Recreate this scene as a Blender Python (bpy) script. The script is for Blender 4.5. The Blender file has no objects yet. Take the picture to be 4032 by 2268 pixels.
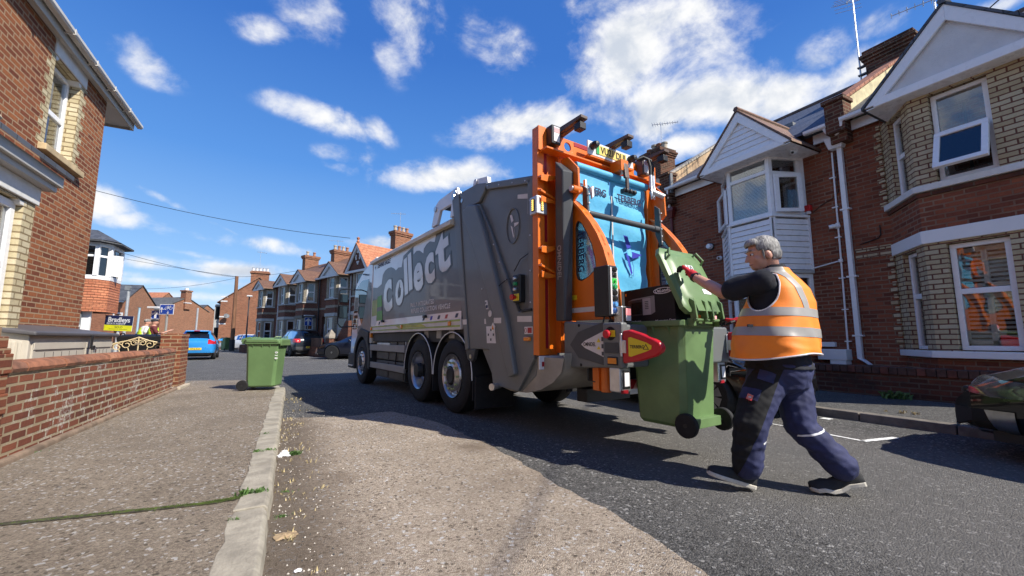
import bpy, bmesh, math, random
from mathutils import Vector, Matrix, Euler
random.seed(7)
SC = bpy.context.scene
COL = SC.collection
R = math.radians
# ------------------------------------------------------------------ camera
cam = bpy.data.cameras.new('camera'); cam.sensor_width = 36; cam.lens = 14.643
cam.clip_start = .05; cam.clip_end = 900
co = bpy.data.objects.new('camera', cam); COL.objects.link(co)
co.location = (0, 0, 1.05); co.rotation_euler = (R(97.0), 0, R(-27.7)); SC.camera = co
# ------------------------------------------------------------------ sun, sky
SUN_AZ, SUN_EL = R(146), R(43)      # clockwise from +Y
sun_dir = Vector((math.sin(SUN_AZ)*math.cos(SUN_EL), math.cos(SUN_AZ)*math.cos(SUN_EL), math.sin(SUN_EL)))
sl = bpy.data.lights.new('sun', 'SUN'); sl.energy = 4.7; sl.angle = R(.5); sl.color = (1, .94, .84)
so = bpy.data.objects.new('sun', sl); COL.objects.link(so); so.location = (20, -30, 40)
so.rotation_euler = sun_dir.to_track_quat('Z', 'Y').to_euler()
SC.view_settings.view_transform = 'Standard'; SC.view_settings.look = 'None'
SC.view_settings.exposure = .58; SC.view_settings.gamma = 1

def N(nt, t, ins=None, **props):
    n = nt.nodes.new(t)
    for k, v in props.items(): setattr(n, k, v)
    for k, v in (ins or {}).items():
        s = n.inputs[k]
        if isinstance(v, bpy.types.NodeSocket): nt.links.new(v, s)
        else: s.default_value = v
    return n
def ma(nt, op, a, b=0.0, c=None, clamp=False):
    n = N(nt, 'ShaderNodeMath', {0: a, 1: b}, operation=op, use_clamp=clamp)
    if c is not None:
        if isinstance(c, bpy.types.NodeSocket): nt.links.new(c, n.inputs[2])
        else: n.inputs[2].default_value = c
    return n.outputs[0]
def mixc(nt, f, a, b, bt='MIX'):
    n = N(nt, 'ShaderNodeMix', data_type='RGBA', blend_type=bt)
    for i, v in ((0, f), (6, a), (7, b)):
        if isinstance(v, bpy.types.NodeSocket): nt.links.new(v, n.inputs[i])
        elif i == 0: n.inputs[0].default_value = v
        else: n.inputs[i].default_value = (*v[:3], 1)
    return n.outputs[2]
def ramp(nt, f, stops, interp='LINEAR'):
    n = N(nt, 'ShaderNodeValToRGB', {0: f}); cr = n.color_ramp; cr.interpolation = interp
    while len(cr.elements) < len(stops): cr.elements.new(.5)
    for e, (p, c) in zip(cr.elements, stops):
        e.position = p; e.color = (c, c, c, 1) if isinstance(c, (int, float)) else (*c[:3], 1)
    return n.outputs[0]
def mrange(nt, v, a, b, c=0.0, d=1.0, smooth=True):
    n = N(nt, 'ShaderNodeMapRange', {0: v, 1: a, 2: b, 3: c, 4: d})
    if smooth: n.interpolation_type = 'SMOOTHSTEP'
    return n.outputs[0]

w = bpy.data.worlds.new('World'); SC.world = w; w.use_nodes = True
nt = w.node_tree; nt.nodes.clear()
sky = N(nt, 'ShaderNodeTexSky', sky_type='NISHITA')
sky.sun_disc = False; sky.sun_elevation = SUN_EL; sky.sun_rotation = SUN_AZ
sky.altitude = 0; sky.air_density = .8; sky.dust_density = 0; sky.ozone_density = 1.5
tc = N(nt, 'ShaderNodeTexCoord'); D = tc.outputs['Generated']
# clouds: each one is a soft patch of sky direction (azimuth clockwise from +Y, elevation, half width, half height, tilt, density), degrees
CLOUDS = [
 (-15.7,27.4,1.9,1.2,-35,0.62), (-14.0,26.9,1.3,0.8,-30,0.4), (-5.3,34.0,2.2,0.9,10,0.42), (0.2,37.3,2.4,2.0,40,0.55), (12.6,38.4,2.7,2.5,-60,0.66), (10.3,35.5,1.5,2.5,20,0.42),
 (26.3,36.8,2.7,1.7,-20,0.5), (21.9,38.4,1.9,1.6,-10,0.32), (2.8,26.7,4.9,1.0,-8,0.66), (8.4,26.5,1.8,1.0,-30,0.5), (3.8,23.0,1.9,0.7,0,0.48), (7.8,22.9,1.0,1.2,0,0.4),
 (4.6,21.3,1.9,0.6,0,0.35), (18.2,21.9,6.0,1.3,5,0.82), (22.7,22.6,2.6,1.2,0,0.6), (30.1,28.5,6.4,1.7,6,1.0), (35.9,29.3,2.9,1.2,0,0.6), (43.4,36.3,4.0,3.9,0,1.02),
 (38.3,33.1,1.8,1.8,0,0.8), (41.4,40.1,2.8,1.4,0,0.72), (49.4,37.7,5.9,2.2,-10,0.72), (53.3,34.6,4.8,2.8,-10,0.55), (55.2,28.0,7.9,2.4,-8,1.15), (47.8,28.0,2.7,3.2,0,0.95),
 (51.2,24.3,4.1,1.5,0,0.9), (62.1,26.9,4.2,1.7,0,0.95), (66.2,29.4,2.0,1.4,25,0.55), (68.9,27.1,2.1,1.2,25,0.66), (66.0,27.3,1.8,0.6,10,0.5), (71.6,30.6,1.8,0.8,0,0.36),
 (80.0,28.1,1.7,0.7,0,0.8), (58.1,35.3,2.2,1.8,0,0.4), (-17.6,13.3,1.5,1.3,0,0.9), (-16.4,12.0,2.0,0.7,0,0.6), (-14.1,7.9,2.2,0.6,0,0.92), (-6.3,7.8,4.1,0.7,0,0.95),
 (-12.8,6.0,4.4,0.4,0,0.8), (-15.1,6.5,2.1,0.4,0,0.6), (-5.0,6.3,4.7,0.4,0,0.5), (-11.1,13.8,4.9,0.3,-22,0.42), (-7.8,12.6,3.6,0.2,-25,0.36), (-4.6,11.2,11.1,0.6,-4,0.36),
 (9.0,12.5,2.8,0.7,0,0.8), (-3.0,18.4,1.7,0.3,-40,0.25), (-10.4,9.2,7.7,0.3,-8,0.32), (-8.7,4.7,8.7,0.4,0,0.55),
 (-60,20,10,3,0,.9),(110,25,14,4,0,.9),(150,40,12,6,0,.6),(200,25,16,5,0,.9),(260,30,14,5,10,.8),(300,20,14,4,0,.9)]  # clouds out of view, added to brighten the walls in shade
acc = None
for az, el, rx, rz, tilt, s in CLOUDS:
    a, e = R(az), R(el)
    c = Vector((math.sin(a)*math.cos(e), math.cos(a)*math.cos(e), math.sin(e)))
    u = Vector((math.cos(a), -math.sin(a), 0)); v = u.cross(c)
    M = Matrix((u, c, v)).transposed() @ Matrix.Rotation(R(-tilt), 3, 'Y')
    mp = N(nt, 'ShaderNodeMapping', {0: D, 1: c, 2: M.to_euler(), 3: (R(rx)*2.25, 1.0, R(rz)*2.4)}, vector_type='TEXTURE')
    ln = N(nt, 'ShaderNodeVectorMath', {0: mp.outputs[0]}, operation='LENGTH').outputs['Value']
    k = mrange(nt, ln, 0.0, 1.0, s*1.15, 0.0)
    acc = k if acc is None else ma(nt, 'MAXIMUM', acc, k)
st = N(nt, 'ShaderNodeMapping', {0: D, 3: (1, 1, 1.35)}).outputs[0]
n1 = N(nt, 'ShaderNodeTexNoise', {0: st, 2: 7.5, 3: 10, 4: .60, 8: .25}).outputs[0]
n2 = N(nt, 'ShaderNodeTexNoise', {0: st, 2: 26, 3: 6, 4: .6}).outputs[0]
nz = ma(nt, 'ADD', ma(nt, 'MULTIPLY', n1, .8), ma(nt, 'MULTIPLY', n2, .2))
dens = ma(nt, 'ADD', acc, ma(nt, 'MULTIPLY', ma(nt, 'SUBTRACT', nz, .5), 2.9))
cov = ma(nt, 'MULTIPLY', mrange(nt, dens, .12, 1.08), mrange(nt, acc, .01, .25), clamp=True)
# light from above: compare the field with the field a little higher up
st2 = N(nt, 'ShaderNodeMapping', {0: D, 1: (.02, -.02, .05), 3: (1, 1, 1.35)}).outputs[0]
n3 = N(nt, 'ShaderNodeTexNoise', {0: st2, 2: 7.5, 3: 6, 4: .58, 8: .25}).outputs[0]
shade = mrange(nt, ma(nt, 'ADD', ma(nt, 'MULTIPLY', ma(nt, 'SUBTRACT', n1, n3), 2.2), mrange(nt, dens, .7, 1.7, .22, -.28)), -.3, .35)
ccol = mixc(nt, shade, (.62, .68, .78), (1.0, 1.0, 1.0))
dz = N(nt, 'ShaderNodeSeparateXYZ', {0: D}).outputs[2]
grad = ramp(nt, dz, [(0.0,(.52,.69,.88)),(.06,(.40,.61,.88)),(.17,(.235,.475,.85)),(.36,(.085,.285,.74)),(.58,(.034,.165,.58)),(1.0,(.022,.11,.44))])
skyc = mixc(nt, .8, N(nt, 'ShaderNodeVectorMath', {0: N(nt, 'ShaderNodeVectorMath', {0: sky.outputs[0], 1: (.115,.115,.115)}, operation='MULTIPLY').outputs[0], 1: (.7,.85,1.0)}, operation='MINIMUM').outputs[0], grad)
bg1 = N(nt, 'ShaderNodeBackground', {0: skyc, 1: .80})
bg2 = N(nt, 'ShaderNodeBackground', {0: ccol, 1: .68})
mx = N(nt, 'ShaderNodeMixShader', {0: cov, 1: bg1.outputs[0], 2: bg2.outputs[0]})
N(nt, 'ShaderNodeOutputWorld', {0: mx.outputs[0]})
# ------------------------------------------------------------------ materials
def newmat(name):
    m = bpy.data.materials.new(name); m.use_nodes = True; nt = m.node_tree; nt.nodes.clear()
    b = N(nt, 'ShaderNodeBsdfPrincipled'); N(nt, 'ShaderNodeOutputMaterial', {0: b.outputs[0]})
    return m, nt, b
def setin(nt, b, k, v):
    if isinstance(v, bpy.types.NodeSocket): nt.links.new(v, b.inputs[k])
    else: b.inputs[k].default_value = v
def obj_p(nt): return N(nt, 'ShaderNodeTexCoord').outputs['Object']
def noise(nt, p, s, det=4, rough=.55, dist=0): return N(nt, 'ShaderNodeTexNoise', {0: p, 2: s, 3: det, 4: rough, 8: dist}).outputs[0]
def bump(nt, b, h, dist=.01, st=1.0):
    nt.links.new(N(nt, 'ShaderNodeBump', {'Strength': st, 'Distance': dist, 'Height': h}).outputs[0], b.inputs['Normal'])
def pm(name, col, rough=.5, metal=0, var=.10, vs=3.0, bmp=0, bs=120, coat=0, dirt=None, dirtc=(.09, .08, .065), rv=.12, emit=0, spec=.5, aniso=(1, 1, 1)):
    m, nt, b = newmat(name); p = N(nt, 'ShaderNodeMapping', {0: obj_p(nt), 3: aniso}).outputs[0]
    n = noise(nt, p, vs, 6, .6)
    c = mixc(nt, mrange(nt, n, .3, .7), [x*(1-var) for x in col], [min(1, x*(1+var)) for x in col])
    if dirt:
        d = mrange(nt, noise(nt, p, 1.6, 8, .68), 1-dirt-.22, 1-dirt+.22, 0, .75); c = mixc(nt, d, c, dirtc)
    nt.links.new(c, b.inputs['Base Color']); b.inputs['Metallic'].default_value = metal
    nt.links.new(ma(nt, 'ADD', rough-rv/2, ma(nt, 'MULTIPLY', noise(nt, p, vs*3, 5), rv), clamp=True), b.inputs['Roughness'])
    b.inputs['Specular IOR Level'].default_value = spec; b.inputs['Coat Weight'].default_value = coat; b.inputs['Coat Roughness'].default_value = .04
    if bmp: bump(nt, b, noise(nt, p, bs, 4), bmp)
    if emit: nt.links.new(c, b.inputs['Emission Color']); b.inputs['Emission Strength'].default_value = emit
    return m
def wall_uv(nt):
    p = obj_p(nt); g = N(nt, 'ShaderNodeNewGeometry').outputs['True Normal']
    nn = N(nt, 'ShaderNodeVectorTransform', {0: g}, vector_type='NORMAL', convert_from='WORLD', convert_to='OBJECT').outputs[0]
    a = N(nt, 'ShaderNodeSeparateXYZ', {0: p}).outputs; c = N(nt, 'ShaderNodeSeparateXYZ', {0: nn}).outputs
    ln = ma(nt, 'SQRT', ma(nt, 'ADD', ma(nt, 'MULTIPLY', c[0], c[0]), ma(nt, 'MULTIPLY_ADD', c[1], c[1], 1e-5)))
    u = ma(nt, 'DIVIDE', ma(nt, 'SUBTRACT', ma(nt, 'MULTIPLY', c[0], a[1]), ma(nt, 'MULTIPLY', c[1], a[0])), ln)
    flat = ma(nt, 'GREATER_THAN', ma(nt, 'ABSOLUTE', c[2]), .8)
    u = ma(nt, 'ADD', ma(nt, 'MULTIPLY', u, ma(nt, 'SUBTRACT', 1, flat)), ma(nt, 'MULTIPLY', a[1], flat))
    v = ma(nt, 'ADD', ma(nt, 'MULTIPLY', a[2], ma(nt, 'SUBTRACT', 1, flat)), ma(nt, 'MULTIPLY', a[0], flat))
    return N(nt, 'ShaderNodeCombineXYZ', {0: u, 1: v, 2: 0.0}).outputs[0], p, a, c
def brick(name, cols, mortar, bw=.225, bh=.075, ms=.011, dark=.25, efflo=0, off=.5, bdist=.012, soot=0, mfade=0):
    m, nt, b = newmat(name); uv, p, a, c = wall_uv(nt)
    wob = N(nt, 'ShaderNodeVectorMath', {0: uv, 1: N(nt, 'ShaderNodeVectorMath', {0: N(nt, 'ShaderNodeTexNoise', {0: p, 2: 9, 3: 3}).outputs['Color'], 1: (.012, .008, 0)}, operation='MULTIPLY').outputs[0]}, operation='ADD').outputs[0]
    t = N(nt, 'ShaderNodeTexBrick', {0: wob, 1: (0, 0, 0, 1), 2: (1, 1, 1, 1), 3: (.5, .5, .5, 1), 4: 1.0, 5: ms, 6: .18, 7: 0.0, 8: bw, 9: bh}, offset=off)
    k = len(cols)-1
    cc = ramp(nt, ma(nt, 'ADD', t.outputs[0], ma(nt, 'MULTIPLY', ma(nt, 'SUBTRACT', noise(nt, p, 26, 4), .5), .5)), [(i/k, x) for i, x in enumerate(cols)])
    cc = mixc(nt, mrange(nt, noise(nt, p, .9, 6, .62), .38, .72, 0, dark), cc, [x*.35 for x in cols[0]])
    cc = mixc(nt, mrange(nt, noise(nt, p, 70, 5, .7), .45, .75, 0, .35), cc, [x*.5 for x in cols[0]])
    mc = mixc(nt, noise(nt, p, 5, 5), [x*.72 for x in mortar], mortar)
    if mfade: mc = mixc(nt, mrange(nt, noise(nt, p, 1.3, 4), .4, .6, 0, mfade), mc, cols[0])
    cc = mixc(nt, t.outputs[1], cc, mc)
    if efflo:
        e = mrange(nt, ma(nt, 'ADD', noise(nt, p, 2.2, 6, .66), ma(nt, 'MULTIPLY', t.outputs[1], .085)), .575, .70, 0, efflo)
        e = ma(nt, 'MULTIPLY', e, mrange(nt, noise(nt, p, 38, 4, .7), .40, .62))
        cc = mixc(nt, e, cc, (.62, .60, .55))
    if soot: cc = mixc(nt, mrange(nt, noise(nt, p, 2.4, 7, .7), .42, .66, 0, soot), cc, (.035, .03, .026))
    nt.links.new(cc, b.inputs['Base Color']); b.inputs['Roughness'].default_value = .9; b.inputs['Specular IOR Level'].default_value = .25
    bump(nt, b, ma(nt, 'ADD', ma(nt, 'MULTIPLY', t.outputs[1], -1.0), ma(nt, 'MULTIPLY', noise(nt, p, 90, 5, .7), .55)), bdist)
    return m
def slate(name, c1, c2, tw=.26, th=.20, moss=0, mossc=(.20, .13, .07)):
    m, nt, b = newmat(name); p = obj_p(nt)
    g = N(nt, 'ShaderNodeNewGeometry').outputs['True Normal']
    nn = N(nt, 'ShaderNodeVectorTransform', {0: g}, vector_type='NORMAL', convert_from='WORLD', convert_to='OBJECT').outputs[0]
    a = N(nt, 'ShaderNodeSeparateXYZ', {0: p}).outputs; c = N(nt, 'ShaderNodeSeparateXYZ', {0: nn}).outputs
    ln = ma(nt, 'SQRT', ma(nt, 'ADD', ma(nt, 'MULTIPLY', c[0], c[0]), ma(nt, 'MULTIPLY_ADD', c[1], c[1], 1e-5)))
    u = ma(nt, 'DIVIDE', ma(nt, 'SUBTRACT', ma(nt, 'MULTIPLY', c[0], a[1]), ma(nt, 'MULTIPLY', c[1], a[0])), ln)
    v = ma(nt, 'DIVIDE', a[2], ma(nt, 'MAXIMUM', ln, .2))
    t = N(nt, 'ShaderNodeTexBrick', {0: N(nt, 'ShaderNodeCombineXYZ', {0: u, 1: v, 2: 0.0}).outputs[0], 1: (0, 0, 0, 1), 2: (1, 1, 1, 1), 3: (.5, .5, .5, 1), 4: 1.0, 5: .006, 6: .3, 7: 0.0, 8: tw, 9: th})
    cc = mixc(nt, t.outputs[0], c1, c2); cc = mixc(nt, t.outputs[1], cc, [x*.3 for x in c1])
    if moss: cc = mixc(nt, mrange(nt, noise(nt, p, 3.2, 7, .66), .45, .68, 0, moss), cc, mossc)
    nt.links.new(cc, b.inputs['Base Color']); b.inputs['Roughness'].default_value = .62
    saw = ma(nt, 'FRACT', ma(nt, 'DIVIDE', v, th))
    bump(nt, b, ma(nt, 'ADD', ma(nt, 'MULTIPLY', saw, -1.0), ma(nt, 'MULTIPLY', t.outputs[1], -.5)), .025)
    return m
def glassmat(name, tint=(.55, .6, .6), see=.55, rough=.015):
    m = bpy.data.materials.new(name); m.use_nodes = True; nt = m.node_tree; nt.nodes.clear()
    p = obj_p(nt); bn = N(nt, 'ShaderNodeBump', {'Strength': .06, 'Distance': .02, 'Height': noise(nt, p, 2.5, 2)}).outputs[0]
    g = N(nt, 'ShaderNodeBsdfGlossy', {'Color': (1, 1, 1, 1), 'Roughness': rough, 'Normal': bn})
    t = N(nt, 'ShaderNodeBsdfTransparent', {0: (*tint, 1)}); d = N(nt, 'ShaderNodeBsdfDiffuse', {0: (.012, .014, .016, 1)})
    f = N(nt, 'ShaderNodeFresnel', {0: 1.5, 1: bn}).outputs[0]
    a = N(nt, 'ShaderNodeMixShader', {0: see, 1: d.outputs[0], 2: t.outputs[0]})
    k = N(nt, 'ShaderNodeMixShader', {0: mrange(nt, f, 0, .7, .05, .9, False), 1: a.outputs[0], 2: g.outputs[0]})
    N(nt, 'ShaderNodeOutputMaterial', {0: k.outputs[0]}); return m
# ------------------------------------------------------------------ mesh building
class MB:
    def __init__(s): s.v = []; s.f = []; s.m = []
    def add(s, vs, fs, mi=0, M=None):
        o = len(s.v)
        s.v += [tuple(M @ Vector(v)) if M is not None else tuple(v) for v in vs]
        for f in fs: s.f.append(tuple(o+i for i in f)); s.m.append(mi)
        return s
    def box(s, a, b, mi=0, M=None):
        x0, y0, z0 = (min(a[i], b[i]) for i in range(3)); x1, y1, z1 = (max(a[i], b[i]) for i in range(3))
        return s.add([(x0,y0,z0),(x1,y0,z0),(x1,y1,z0),(x0,y1,z0),(x0,y0,z1),(x1,y0,z1),(x1,y1,z1),(x0,y1,z1)],
                     [(0,3,2,1),(4,5,6,7),(0,1,5,4),(1,2,6,5),(2,3,7,6),(3,0,4,7)], mi, M)
    def hexa(s, p, mi=0, M=None):   # 8 points: bottom loop, top loop
        return s.add(p, [(0,3,2,1),(4,5,6,7),(0,1,5,4),(1,2,6,5),(2,3,7,6),(3,0,4,7)], mi, M)
    def prism(s, pts, ax, d0, d1, mi=0, M=None, holes=False):
        n = len(pts)
        def P(p, d): return {'x': (d, p[0], p[1]), 'y': (p[0], d, p[1]), 'z': (p[0], p[1], d)}[ax]
        vs = [P(p, d0) for p in pts] + [P(p, d1) for p in pts]
        fs = [tuple(range(n))[::-1], tuple(range(n, 2*n))] + [(i, (i+1) % n, n+(i+1) % n, n+i) for i in range(n)]
        return s.add(vs, fs, mi, M)
    def ring(s, outer, inner, ax, d0, d1, mi=0, M=None):   # frame between two loops of equal count
        n = len(outer)
        def P(p, d): return {'x': (d, p[0], p[1]), 'y': (p[0], d, p[1]), 'z': (p[0], p[1], d)}[ax]
        vs = [P(p, d) for d in (d0, d1) for L in (outer, inner) for p in L]; fs = []
        for i in range(n):
            j = (i+1) % n
            fs += [(i, n+i, n+j, j), (2*n+i, 2*n+j, 3*n+j, 3*n+i), (i, j, 2*n+j, 2*n+i), (n+i, 3*n+i, 3*n+j, n+j)]
        return s.add(vs, fs, mi, M)
    def loft(s, rings, mi=0, closed=True, caps=True, M=None):
        n = len(rings[0]); vs = [p for r in rings for p in r]; fs = []
        for k in range(len(rings)-1):
            for i in range(n if closed else n-1):
                j = (i+1) % n; fs.append((k*n+i, k*n+j, (k+1)*n+j, (k+1)*n+i))
        if caps and closed: fs += [tuple(range(n))[::-1], tuple((len(rings)-1)*n+i for i in range(n))]
        return s.add(vs, fs, mi, M)
    def tube(s, path, r, n=8, mi=0, closed=False, M=None, flat=None):
        P = [Vector(p) for p in path]; L = len(P); rs = r if isinstance(r, (list, tuple)) else [r]*L
        T = []
        for i in range(L):
            a = P[(i-1) % L] if (i or closed) else P[i]; b = P[(i+1) % L] if (i < L-1 or closed) else P[i]
            T.append((b-a).normalized())
        up = Vector((0, 0, 1)) if abs(T[0].z) < .9 else Vector((1, 0, 0))
        x = T[0].cross(up).normalized(); rings = []
        for i in range(L):
            x = (x - T[i]*x.dot(T[i])).normalized(); y = T[i].cross(x)
            rings.append([P[i] + (x*math.cos(2*math.pi*k/n) + y*math.sin(2*math.pi*k/n))*rs[i] for k in range(n)])
        if closed: rings.append(rings[0]); return s.loft(rings, mi, True, False, M)
        return s.loft(rings, mi, True, True, M)
    def lathe(s, prof, org, ax='z', n=24, mi=0, M=None, caps=True):   # prof: (radius, height along the axis)
        rings = []
        for r, h in prof:
            rg = []
            for k in range(n):
                c, q = r*math.cos(2*math.pi*k/n), r*math.sin(2*math.pi*k/n)
                d = {'z': (c, q, h), 'x': (h, c, q), 'y': (q, h, c)}[ax]
                rg.append((org[0]+d[0], org[1]+d[1], org[2]+d[2]))
            rings.append(rg)
        return s.loft(rings, mi, True, caps, M)
    def build(s, name, mats, parent=None, bevel=0, smooth=None, world=False, seg=2, flip=False):
        me = bpy.data.meshes.new(name); V = s.v
        if world and parent is not None:
            W = wmat(parent).inverted(); V = [tuple(W @ Vector(v)) for v in V]
        me.from_pydata(V, [], s.f)
        for m in (mats if isinstance(mats, (list, tuple)) else [mats]): me.materials.append(m)
        me.polygons.foreach_set('material_index', s.m)
        bm = bmesh.new(); bm.from_mesh(me); bmesh.ops.recalc_face_normals(bm, faces=bm.faces); bm.to_mesh(me); bm.free()
        o = bpy.data.objects.new(name, me); COL.objects.link(o)
        if parent is not None: o.parent = parent
        if bevel:
            bv = o.modifiers.new('bevel', 'BEVEL'); bv.width = bevel; bv.segments = seg; bv.limit_method = 'ANGLE'; bv.angle_limit = R(32); bv.use_clamp_overlap = True
        if smooth is not None:
            me.shade_smooth(); me.set_sharp_from_angle(angle=R(smooth))
        return o
def wmat(o):
    M = Matrix.LocRotScale(o.location, o.rotation_euler, o.scale)
    return wmat(o.parent) @ M if o.parent else M
def tag(o, label, cat, group=None):
    o['label'] = label; o['category'] = cat
    if group: o['group'] = group
    return o
def thing(name, label, cat, loc=(0, 0, 0), rz=0, group=None, rot=None):
    o = bpy.data.objects.new(name, None); COL.objects.link(o); o.empty_display_size = .2
    o.location = loc; o.rotation_euler = rot or (0, 0, rz)
    return tag(o, label, cat, group)
def struct(o): o['kind'] = 'structure'; return o
def stuff(o): o['kind'] = 'stuff'; return o
def lettering(text, mat, parent, M, size=.1, bold=0, shear=0, ext=.001, space=1.0, align='CENTER', name='lettering', sx=1.0):
    c = bpy.data.curves.new(name, 'FONT'); c.body = text; c.size = size; c.offset = bold; c.shear = shear; c.extrude = ext
    c.space_character = space; c.align_x = align; c.align_y = 'CENTER'; c.resolution_u = 3
    t = bpy.data.objects.new(name, c); COL.objects.link(t)
    me = bpy.data.meshes.new_from_object(t.evaluated_get(bpy.context.evaluated_depsgraph_get()))
    bpy.data.objects.remove(t); bpy.data.curves.remove(c)
    me.transform(M @ Matrix.Diagonal((sx, 1, 1, 1))); me.materials.clear(); me.materials.append(mat)
    o = bpy.data.objects.new(name, me); COL.objects.link(o); o.parent = parent; return o
def frame_m(o, x, y):   # matrix whose columns are x (right), y (up), x cross y (out)
    x = Vector(x).normalized(); y = Vector(y).normalized(); z = x.cross(y)
    return Matrix.Translation(Vector(o)) @ Matrix((x, y, z)).transposed().to_4x4()
def copy_tree(o, parent=None):
    c = o.copy(); COL.objects.link(c); c.parent = parent
    for ch in [k for k in COL.objects if k.parent == o]: copy_tree(ch, c)
    return c
# ------------------------------------------------------------------ walls and windows
class Fr:   # a wall line from p0 to p1; s runs along it, n points outwards (to the right of p0 -> p1), z up
    def __init__(s, p0, p1):
        s.p = Vector((p0[0], p0[1], 0)); d = Vector((p1[0]-p0[0], p1[1]-p0[1], 0)); s.len = d.length; s.d = d/s.len; s.nn = Vector((s.d.y, -s.d.x, 0))
    def __call__(s, a, n, z): v = s.p + s.d*a + s.nn*n; return (v.x, v.y, z)
    def box(s, mb, s0, s1, n0, n1, z0, z1, mi=0):
        return mb.hexa([s(s0,n0,z0), s(s1,n0,z0), s(s1,n1,z0), s(s0,n1,z0), s(s0,n0,z1), s(s1,n0,z1), s(s1,n1,z1), s(s0,n1,z1)], mi)
def wall(mb, F, s0, s1, z0, z1, ops=(), rev=.1, mi=0, ri=0, zones=(), n=0.0):
    """front sheet of a wall with openings (s0,s1,z0,z1); reveals go back by rev; zones = (s0,s1,z0,z1,material)"""
    ss = sorted({s0, s1, *[x for o in ops for x in o[:2]], *[x for o in zones for x in o[:2]]}); ss = [x for x in ss if s0 <= x <= s1]
    zz = sorted({z0, z1, *[x for o in ops for x in o[2:4]], *[x for o in zones for x in o[2:4]]}); zz = [x for x in zz if z0 <= x <= z1]
    for a, b in zip(ss, ss[1:]):
        for c, d in zip(zz, zz[1:]):
            x, z = (a+b)/2, (c+d)/2
            if any(o[0] < x < o[1] and o[2] < z < o[3] for o in ops): continue
            k = mi
            for q in zones:
                if q[0] < x < q[1] and q[2] < z < q[3]: k = q[4]
            mb.add([F(a,n,c), F(b,n,c), F(b,n,d), F(a,n,d)], [(0,1,2,3)], k)
    for o in ops:
        a, b, c, d = o[:4]; k = o[4] if len(o) > 4 else ri
        for p, q in (((a,c),(a,d)), ((b,d),(b,c)), ((a,d),(b,d)), ((b,c),(a,c))):
            mb.add([F(p[0],n,p[1]), F(q[0],n,q[1]), F(q[0],n-rev,q[1]), F(p[0],n-rev,p[1])], [(0,1,2,3)], k)
def window(parent, F, s0, s1, z0, z1, n, fmat, gmat, rails=(), mull=(), fw=.055, dp=.06, curtain=None, slats=0, back=None, name='window', mid=.04, world=True):
    """frame (with rails at heights, mullions at s), pane, and what hangs behind the pane; n = front of the frame"""
    mb = MB()
    F.box(mb, s0, s1, n-dp, n, z0, z0+fw); F.box(mb, s0, s1, n-dp, n, z1-fw, z1)
    F.box(mb, s0, s0+fw, n-dp, n-.001, z0+fw, z1-fw); F.box(mb, s1-fw, s1, n-dp, n-.001, z0+fw, z1-fw)
    for r in rails: F.box(mb, s0+fw, s1-fw, n-dp, n-.004, r-mid, r+mid)
    for q in mull: F.box(mb, q-mid, q+mid, n-dp, n-.006, z0+fw, z1-fw)
    o = mb.build(name, fmat, parent, bevel=.006, world=world)
    g = MB(); F.box(g, s0+fw*.6, s1-fw*.6, n-dp*.62, n-dp*.5, z0+fw*.6, z1-fw*.6)
    pg = g.build('pane', gmat, None, world=False); rel(pg, o)
    if curtain is not None:
        c = MB(); cm, parts = curtain
        for (a, b, lo, hi) in parts:
            k = max(2, int((s1-s0)*(b-a)/.03)); pts = []
            for i in range(k+1):
                q = s0 + (s1-s0)*(a+(b-a)*i/k); pts.append((q, -.16 - .018*(i % 2)))
            for (p, q) in zip(pts, pts[1:]): c.add([F(p[0], n+p[1], z0+(z1-z0)*lo), F(q[0], n+q[1], z0+(z1-z0)*lo), F(q[0], n+q[1], z0+(z1-z0)*hi), F(p[0], n+p[1], z0+(z1-z0)*hi)], [(0,1,2,3)])
        rel(c.build('curtain', cm, None), o)
    if slats:
        c = MB(); st, smat, a, b = slats; k = int((z1-z0-.1)/st)
        for i in range(k):
            z = z0+.06+i*st; sa, sb = s0+(s1-s0)*a, s0+(s1-s0)*b
            c.hexa([F(sa,n-.13,z), F(sb,n-.13,z), F(sb,n-.13-st*.55,z+st*.5), F(sa,n-.13-st*.55,z+st*.5), F(sa,n-.13,z+.004), F(sb,n-.13,z+.004), F(sb,n-.13-st*.55,z+st*.5+.004), F(sa,n-.13-st*.55,z+st*.5+.004)])
        rel(c.build('blind', smat, None), o)
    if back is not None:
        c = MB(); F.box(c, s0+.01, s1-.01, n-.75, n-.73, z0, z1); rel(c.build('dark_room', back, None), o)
    return o
def rel(o, parent):   # parent o, whose mesh is in world coordinates, to a part
    o.data.transform(wmat(parent).inverted()); o.parent = parent; return o
# ------------------------------------------------------------------ palette
B_LEFT = brick('brick_left', [(.16,.047,.025),(.26,.082,.038),(.31,.105,.045),(.37,.13,.05)], (.42,.28,.17), dark=.22)
B_RIGHT = brick('brick_right', [(.15,.048,.029),(.24,.074,.040),(.32,.10,.050),(.27,.085,.045)], (.33,.21,.14), dark=.35, mfade=.5)
B_WALL = brick('brick_garden', [(.13,.045,.03),(.20,.065,.04),(.27,.09,.05),(.22,.075,.045)], (.40,.31,.2), bh=.0765, ms=.013, dark=.3, efflo=.85, soot=.12)
B_PIER = brick('brick_pier', [(.16,.05,.03),(.25,.08,.042),(.31,.105,.052)], (.40,.27,.16), dark=.3, soot=.15)
B_LOW = brick('brick_low', [(.085,.033,.022),(.14,.046,.028),(.18,.06,.035)], (.17,.12,.085), dark=.55, soot=.6, mfade=.5)
B_CREAM = brick('brick_cream', [(.46,.37,.22),(.55,.46,.29),(.60,.52,.35)], (.20,.09,.06), ms=.010, dark=.15, bdist=.016)
B_CREAML = brick('brick_cream_left', [(.50,.42,.26),(.60,.51,.32),(.66,.58,.40)], (.30,.22,.12), ms=.009, dark=.12)
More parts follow.
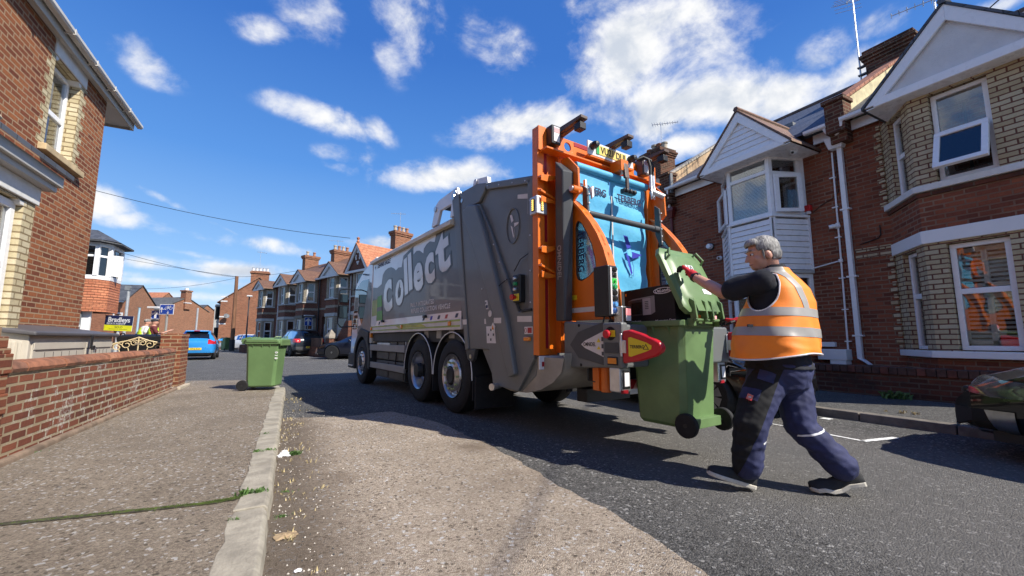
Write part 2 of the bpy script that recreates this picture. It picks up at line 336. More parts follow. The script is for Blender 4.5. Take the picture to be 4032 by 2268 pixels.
B_FAR = brick('brick_far', [(.22,.075,.04),(.30,.11,.06),(.36,.14,.075)], (.35,.25,.17), dark=.2)
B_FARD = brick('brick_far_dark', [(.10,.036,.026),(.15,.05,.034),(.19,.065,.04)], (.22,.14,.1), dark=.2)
B_CHIM = brick('brick_chimney', [(.085,.035,.022),(.14,.05,.03),(.20,.07,.04)], (.24,.17,.11), dark=.5, soot=.55)
M_WHITE = pm('white_paint', (.80,.80,.79), .45, var=.03, dirt=.10, dirtc=(.5,.47,.42))
M_PVC = pm('white_pvc', (.84,.845,.85), .28, var=.02)
M_STONE = pm('painted_stone', (.70,.69,.66), .7, var=.06, vs=9, bmp=.003, dirt=.16, dirtc=(.35,.32,.27))
M_GREY = pm('grey_stone', (.40,.40,.38), .8, var=.12, vs=6, bmp=.004, dirt=.2)
M_FASC = pm('fascia_grey', (.47,.46,.43), .5, var=.06, dirt=.25, dirtc=(.22,.21,.18))
M_BLACK = pm('black_plastic', (.013,.013,.014), .42, var=.2)
M_RUB = pm('rubber', (.011,.011,.012), .78, var=.3, vs=14, bmp=.002, bs=60)
M_DARK = pm('dark_interior', (.012,.012,.013), .9)
M_STEEL = pm('steel', (.55,.55,.56), .32, metal=1, var=.15, vs=8)
M_ALU = pm('aluminium', (.66,.66,.67), .4, metal=.9, var=.1, vs=8)
M_RED = pm('red_plastic', (.52,.012,.022), .38, var=.12)
M_AMBER = pm('amber_lens', (.75,.24,.02), .2, var=.1, coat=.5)
M_REDL = pm('red_lens', (.45,.01,.012), .18, var=.1, coat=.6)
M_CURT = pm('net_curtain', (.62,.62,.60), .9, var=.06)
M_CURTG = pm('grey_curtain', (.16,.17,.18), .9, var=.1)
G_NEAR = glassmat('window_glass', (.93,.95,.95), see=.93)
G_DARK = glassmat('dark_glass', (.20,.22,.24), .35)
G_CAR = glassmat('car_glass', (.10,.12,.13), .35)
S_SLATE = slate('slate', (.055,.058,.065), (.10,.105,.115))
S_SLATEB = slate('blue_slate_ridged', (.045,.055,.085), (.07,.085,.125), .3, .115)
S_BROWN = slate('brown_tile', (.15,.075,.045), (.21,.11,.065), .2, .15, .35)
S_OLD = slate('old_slate', (.085,.082,.078), (.13,.125,.115), .26, .2, .5, (.17,.15,.11))
S_RED = slate('red_tile', (.42,.15,.07), (.52,.22,.11), .24, .24, .25, (.22,.10,.06))
M_TILEH = slate('hung_tile', (.40,.13,.06), (.50,.19,.09), .18, .085)
M_LEAD = pm('lead', (.16,.17,.18), .55, var=.15)
M_REND = pm('old_render', (.50,.36,.22), .9, var=.25, vs=4, dirt=.35, dirtc=(.36,.16,.07))
# ------------------------------------------------------------------ ground
def tarmac(name, base, chip, lo, hi, patch=None, pc=(.1,.09,.08), worn=None, speck=.5, sc=1.0, dust=None):
    m, nt, b = newmat(name); p = obj_p(nt)
    vo = N(nt, 'ShaderNodeTexVoronoi', {0: p, 2: 115*sc}, feature='F1'); ch = vo.outputs['Color']
    v = N(nt, 'ShaderNodeSeparateColor', {0: ch}).outputs[0]
    vo2 = N(nt, 'ShaderNodeTexVoronoi', {0: p, 2: 62*sc}); v2 = N(nt, 'ShaderNodeSeparateColor', {0: vo2.outputs['Color']}).outputs[1]
    n = noise(nt, p, 1.1, 7, .62); n2 = noise(nt, p, 7, 5, .6); fine = noise(nt, p, 230*sc, 3, .7)
    cc = mixc(nt, mrange(nt, v, lo, hi), base, chip)
    cc = mixc(nt, mrange(nt, v2, .93, .97, 0, speck), cc, [min(.85, x*2.6+.12) for x in chip])
    cc = mixc(nt, mrange(nt, v2, .10, .02, 0, .8), cc, [x*.25 for x in base])
    cc = mixc(nt, mrange(nt, fine, .35, .75, 0, .4), cc, [x*.45 for x in base])
    cc = mixc(nt, mrange(nt, n, .38, .66, 0, .30), cc, [x*.55 for x in base])
    cc = mixc(nt, mrange(nt, n2, .45, .75, 0, .22), cc, [min(1, x*1.15) for x in chip])
    if worn:
        s = N(nt, 'ShaderNodeSeparateXYZ', {0: p}).outputs
        wn = ma(nt, 'ADD', s[0], ma(nt, 'MULTIPLY', ma(nt, 'SUBTRACT', n, .5), 1.6))
        f = ma(nt, 'MULTIPLY', mrange(nt, wn, worn[0], worn[1]), mrange(nt, wn, worn[3], worn[2]))
        cc = mixc(nt, ma(nt, 'MULTIPLY', f, worn[4]), cc, worn[5])
    if patch: cc = mixc(nt, mrange(nt, noise(nt, p, patch, 6, .6), .52, .70, 0, .8), cc, pc)
    if dust:
        s = N(nt, 'ShaderNodeSeparateXYZ', {0: p}).outputs
        d = ma(nt, 'ADD', s[0], ma(nt, 'MULTIPLY', ma(nt, 'SUBTRACT', noise(nt, p, 2.2, 6, .65), .5), .55))
        cc = mixc(nt, mrange(nt, d, dust[1], dust[0], 0, dust[2]), cc, dust[3])
    nt.links.new(cc, b.inputs['Base Color'])
    b.inputs['Specular IOR Level'].default_value = .35
    nt.links.new(mrange(nt, v, 0, 1, .72, .95), b.inputs['Roughness'])
    h = ma(nt, 'ADD', ma(nt, 'MULTIPLY', vo.outputs['Distance'], -1.0), ma(nt, 'ADD', fine, ma(nt, 'MULTIPLY', n2, .6)))
    bump(nt, b, h, .012)
    return m
T_NEW = tarmac('new_tarmac', (.072,.070,.067), (.25,.242,.228), .2, .95, worn=(1.9,3.0,4.9,6.2,.5,(.21,.20,.185)), speck=.55)
T_OLD = tarmac('old_road_surface', (.37,.295,.22), (.66,.555,.44), .1, .8, patch=.8, pc=(.22,.165,.115), speck=.8, dust=(.05,.55,.75,(.12,.088,.058)))
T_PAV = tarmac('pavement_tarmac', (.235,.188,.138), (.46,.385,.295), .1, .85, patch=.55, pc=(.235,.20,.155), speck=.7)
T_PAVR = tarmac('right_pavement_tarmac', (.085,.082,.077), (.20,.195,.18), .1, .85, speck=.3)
T_CONC = tarmac('garden_concrete', (.26,.24,.21), (.38,.36,.32), .1, .9, speck=.2)
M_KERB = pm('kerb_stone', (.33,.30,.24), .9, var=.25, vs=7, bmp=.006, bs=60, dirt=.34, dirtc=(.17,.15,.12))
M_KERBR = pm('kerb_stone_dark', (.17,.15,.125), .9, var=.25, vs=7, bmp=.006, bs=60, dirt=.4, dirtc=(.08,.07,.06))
M_EARTH = pm('earth', (.13,.11,.075), .95, var=.3)
def sheet(name, pts, z, m, base=None):
    mb = MB()
    if base is None: mb.add([(x, y, z) for x, y in pts], [tuple(range(len(pts)))])
    else: mb.prism(pts, 'z', base, z)
    return struct(mb.build(name, m))
sheet('ground', [(-450,-450),(450,-450),(450,450),(-450,450)], -.03, M_EARTH)
sheet('road', [(-70,-30),(40,-30),(40,120),(-70,120)], 0, T_NEW)
rr = random.Random(3)
OLD = [(-.12,-12),(-.12,6.54),(.2,6.42),(.46,6.30),(.79,6.24),(1.08,6.36),(1.34,6.34),(1.58,5.69),(1.70,5.2),(1.74,4.74),(1.77,4.23),(1.80,3.9),(1.79,3.67),(1.81,3.39),(1.79,3.06),(1.75,2.62),(1.77,2.39),(1.79,2.17),(1.77,1.89),(1.75,1.68),(1.72,1.51),(1.70,1.2),(1.72,-12)]
fine = []
for (a, b), (c, d) in zip(OLD[1:], OLD[2:]):
    k = max(1, int(math.hypot(c-a, d-b)/.09)) if d > 0 else 1
    for i in range(k):
        t = i/k; j = .022 if i else .008
        fine.append((a+(c-a)*t+rr.uniform(-j, j), b+(d-b)*t+rr.uniform(-j, j)))
sheet('worn_road_surface', [OLD[0]] + fine + [OLD[-1]], .004, T_OLD)
# left pavement with its corner, kerb stones one after another
arc = [(-.30-.9*(1-math.cos(t)), 9.75+2.3*math.sin(t)) for t in [i*math.pi/20 for i in range(11)]]
sheet('pavement', [(-.22,-8),(-.22,9.75)] + arc[1:] + [(-2.0,12.35),(-6,12.7),(-30,16),(-30,13),(-3.3,10.3),(-2.0,9.9),(-2.0,-8)], .08, T_PAV, -.02)
mb = MB(); y = -6.0
while y < 9.6:
    L = rr.uniform(.82, 1.0); y1 = min(y+L, 9.75); dx = rr.uniform(-.006, .006); dz = rr.uniform(-.004, .005)
    n = 7; top = [(-.235+dx+rr.uniform(-.012,.012), y+.008+(y1-y-.016)*i/n) for i in range(n+1)]
    edge = [(-.062+dx+rr.uniform(-.006,.008), q[1]) for q in top]
    rings = [[(a[0], a[1], -.02), (a[0], a[1], .086+dz), (e[0]-.02, e[1], .089+dz), (e[0], e[1], .066+dz), (e[0]+.012, e[1], -.02)] for a, e in zip(top, edge)]
    mb.loft(rings); y = y1
struct(mb.build('kerb', M_KERB, bevel=.006))
mb = MB(); pts = [(-.06,9.76)] + [(a+.16, b+.06) for a, b in arc[1:]]
inn = [(-.22,9.76)] + arc[1:]
for (a, b, c, d) in zip(pts, pts[1:], inn, inn[1:]): mb.prism([a, b, d, c], 'z', -.02, .04)
struct(mb.build('kerb', M_KERB))
# joint across the pavement with moss, a dark patch
seam = [(-2.0,3.42),(-1.3,3.31),(-.88,3.235),(-.41,3.15),(-.24,3.16)]
mb = MB()
sp = []
for (a, b) in zip(seam, seam[1:]):
    for i in range(8): t = i/8; sp.append((a[0]+(b[0]-a[0])*t, a[1]+(b[1]-a[1])*t))
sp.append(seam[-1])
L1 = [(x, y-.020-rr.uniform(0,.012), .0845) for x, y in sp]; L2 = [(x, y+.020+rr.uniform(0,.012), .0845) for x, y in sp]
for i in range(len(sp)-1): mb.add([L1[i], L1[i+1], L2[i+1], L2[i]], [(0,1,2,3)])
struct(mb.build('pavement_joint', pm('joint_soil', (.055,.048,.030), .95, var=.4, vs=20)))
M_MOSS = pm('moss', (.075,.11,.022), .85, var=.45, vs=20)
M_WEED = pm('weed_leaf', (.07,.14,.03), .6, var=.4, vs=20)
def tufts(name, spots, m, n, h, spread, label, cat):
    mb = MB()
    for (x, y, z, w) in spots:
        for _ in range(int(n*w)):
            a = rr.uniform(0, 6.28); rad = rr.gauss(0, spread); cx, cy = x+rad*math.cos(a), y+rad*math.sin(a)*.5
            b = rr.uniform(0, 6.28); L = h*rr.uniform(.4, 1.2)*w; d = rr.uniform(.2, .9)*L; wd = L*.13+.0012
            mb.add([(cx-wd*math.sin(b), cy+wd*math.cos(b), z), (cx+wd*math.sin(b), cy-wd*math.cos(b), z), (cx+d*.5*math.cos(b), cy+d*.5*math.sin(b), z+L*.7), (cx+d*math.cos(b), cy+d*math.sin(b), z+L*.75)], [(0,1,2),(2,1,3)])
    o = mb.build(name, m); tag(o, label, cat); return stuff(o)
js = [(x, y, .083, .35 + .75*max(0, (x+1.5)/1.3)) for x, y in sp for _ in (0, 1)]
tufts('moss', js, M_MOSS, 90, .012, .022, 'green moss growing along the joint across the left pavement', 'moss')
tufts('weeds', [(-.20,3.20,.085,1.2),(-.13,3.2,.085,1.0),(-.21,4.32,.085,.8),(-.12,4.33,.085,.7),(-.19,5.1,.085,.5),(-.21,2.8,.085,.4),(.08,4.42,.003,1.2),(.05,4.46,.003,.9),(.0,2.95,.003,.6),(.02,3.4,.003,.5),(-1.86,4.3,.085,.6),(-1.9,5.2,.085,.4)], M_WEED, 70, .035, .03, 'small green weeds along the left kerb and wall foot', 'weeds')
M_STRAW = pm('dry_straw', (.42,.34,.18), .9, var=.3, vs=30)
tufts('dry_litter', [(rr.uniform(-.04,.25), rr.uniform(1.5,9.2), .004, rr.uniform(.3,.9)) for _ in range(60)], M_STRAW, 7, .05, .06, 'dry straw and leaf litter in the left gutter', 'leaf litter')
# chippings loose in the gutter and on the worn surface
mb = MB()
for _ in range(900):
    x = rr.uniform(-.05, 1.75) if rr.random() < .5 else abs(rr.gauss(0, .22))-.05; y = rr.uniform(1.2, 7); s = rr.uniform(.0025, .007)
    q = [(x+s*rr.uniform(.6,1.3)*math.cos(t), y+s*rr.uniform(.6,1.3)*math.sin(t)) for t in (0,1.2,2.5,3.8,5.1)]
    mb.add([(a, b, .004) for a, b in q] + [(x, y, .004+s*1.1)], [(0,1,5),(1,2,5),(2,3,5),(3,4,5),(4,0,5)], rr.choice((0,0,1)))
o = mb.build('chippings', [pm('pale_chip', (.50,.46,.40), .8), pm('dark_chip', (.05,.05,.05), .8)]); tag(o, 'loose pale and dark chippings on the worn road surface', 'chippings'); stuff(o)
# litter in the left gutter: a crumpled white wrapper, two bits of paper
def crumple(name, label, loc, size, m, seed, flat=.6):
    q = random.Random(seed); mb = MB(); n = 9; g = []
    for i in range(n):
        for j in range(n):
            u, v = i/(n-1)-.5, j/(n-1)-.5
            g.append((loc[0]+size*(u+q.uniform(-.06,.06))*(1-.5*abs(v)), loc[1]+size*.8*(v+q.uniform(-.06,.06)), loc[2]+.004+size*flat*max(0, .5-(u*u+v*v)*1.6)*q.uniform(.35,1.1)))
    mb.add(g, [(i*n+j, (i+1)*n+j, (i+1)*n+j+1, i*n+j+1) for i in range(n-1) for j in range(n-1)])
    return tag(mb.build(name, m), label, 'litter')
M_PAPER = pm('white_wrapper', (.82,.82,.83), .45, var=.06)
crumple('crumpled_wrapper', 'crumpled white wrapper lying in the gutter beside a weed', (.0,4.42,.004), .11, M_PAPER, 4, .9)
crumple('paper_scrap', 'small white paper scrap in the gutter nearest the camera', (.085,2.25,.004), .035, M_PAPER, 5, .5)
crumple('torn_card', 'flattened brown torn card scraps in the gutter by the kerb', (.03,2.66,.004), .12, pm('brown_card', (.36,.26,.15), .9, var=.3, vs=20), 9, .15)
# white parking bay marks on the right
M_LINE = pm('road_paint', (.72,.72,.69), .8, var=.2, vs=30, bmp=.002, bs=200)
mb = MB()
for (a, b, wd) in [((5.30,2.26),(5.33,2.75),.05),((5.33,2.75),(5.36,3.3),.035),((5.29,2.27),(5.80,2.18),.075)]:
    d = Vector((b[0]-a[0], b[1]-a[1], 0)).normalized(); q = Vector((-d.y, d.x, 0))*wd/2; n = 9; P = Vector((*a, 0)); Q = Vector((*b, 0))
    for i in range(n):
        A, Bq = P.lerp(Q, i/n), P.lerp(Q, (i+1)/n); e1, e2 = rr.uniform(.75,1.05), rr.uniform(.75,1.05)
        mb.add([tuple(A-q*e1), tuple(Bq-q*e2), tuple(Bq+q*e2), tuple(A+q*e1)], [(0,1,2,3)])
mb.v = [(x, y, .0045) for x, y, z in mb.v]
mb.box((6.28,3.05,.004),(6.40,3.16,.005))
struct(mb.build('road_marking', M_LINE))
# right pavement and kerb
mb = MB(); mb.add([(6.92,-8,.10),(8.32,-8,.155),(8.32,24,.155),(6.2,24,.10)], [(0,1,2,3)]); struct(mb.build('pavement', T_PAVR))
mb = MB(); y = -8.0
while y < 23:
    L = rr.uniform(.85, .95); x0 = 6.92-.72*(y+8)/32; x1 = 6.92-.72*(y+L+8)/32
    mb.hexa([(x0-.15,y+.006,-.02),(x0,y+.006,-.02),(x1,y+L-.006,-.02),(x1-.15,y+L-.006,-.02),(x0-.13,y+.006,.104),(x0+.01,y+.006,.108),(x1+.01,y+L-.006,.108),(x1-.13,y+L-.006,.104)]); y += L
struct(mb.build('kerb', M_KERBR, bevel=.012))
# pavements at the far side of the junction
def ground_pts(*a): return a
FARP = [(-30,64),(-8.6,50.5),(-5.5,46.0),(-2.9,40.8),(-.2,33.2),(1.4,29.2),(3.6,24.2),(6.2,20.5),(9.2,22),(9.2,24),(6.6,24.5),(4.2,30.0),(1.4,36.8),(-2.2,45.5),(-5.0,52.0),(-30,72)]
sheet('pavement', FARP, .09, T_PAV, -.02)
mb = MB(); K = FARP[:8]
for a, b in zip(K, K[1:]):
    d = Vector((b[0]-a[0], b[1]-a[1], 0)); n = max(1, int(d.length/1.0)); d.normalize(); q = Vector((-d.y, d.x, 0))*.07
    for i in range(n):
        P = Vector((*a, 0)).lerp(Vector((*b, 0)), i/n); Q = Vector((*a, 0)).lerp(Vector((*b, 0)), (i+.99)/n)
        mb.prism([tuple((P-q*2)[:2]), tuple((Q-q*2)[:2]), tuple((Q+q*.2)[:2]), tuple((P+q*.2)[:2])], 'z', -.02, .095)
struct(mb.build('kerb', M_KERB))
mb = MB()
for a, b in (((-2.4,37.2),(-1.0,36.2)), ((-4.3,38.4),(-3.0,38.9)), ((1.2,27.6),(-.6,27.9))):
    mb.add([(a[0],a[1],.004),(b[0],b[1],.004),(b[0],b[1]+.22,.004),(a[0],a[1]+.22,.004)], [(0,1,2,3)])
struct(mb.build('road_marking', M_LINE))
# ------------------------------------------------------------------ left corner house (wall X = -3.3, facing +X)
hl = thing('corner_house', 'red brick corner house with cream quoined windows behind the left garden wall', 'house', (-3.3, 9.97, 0))
FL = Fr((-3.3, 0), (-3.3, 20))     # s = Y
mb = MB()
OP = (8.13, 8.97, 3.80, 5.20)
qz = []
k = 0; z = OP[2]
while z < OP[3]-.01:
    d = .22 if k % 2 == 0 else .115
    z2 = min(z+.075*1.5, OP[3]); qz += [(OP[0]-d, OP[0], z, z2, 1), (OP[1], OP[1]+d, z, z2, 1)]; z = z2; k += 1
wall(mb, FL, -4.0, 9.97, 0, 5.42, [(*OP, 1)], .20, 0, 1, qz)
FE = Fr((-3.3, 9.97), (-13, 9.97)); wall(mb, FE, 0, 9.7, 0, 5.42)
mb.build('wall', [B_LEFT, B_CREAML], hl, world=True)
mb = MB(); FL.box(mb, 8.07, 9.11, -.02, .018, 5.205, 5.45); mb.prism([(8.13,5.205),(8.24,5.205),(8.19,5.14),(8.13,5.14)], 'x', -3.48, -3.30); mb.prism([(8.97,5.205),(8.86,5.205),(8.91,5.14),(8.97,5.14)], 'x', -3.48, -3.30)
mb.build('lintel', M_STONE, hl, world=True, bevel=.006)
mb = MB(); FL.box(mb, 7.98, 9.20, -.2, .09, 3.70, 3.795); mb.build('sill', pm('sandstone_sill', (.50,.38,.22), .85, var=.2, vs=5, dirt=.2, dirtc=(.25,.2,.13)), hl, bevel=.008, world=True)
window(hl, FL, 8.15, 8.95, 3.80, 5.18, -.13, M_PVC, G_NEAR, rails=(4.46,), fw=.06, curtain=(M_CURT, [(0.0,.42,0,1)]), back=M_DARK)
# hipped roof with a deep boxed eave and gutter
M_SOFF = pm('soffit', (.60,.60,.58), .6, var=.05, dirt=.12)
mb = MB(); mb.box((-3.298,-4,5.425),(-3.215,9.985,5.44)); mb.box((-13,9.985,5.425),(-3.215,10.98,5.44)); mb.build('soffit', M_SOFF, hl, world=True)
mb = MB(); mb.box((-3.215,-4,5.385),(-3.185,11.03,5.56)); mb.box((-13,11.0,5.385),(-3.215,11.03,5.56)); mb.build('fascia', M_FASC, hl, bevel=.004, world=True)
mb = MB()
gp = [(-.055,.0),(-.055,-.045),(-.035,-.075),(.035,-.075),(.055,-.045),(.055,.0),(.048,.0),(.046,-.04),(.03,-.066),(-.03,-.066),(-.046,-.04),(-.048,.0)]
mb.prism([(a-3.12, b+5.56) for a, b in gp], 'y', -4, 11.12)
for y in [.85+.79*i for i in range(13)]: mb.box((-3.185,y-.02,5.475),(-3.058,y+.02,5.49)); mb.box((-3.066,y-.02,5.475),(-3.058,y+.02,5.57))
mb.build('gutter', pm('grey_gutter', (.56,.54,.50), .45, var=.06, dirt=.2, dirtc=(.3,.28,.24)), hl, bevel=.003, world=True)
mb = MB(); e = 5.575
mb.add([(-3.13,-4,e),(-3.13,11.1,e),(-13,11.1,e),(-7.8,6.2,e+3.1),(-7.8,-4,e+3.1)], [(0,1,3,4),(1,2,3)]); mb.build('roof', S_SLATE, hl, world=True)
# bay window with its lean-to slate roof
bay = MB()
BF = Fr((-2.78, 0), (-2.78, 6.86)); BP = (4.9, 6.64, .95, 2.60)
cz = [(6.64,6.86,.08,2.66,0)]
wall(bay, BF, 3.9, 6.86, .08, 2.62, [BP], .16, 0, 0)
BE = Fr((-2.78,6.86), (-3.3,6.86)); wall(bay, BE, 0, .52, .08, 2.95)
bay.build('bay', [B_CREAML], hl, world=True)
mb = MB(); mb.box((-3.3,3.8,2.625),(-2.755,6.885,2.83)); mb.prism([(6.64,2.625),(6.52,2.625),(6.58,2.55),(6.64,2.55)], 'x', -2.93, -2.78)
mb.build('lintel', M_STONE, hl, bevel=.006, world=True)
mb = MB(); mb.box((-3.0,3.7,2.832),(-2.66,6.98,2.90)); mb.box((-2.70,3.7,2.90),(-2.615,7.0,3.03)); mb.box((-3.25,6.92,2.90),(-2.70,6.985,3.03)); mb.build('fascia', M_FASC, hl, bevel=.008, world=True)
mb = MB(); mb.add([(-2.55,3.6,3.03),(-2.55,7.06,3.03),(-3.3,7.06,3.64),(-3.3,3.6,3.64),(-2.55,3.6,3.085),(-2.55,7.06,3.085),(-3.3,7.06,3.69),(-3.3,3.6,3.69)], [(0,3,2,1),(4,5,6,7),(0,1,5,4),(1,2,6,5),(3,0,4,7)]); mb.build('bay_roof', S_SLATE, hl, world=True)
mb = MB(); mb.tube([(-3.285,3.6,3.70),(-3.285,7.06,3.70)], .045, 6); mb.build('flashing', pm('mortar_flaunch', (.36,.30,.22), .95, var=.3, dirt=.4), hl, world=True)
window(hl, BF, 4.92, 6.62, .97, 2.58, -.055, M_PVC, G_NEAR, rails=(1.86,), mull=(5.75,), fw=.085, curtain=(M_CURT, [(.55,1,0,1)]), back=M_DARK)
# ------------------------------------------------------------------ garden wall, piers, step
gw = thing('garden_wall', 'weathered brick garden wall with half-round coping along the left pavement', 'wall', (-2.0, 7.3, .08))
FW = Fr((-1.95, 0), (-1.95, 20)); mb = MB()
wall(mb, FW, 4.76, 10.1, .02, .785); FI = Fr((-2.17, 20), (-2.17, 0)); wall(mb, FI, 9.9, 15.24, .02, .785)
mb.add([(-1.95,4.76,.785),(-2.17,4.76,.785),(-2.17,10.1,.785),(-1.95,10.1,.785)], [(0,1,2,3)]); mb.add([(-1.95,10.1,0),(-2.17,10.1,0),(-2.17,10.1,.785),(-1.95,10.1,.785)], [(0,1,2,3)])
mb.build('wall', B_WALL, gw, world=True)
mb = MB(); y = 4.77; q = random.Random(11)
while y < 10.05:
    L = .225; prof = [(-1.935,.787),(-1.925,.815),(-1.945,.855),(-1.99,.875),(-2.06,.88),(-2.13,.872),(-2.175,.85),(-2.19,.81),(-2.18,.787)]
    dz = q.uniform(-.004,.004); dx = q.uniform(-.005,.005); mb.prism([(a+dx, b+dz) for a, b in prof], 'y', y+.005, min(y+L-.005, 10.1), q.choice((0,0,1,2))); y += L
CO = [pm('coping_%d' % i, c, .92, var=.35, vs=9, bmp=.006, bs=40, dirt=.36, dirtc=(.07,.05,.04)) for i, c in enumerate(((.26,.105,.055),(.32,.14,.075),(.19,.085,.05)))]
mb.build('coping', CO, gw, world=True, smooth=40)
mb = MB(); mb.box((-2.165,4.77,.774),(-1.942,10.1,.789)); mb.build('mortar_bed', pm('mortar_bed', (.36,.27,.17), .95, var=.3, vs=12), gw, world=True)
mb = MB(); mb.box((-1.99,4.7,.03),(-1.90,10.4,.125)); mb.build('footing', pm('wall_footing', (.21,.15,.105), .95, var=.35, vs=6, dirt=.3), gw, bevel=.02, world=True)
def pier(label, x0, x1, y0, y1, h, stag=0, capm=None):
    t = thing('gate_pier', label, 'pier', ((x0+x1)/2, (y0+y1)/2, .08)); mb = MB(); z = .02; i = 0
    while z < h-.01:
        z2 = min(z+.0765*2, h); d = stag*(i % 2); mb.box((x0-d,y0-d,z),(x1+d,y1+d,z2)); z = z2; i += 1
    mb.build('shaft', B_PIER, t, world=True, bevel=.006); return t
pier('brick gate pier with a stone step at the far end of the left garden wall', -2.27, -1.94, 10.46, 11.14, 1.16, .006)
p2 = pier('stepped brick pier at the near end of the left garden wall, by the frame edge', -2.3, -1.94, 4.10, 4.75, .98, .012)
mb = MB(); mb.box((-2.3,4.12,.98),(-1.95,4.72,1.07)); mb.box((-2.28,4.1,1.07),(-1.97,4.66,1.14)); mb.box((-2.28,4.1,1.14),(-1.985,4.62,1.22)); mb.build('stepped_top', B_PIER, p2, world=True, bevel=.006)
mb = MB(); mb.box((-2.62,4.8,.98),(-2.29,5.02,1.0)); mb.prism([(4.80,.985),(5.06,.985),(4.99,.93),(4.80,.91)], 'x', -2.6, -2.29); mb.build('capstone', pm('sandstone_cap', (.52,.40,.22), .85, var=.2, vs=6, dirt=.25), p2, world=True, bevel=.008)
mb = MB(); mb.box((-2.58,4.80,.1),(-2.30,4.98,.92)); mb.build('stub_wall', B_PIER, p2, world=True)
t = tag(MB().box((-2.3,10.3,.03),(-1.86,11.2,.125)).build('doorstep', pm('step_concrete', (.42,.36,.27), .9, var=.2, vs=6, bmp=.004, dirt=.25), bevel=.012), 'worn concrete step at the foot of the far gate pier', 'step')
struct(MB().box((-9,-3,-.02),(-2.0,12.1,.10)).build('front_garden', T_CONC))
# ------------------------------------------------------------------ plastic storage shed
M_SHED = pm('taupe_resin', (.52,.47,.39), .55, var=.05, vs=3, bmp=.001, bs=60); M_SHEDD = pm('dark_resin_groove', (.13,.11,.10), .6); M_LID = pm('shed_lid', (.085,.08,.085), .5, var=.12)
sh = thing('storage_shed', 'low taupe plastic storage shed with a grey lid behind the garden wall', 'shed', (-2.9, 7.6, .1))
X0, X1, Y0, Y1 = -3.22, -2.58, 6.62, 9.05
mb = MB(); mb.hexa([(X0,Y0,.1),(X1,Y0,.1),(X1,Y1,.1),(X0,Y1,.1),(X0,Y0,1.20),(X1,Y0,1.10),(X1,Y1,1.10),(X0,Y1,1.20)]); mb.build('carcass', M_SHED, sh, world=True, bevel=.01)
mb = MB()                                   # two doors on the front (X1 side) with vertical planks
for (a, b) in ((Y0+.06,8.02),(8.05,Y1-.06)):
    mb.box((X1-.01,a,.14),(X1+.018,b,1.0))
    for i in range(1, 6): y = a+.05+(b-a-.1)*i/6; mb.box((X1+.018,y-.006,.2),(X1+.021,y+.006,.9), 1)
    mb.box((X1+.018,a+.05,.91),(X1+.021,b-.05,.93), 1); mb.box((X1+.012,a,.93),(X1+.026,b,1.01))
mb.build('door', [M_SHED, M_SHEDD], sh, world=True, bevel=.004)
mb = MB()
for i in range(11): x = X0+.06+i*.05; mb.box((x,Y0-.012,.14),(x+.028,Y0,1.02))
mb.build('end_slats', M_SHED, sh, world=True, bevel=.004)
mb = MB(); mb.hexa([(X0-.05,Y0-.06,1.185),(X1+.07,Y0-.06,1.085),(X1+.07,Y1+.06,1.085),(X0-.05,Y1+.06,1.185),(X0-.05,Y0-.06,1.25),(X1+.07,Y0-.06,1.135),(X1+.07,Y1+.06,1.135),(X0-.05,Y1+.06,1.25)]); mb.build('lid', M_LID, sh, world=True, bevel=.018, seg=3)
mb = MB(); mb.box((X1+.07,8.0,.93),(X1+.085,8.06,1.11)); mb.box((X1+.085,7.99,.90),(X1+.11,8.07,.96)); mb.build('latch', M_BLACK, sh, world=True, bevel=.006)
pk = MB(); pk.box((X1+.09,8.05,.86),(X1+.115,8.10,.92)); pk.tube([(X1+.1,8.06,.92),(X1+.1,8.06,.945),(X1+.1,8.09,.945),(X1+.1,8.09,.92)], .006, 6); pk.build('padlock', M_STEEL, sh, world=True, bevel=.004)
# ------------------------------------------------------------------ wrought iron side gate
M_IRON = pm('cream_iron_paint', (.66,.52,.29), .5, var=.1, vs=10)
gt = thing('iron_gate', 'cream painted wrought iron gate with scrolls beside the far gate pier', 'gate', (-2.66, 10.75, .1))
def G2(u, z): return (-3.08+u, 10.75, z)     # u 0 .. .82
mb = MB(); U = .80
arch = [(0,.93),(.05,.965),(.12,.985),(.25,1.02),(.41,1.085),(.57,1.02),(.70,.985),(U,.955)]
mb.tube([G2(*p) for p in arch], .014, 6)
for u in (.0, U): mb.tube([G2(u,.14), G2(u,.94)], .015, 6)
mb.tube([G2(0,.16), G2(U,.16)], .012, 6); mb.tube([G2(.41,.16), G2(.41,1.08)], .011, 6)
mb.build('gate_frame', M_IRON, gt, world=True)
mb = MB()
def scroll(cx, cz, r, sgn):
    pts = [];
    for i in range(22): a = i/21*2.6*math.pi; rr_ = r*(1-.72*i/21); pts.append(G2(cx+sgn*rr_*math.cos(a+.6), cz+rr_*math.sin(a+.6)))
    mb.tube(pts, .0085, 5)
for c, z, r, s in ((.10,.895,.075,1),(.235,.94,.085,1),(.345,.975,.062,1),(.475,.975,.062,-1),(.585,.94,.085,-1),(.72,.895,.075,-1)): scroll(c, z, r, s)
for u, top in ((.16,.85),(.29,.88),(.53,.88),(.66,.85)): mb.tube([G2(u,.16), G2(u,top-.12), G2(u+(.03 if u > .4 else -.03), top)], .008, 5)
mb.build('scrollwork', M_IRON, gt, world=True)
mb = MB(); q = random.Random(2)
for i in range(7): a = i*.9; mb.add([G2(.41,.96), G2(.41+.05*math.cos(a),.96+.035*math.sin(a)), G2(.41+.055*math.cos(a+.5),.96+.03*math.sin(a+.5))], [(0,1,2)])
mb.v = [(x, y-.02, z) for x, y, z in mb.v]; mb.build('leaf_boss', pm('rusty_boss', (.36,.29,.20), .7, var=.3), gt, world=True)
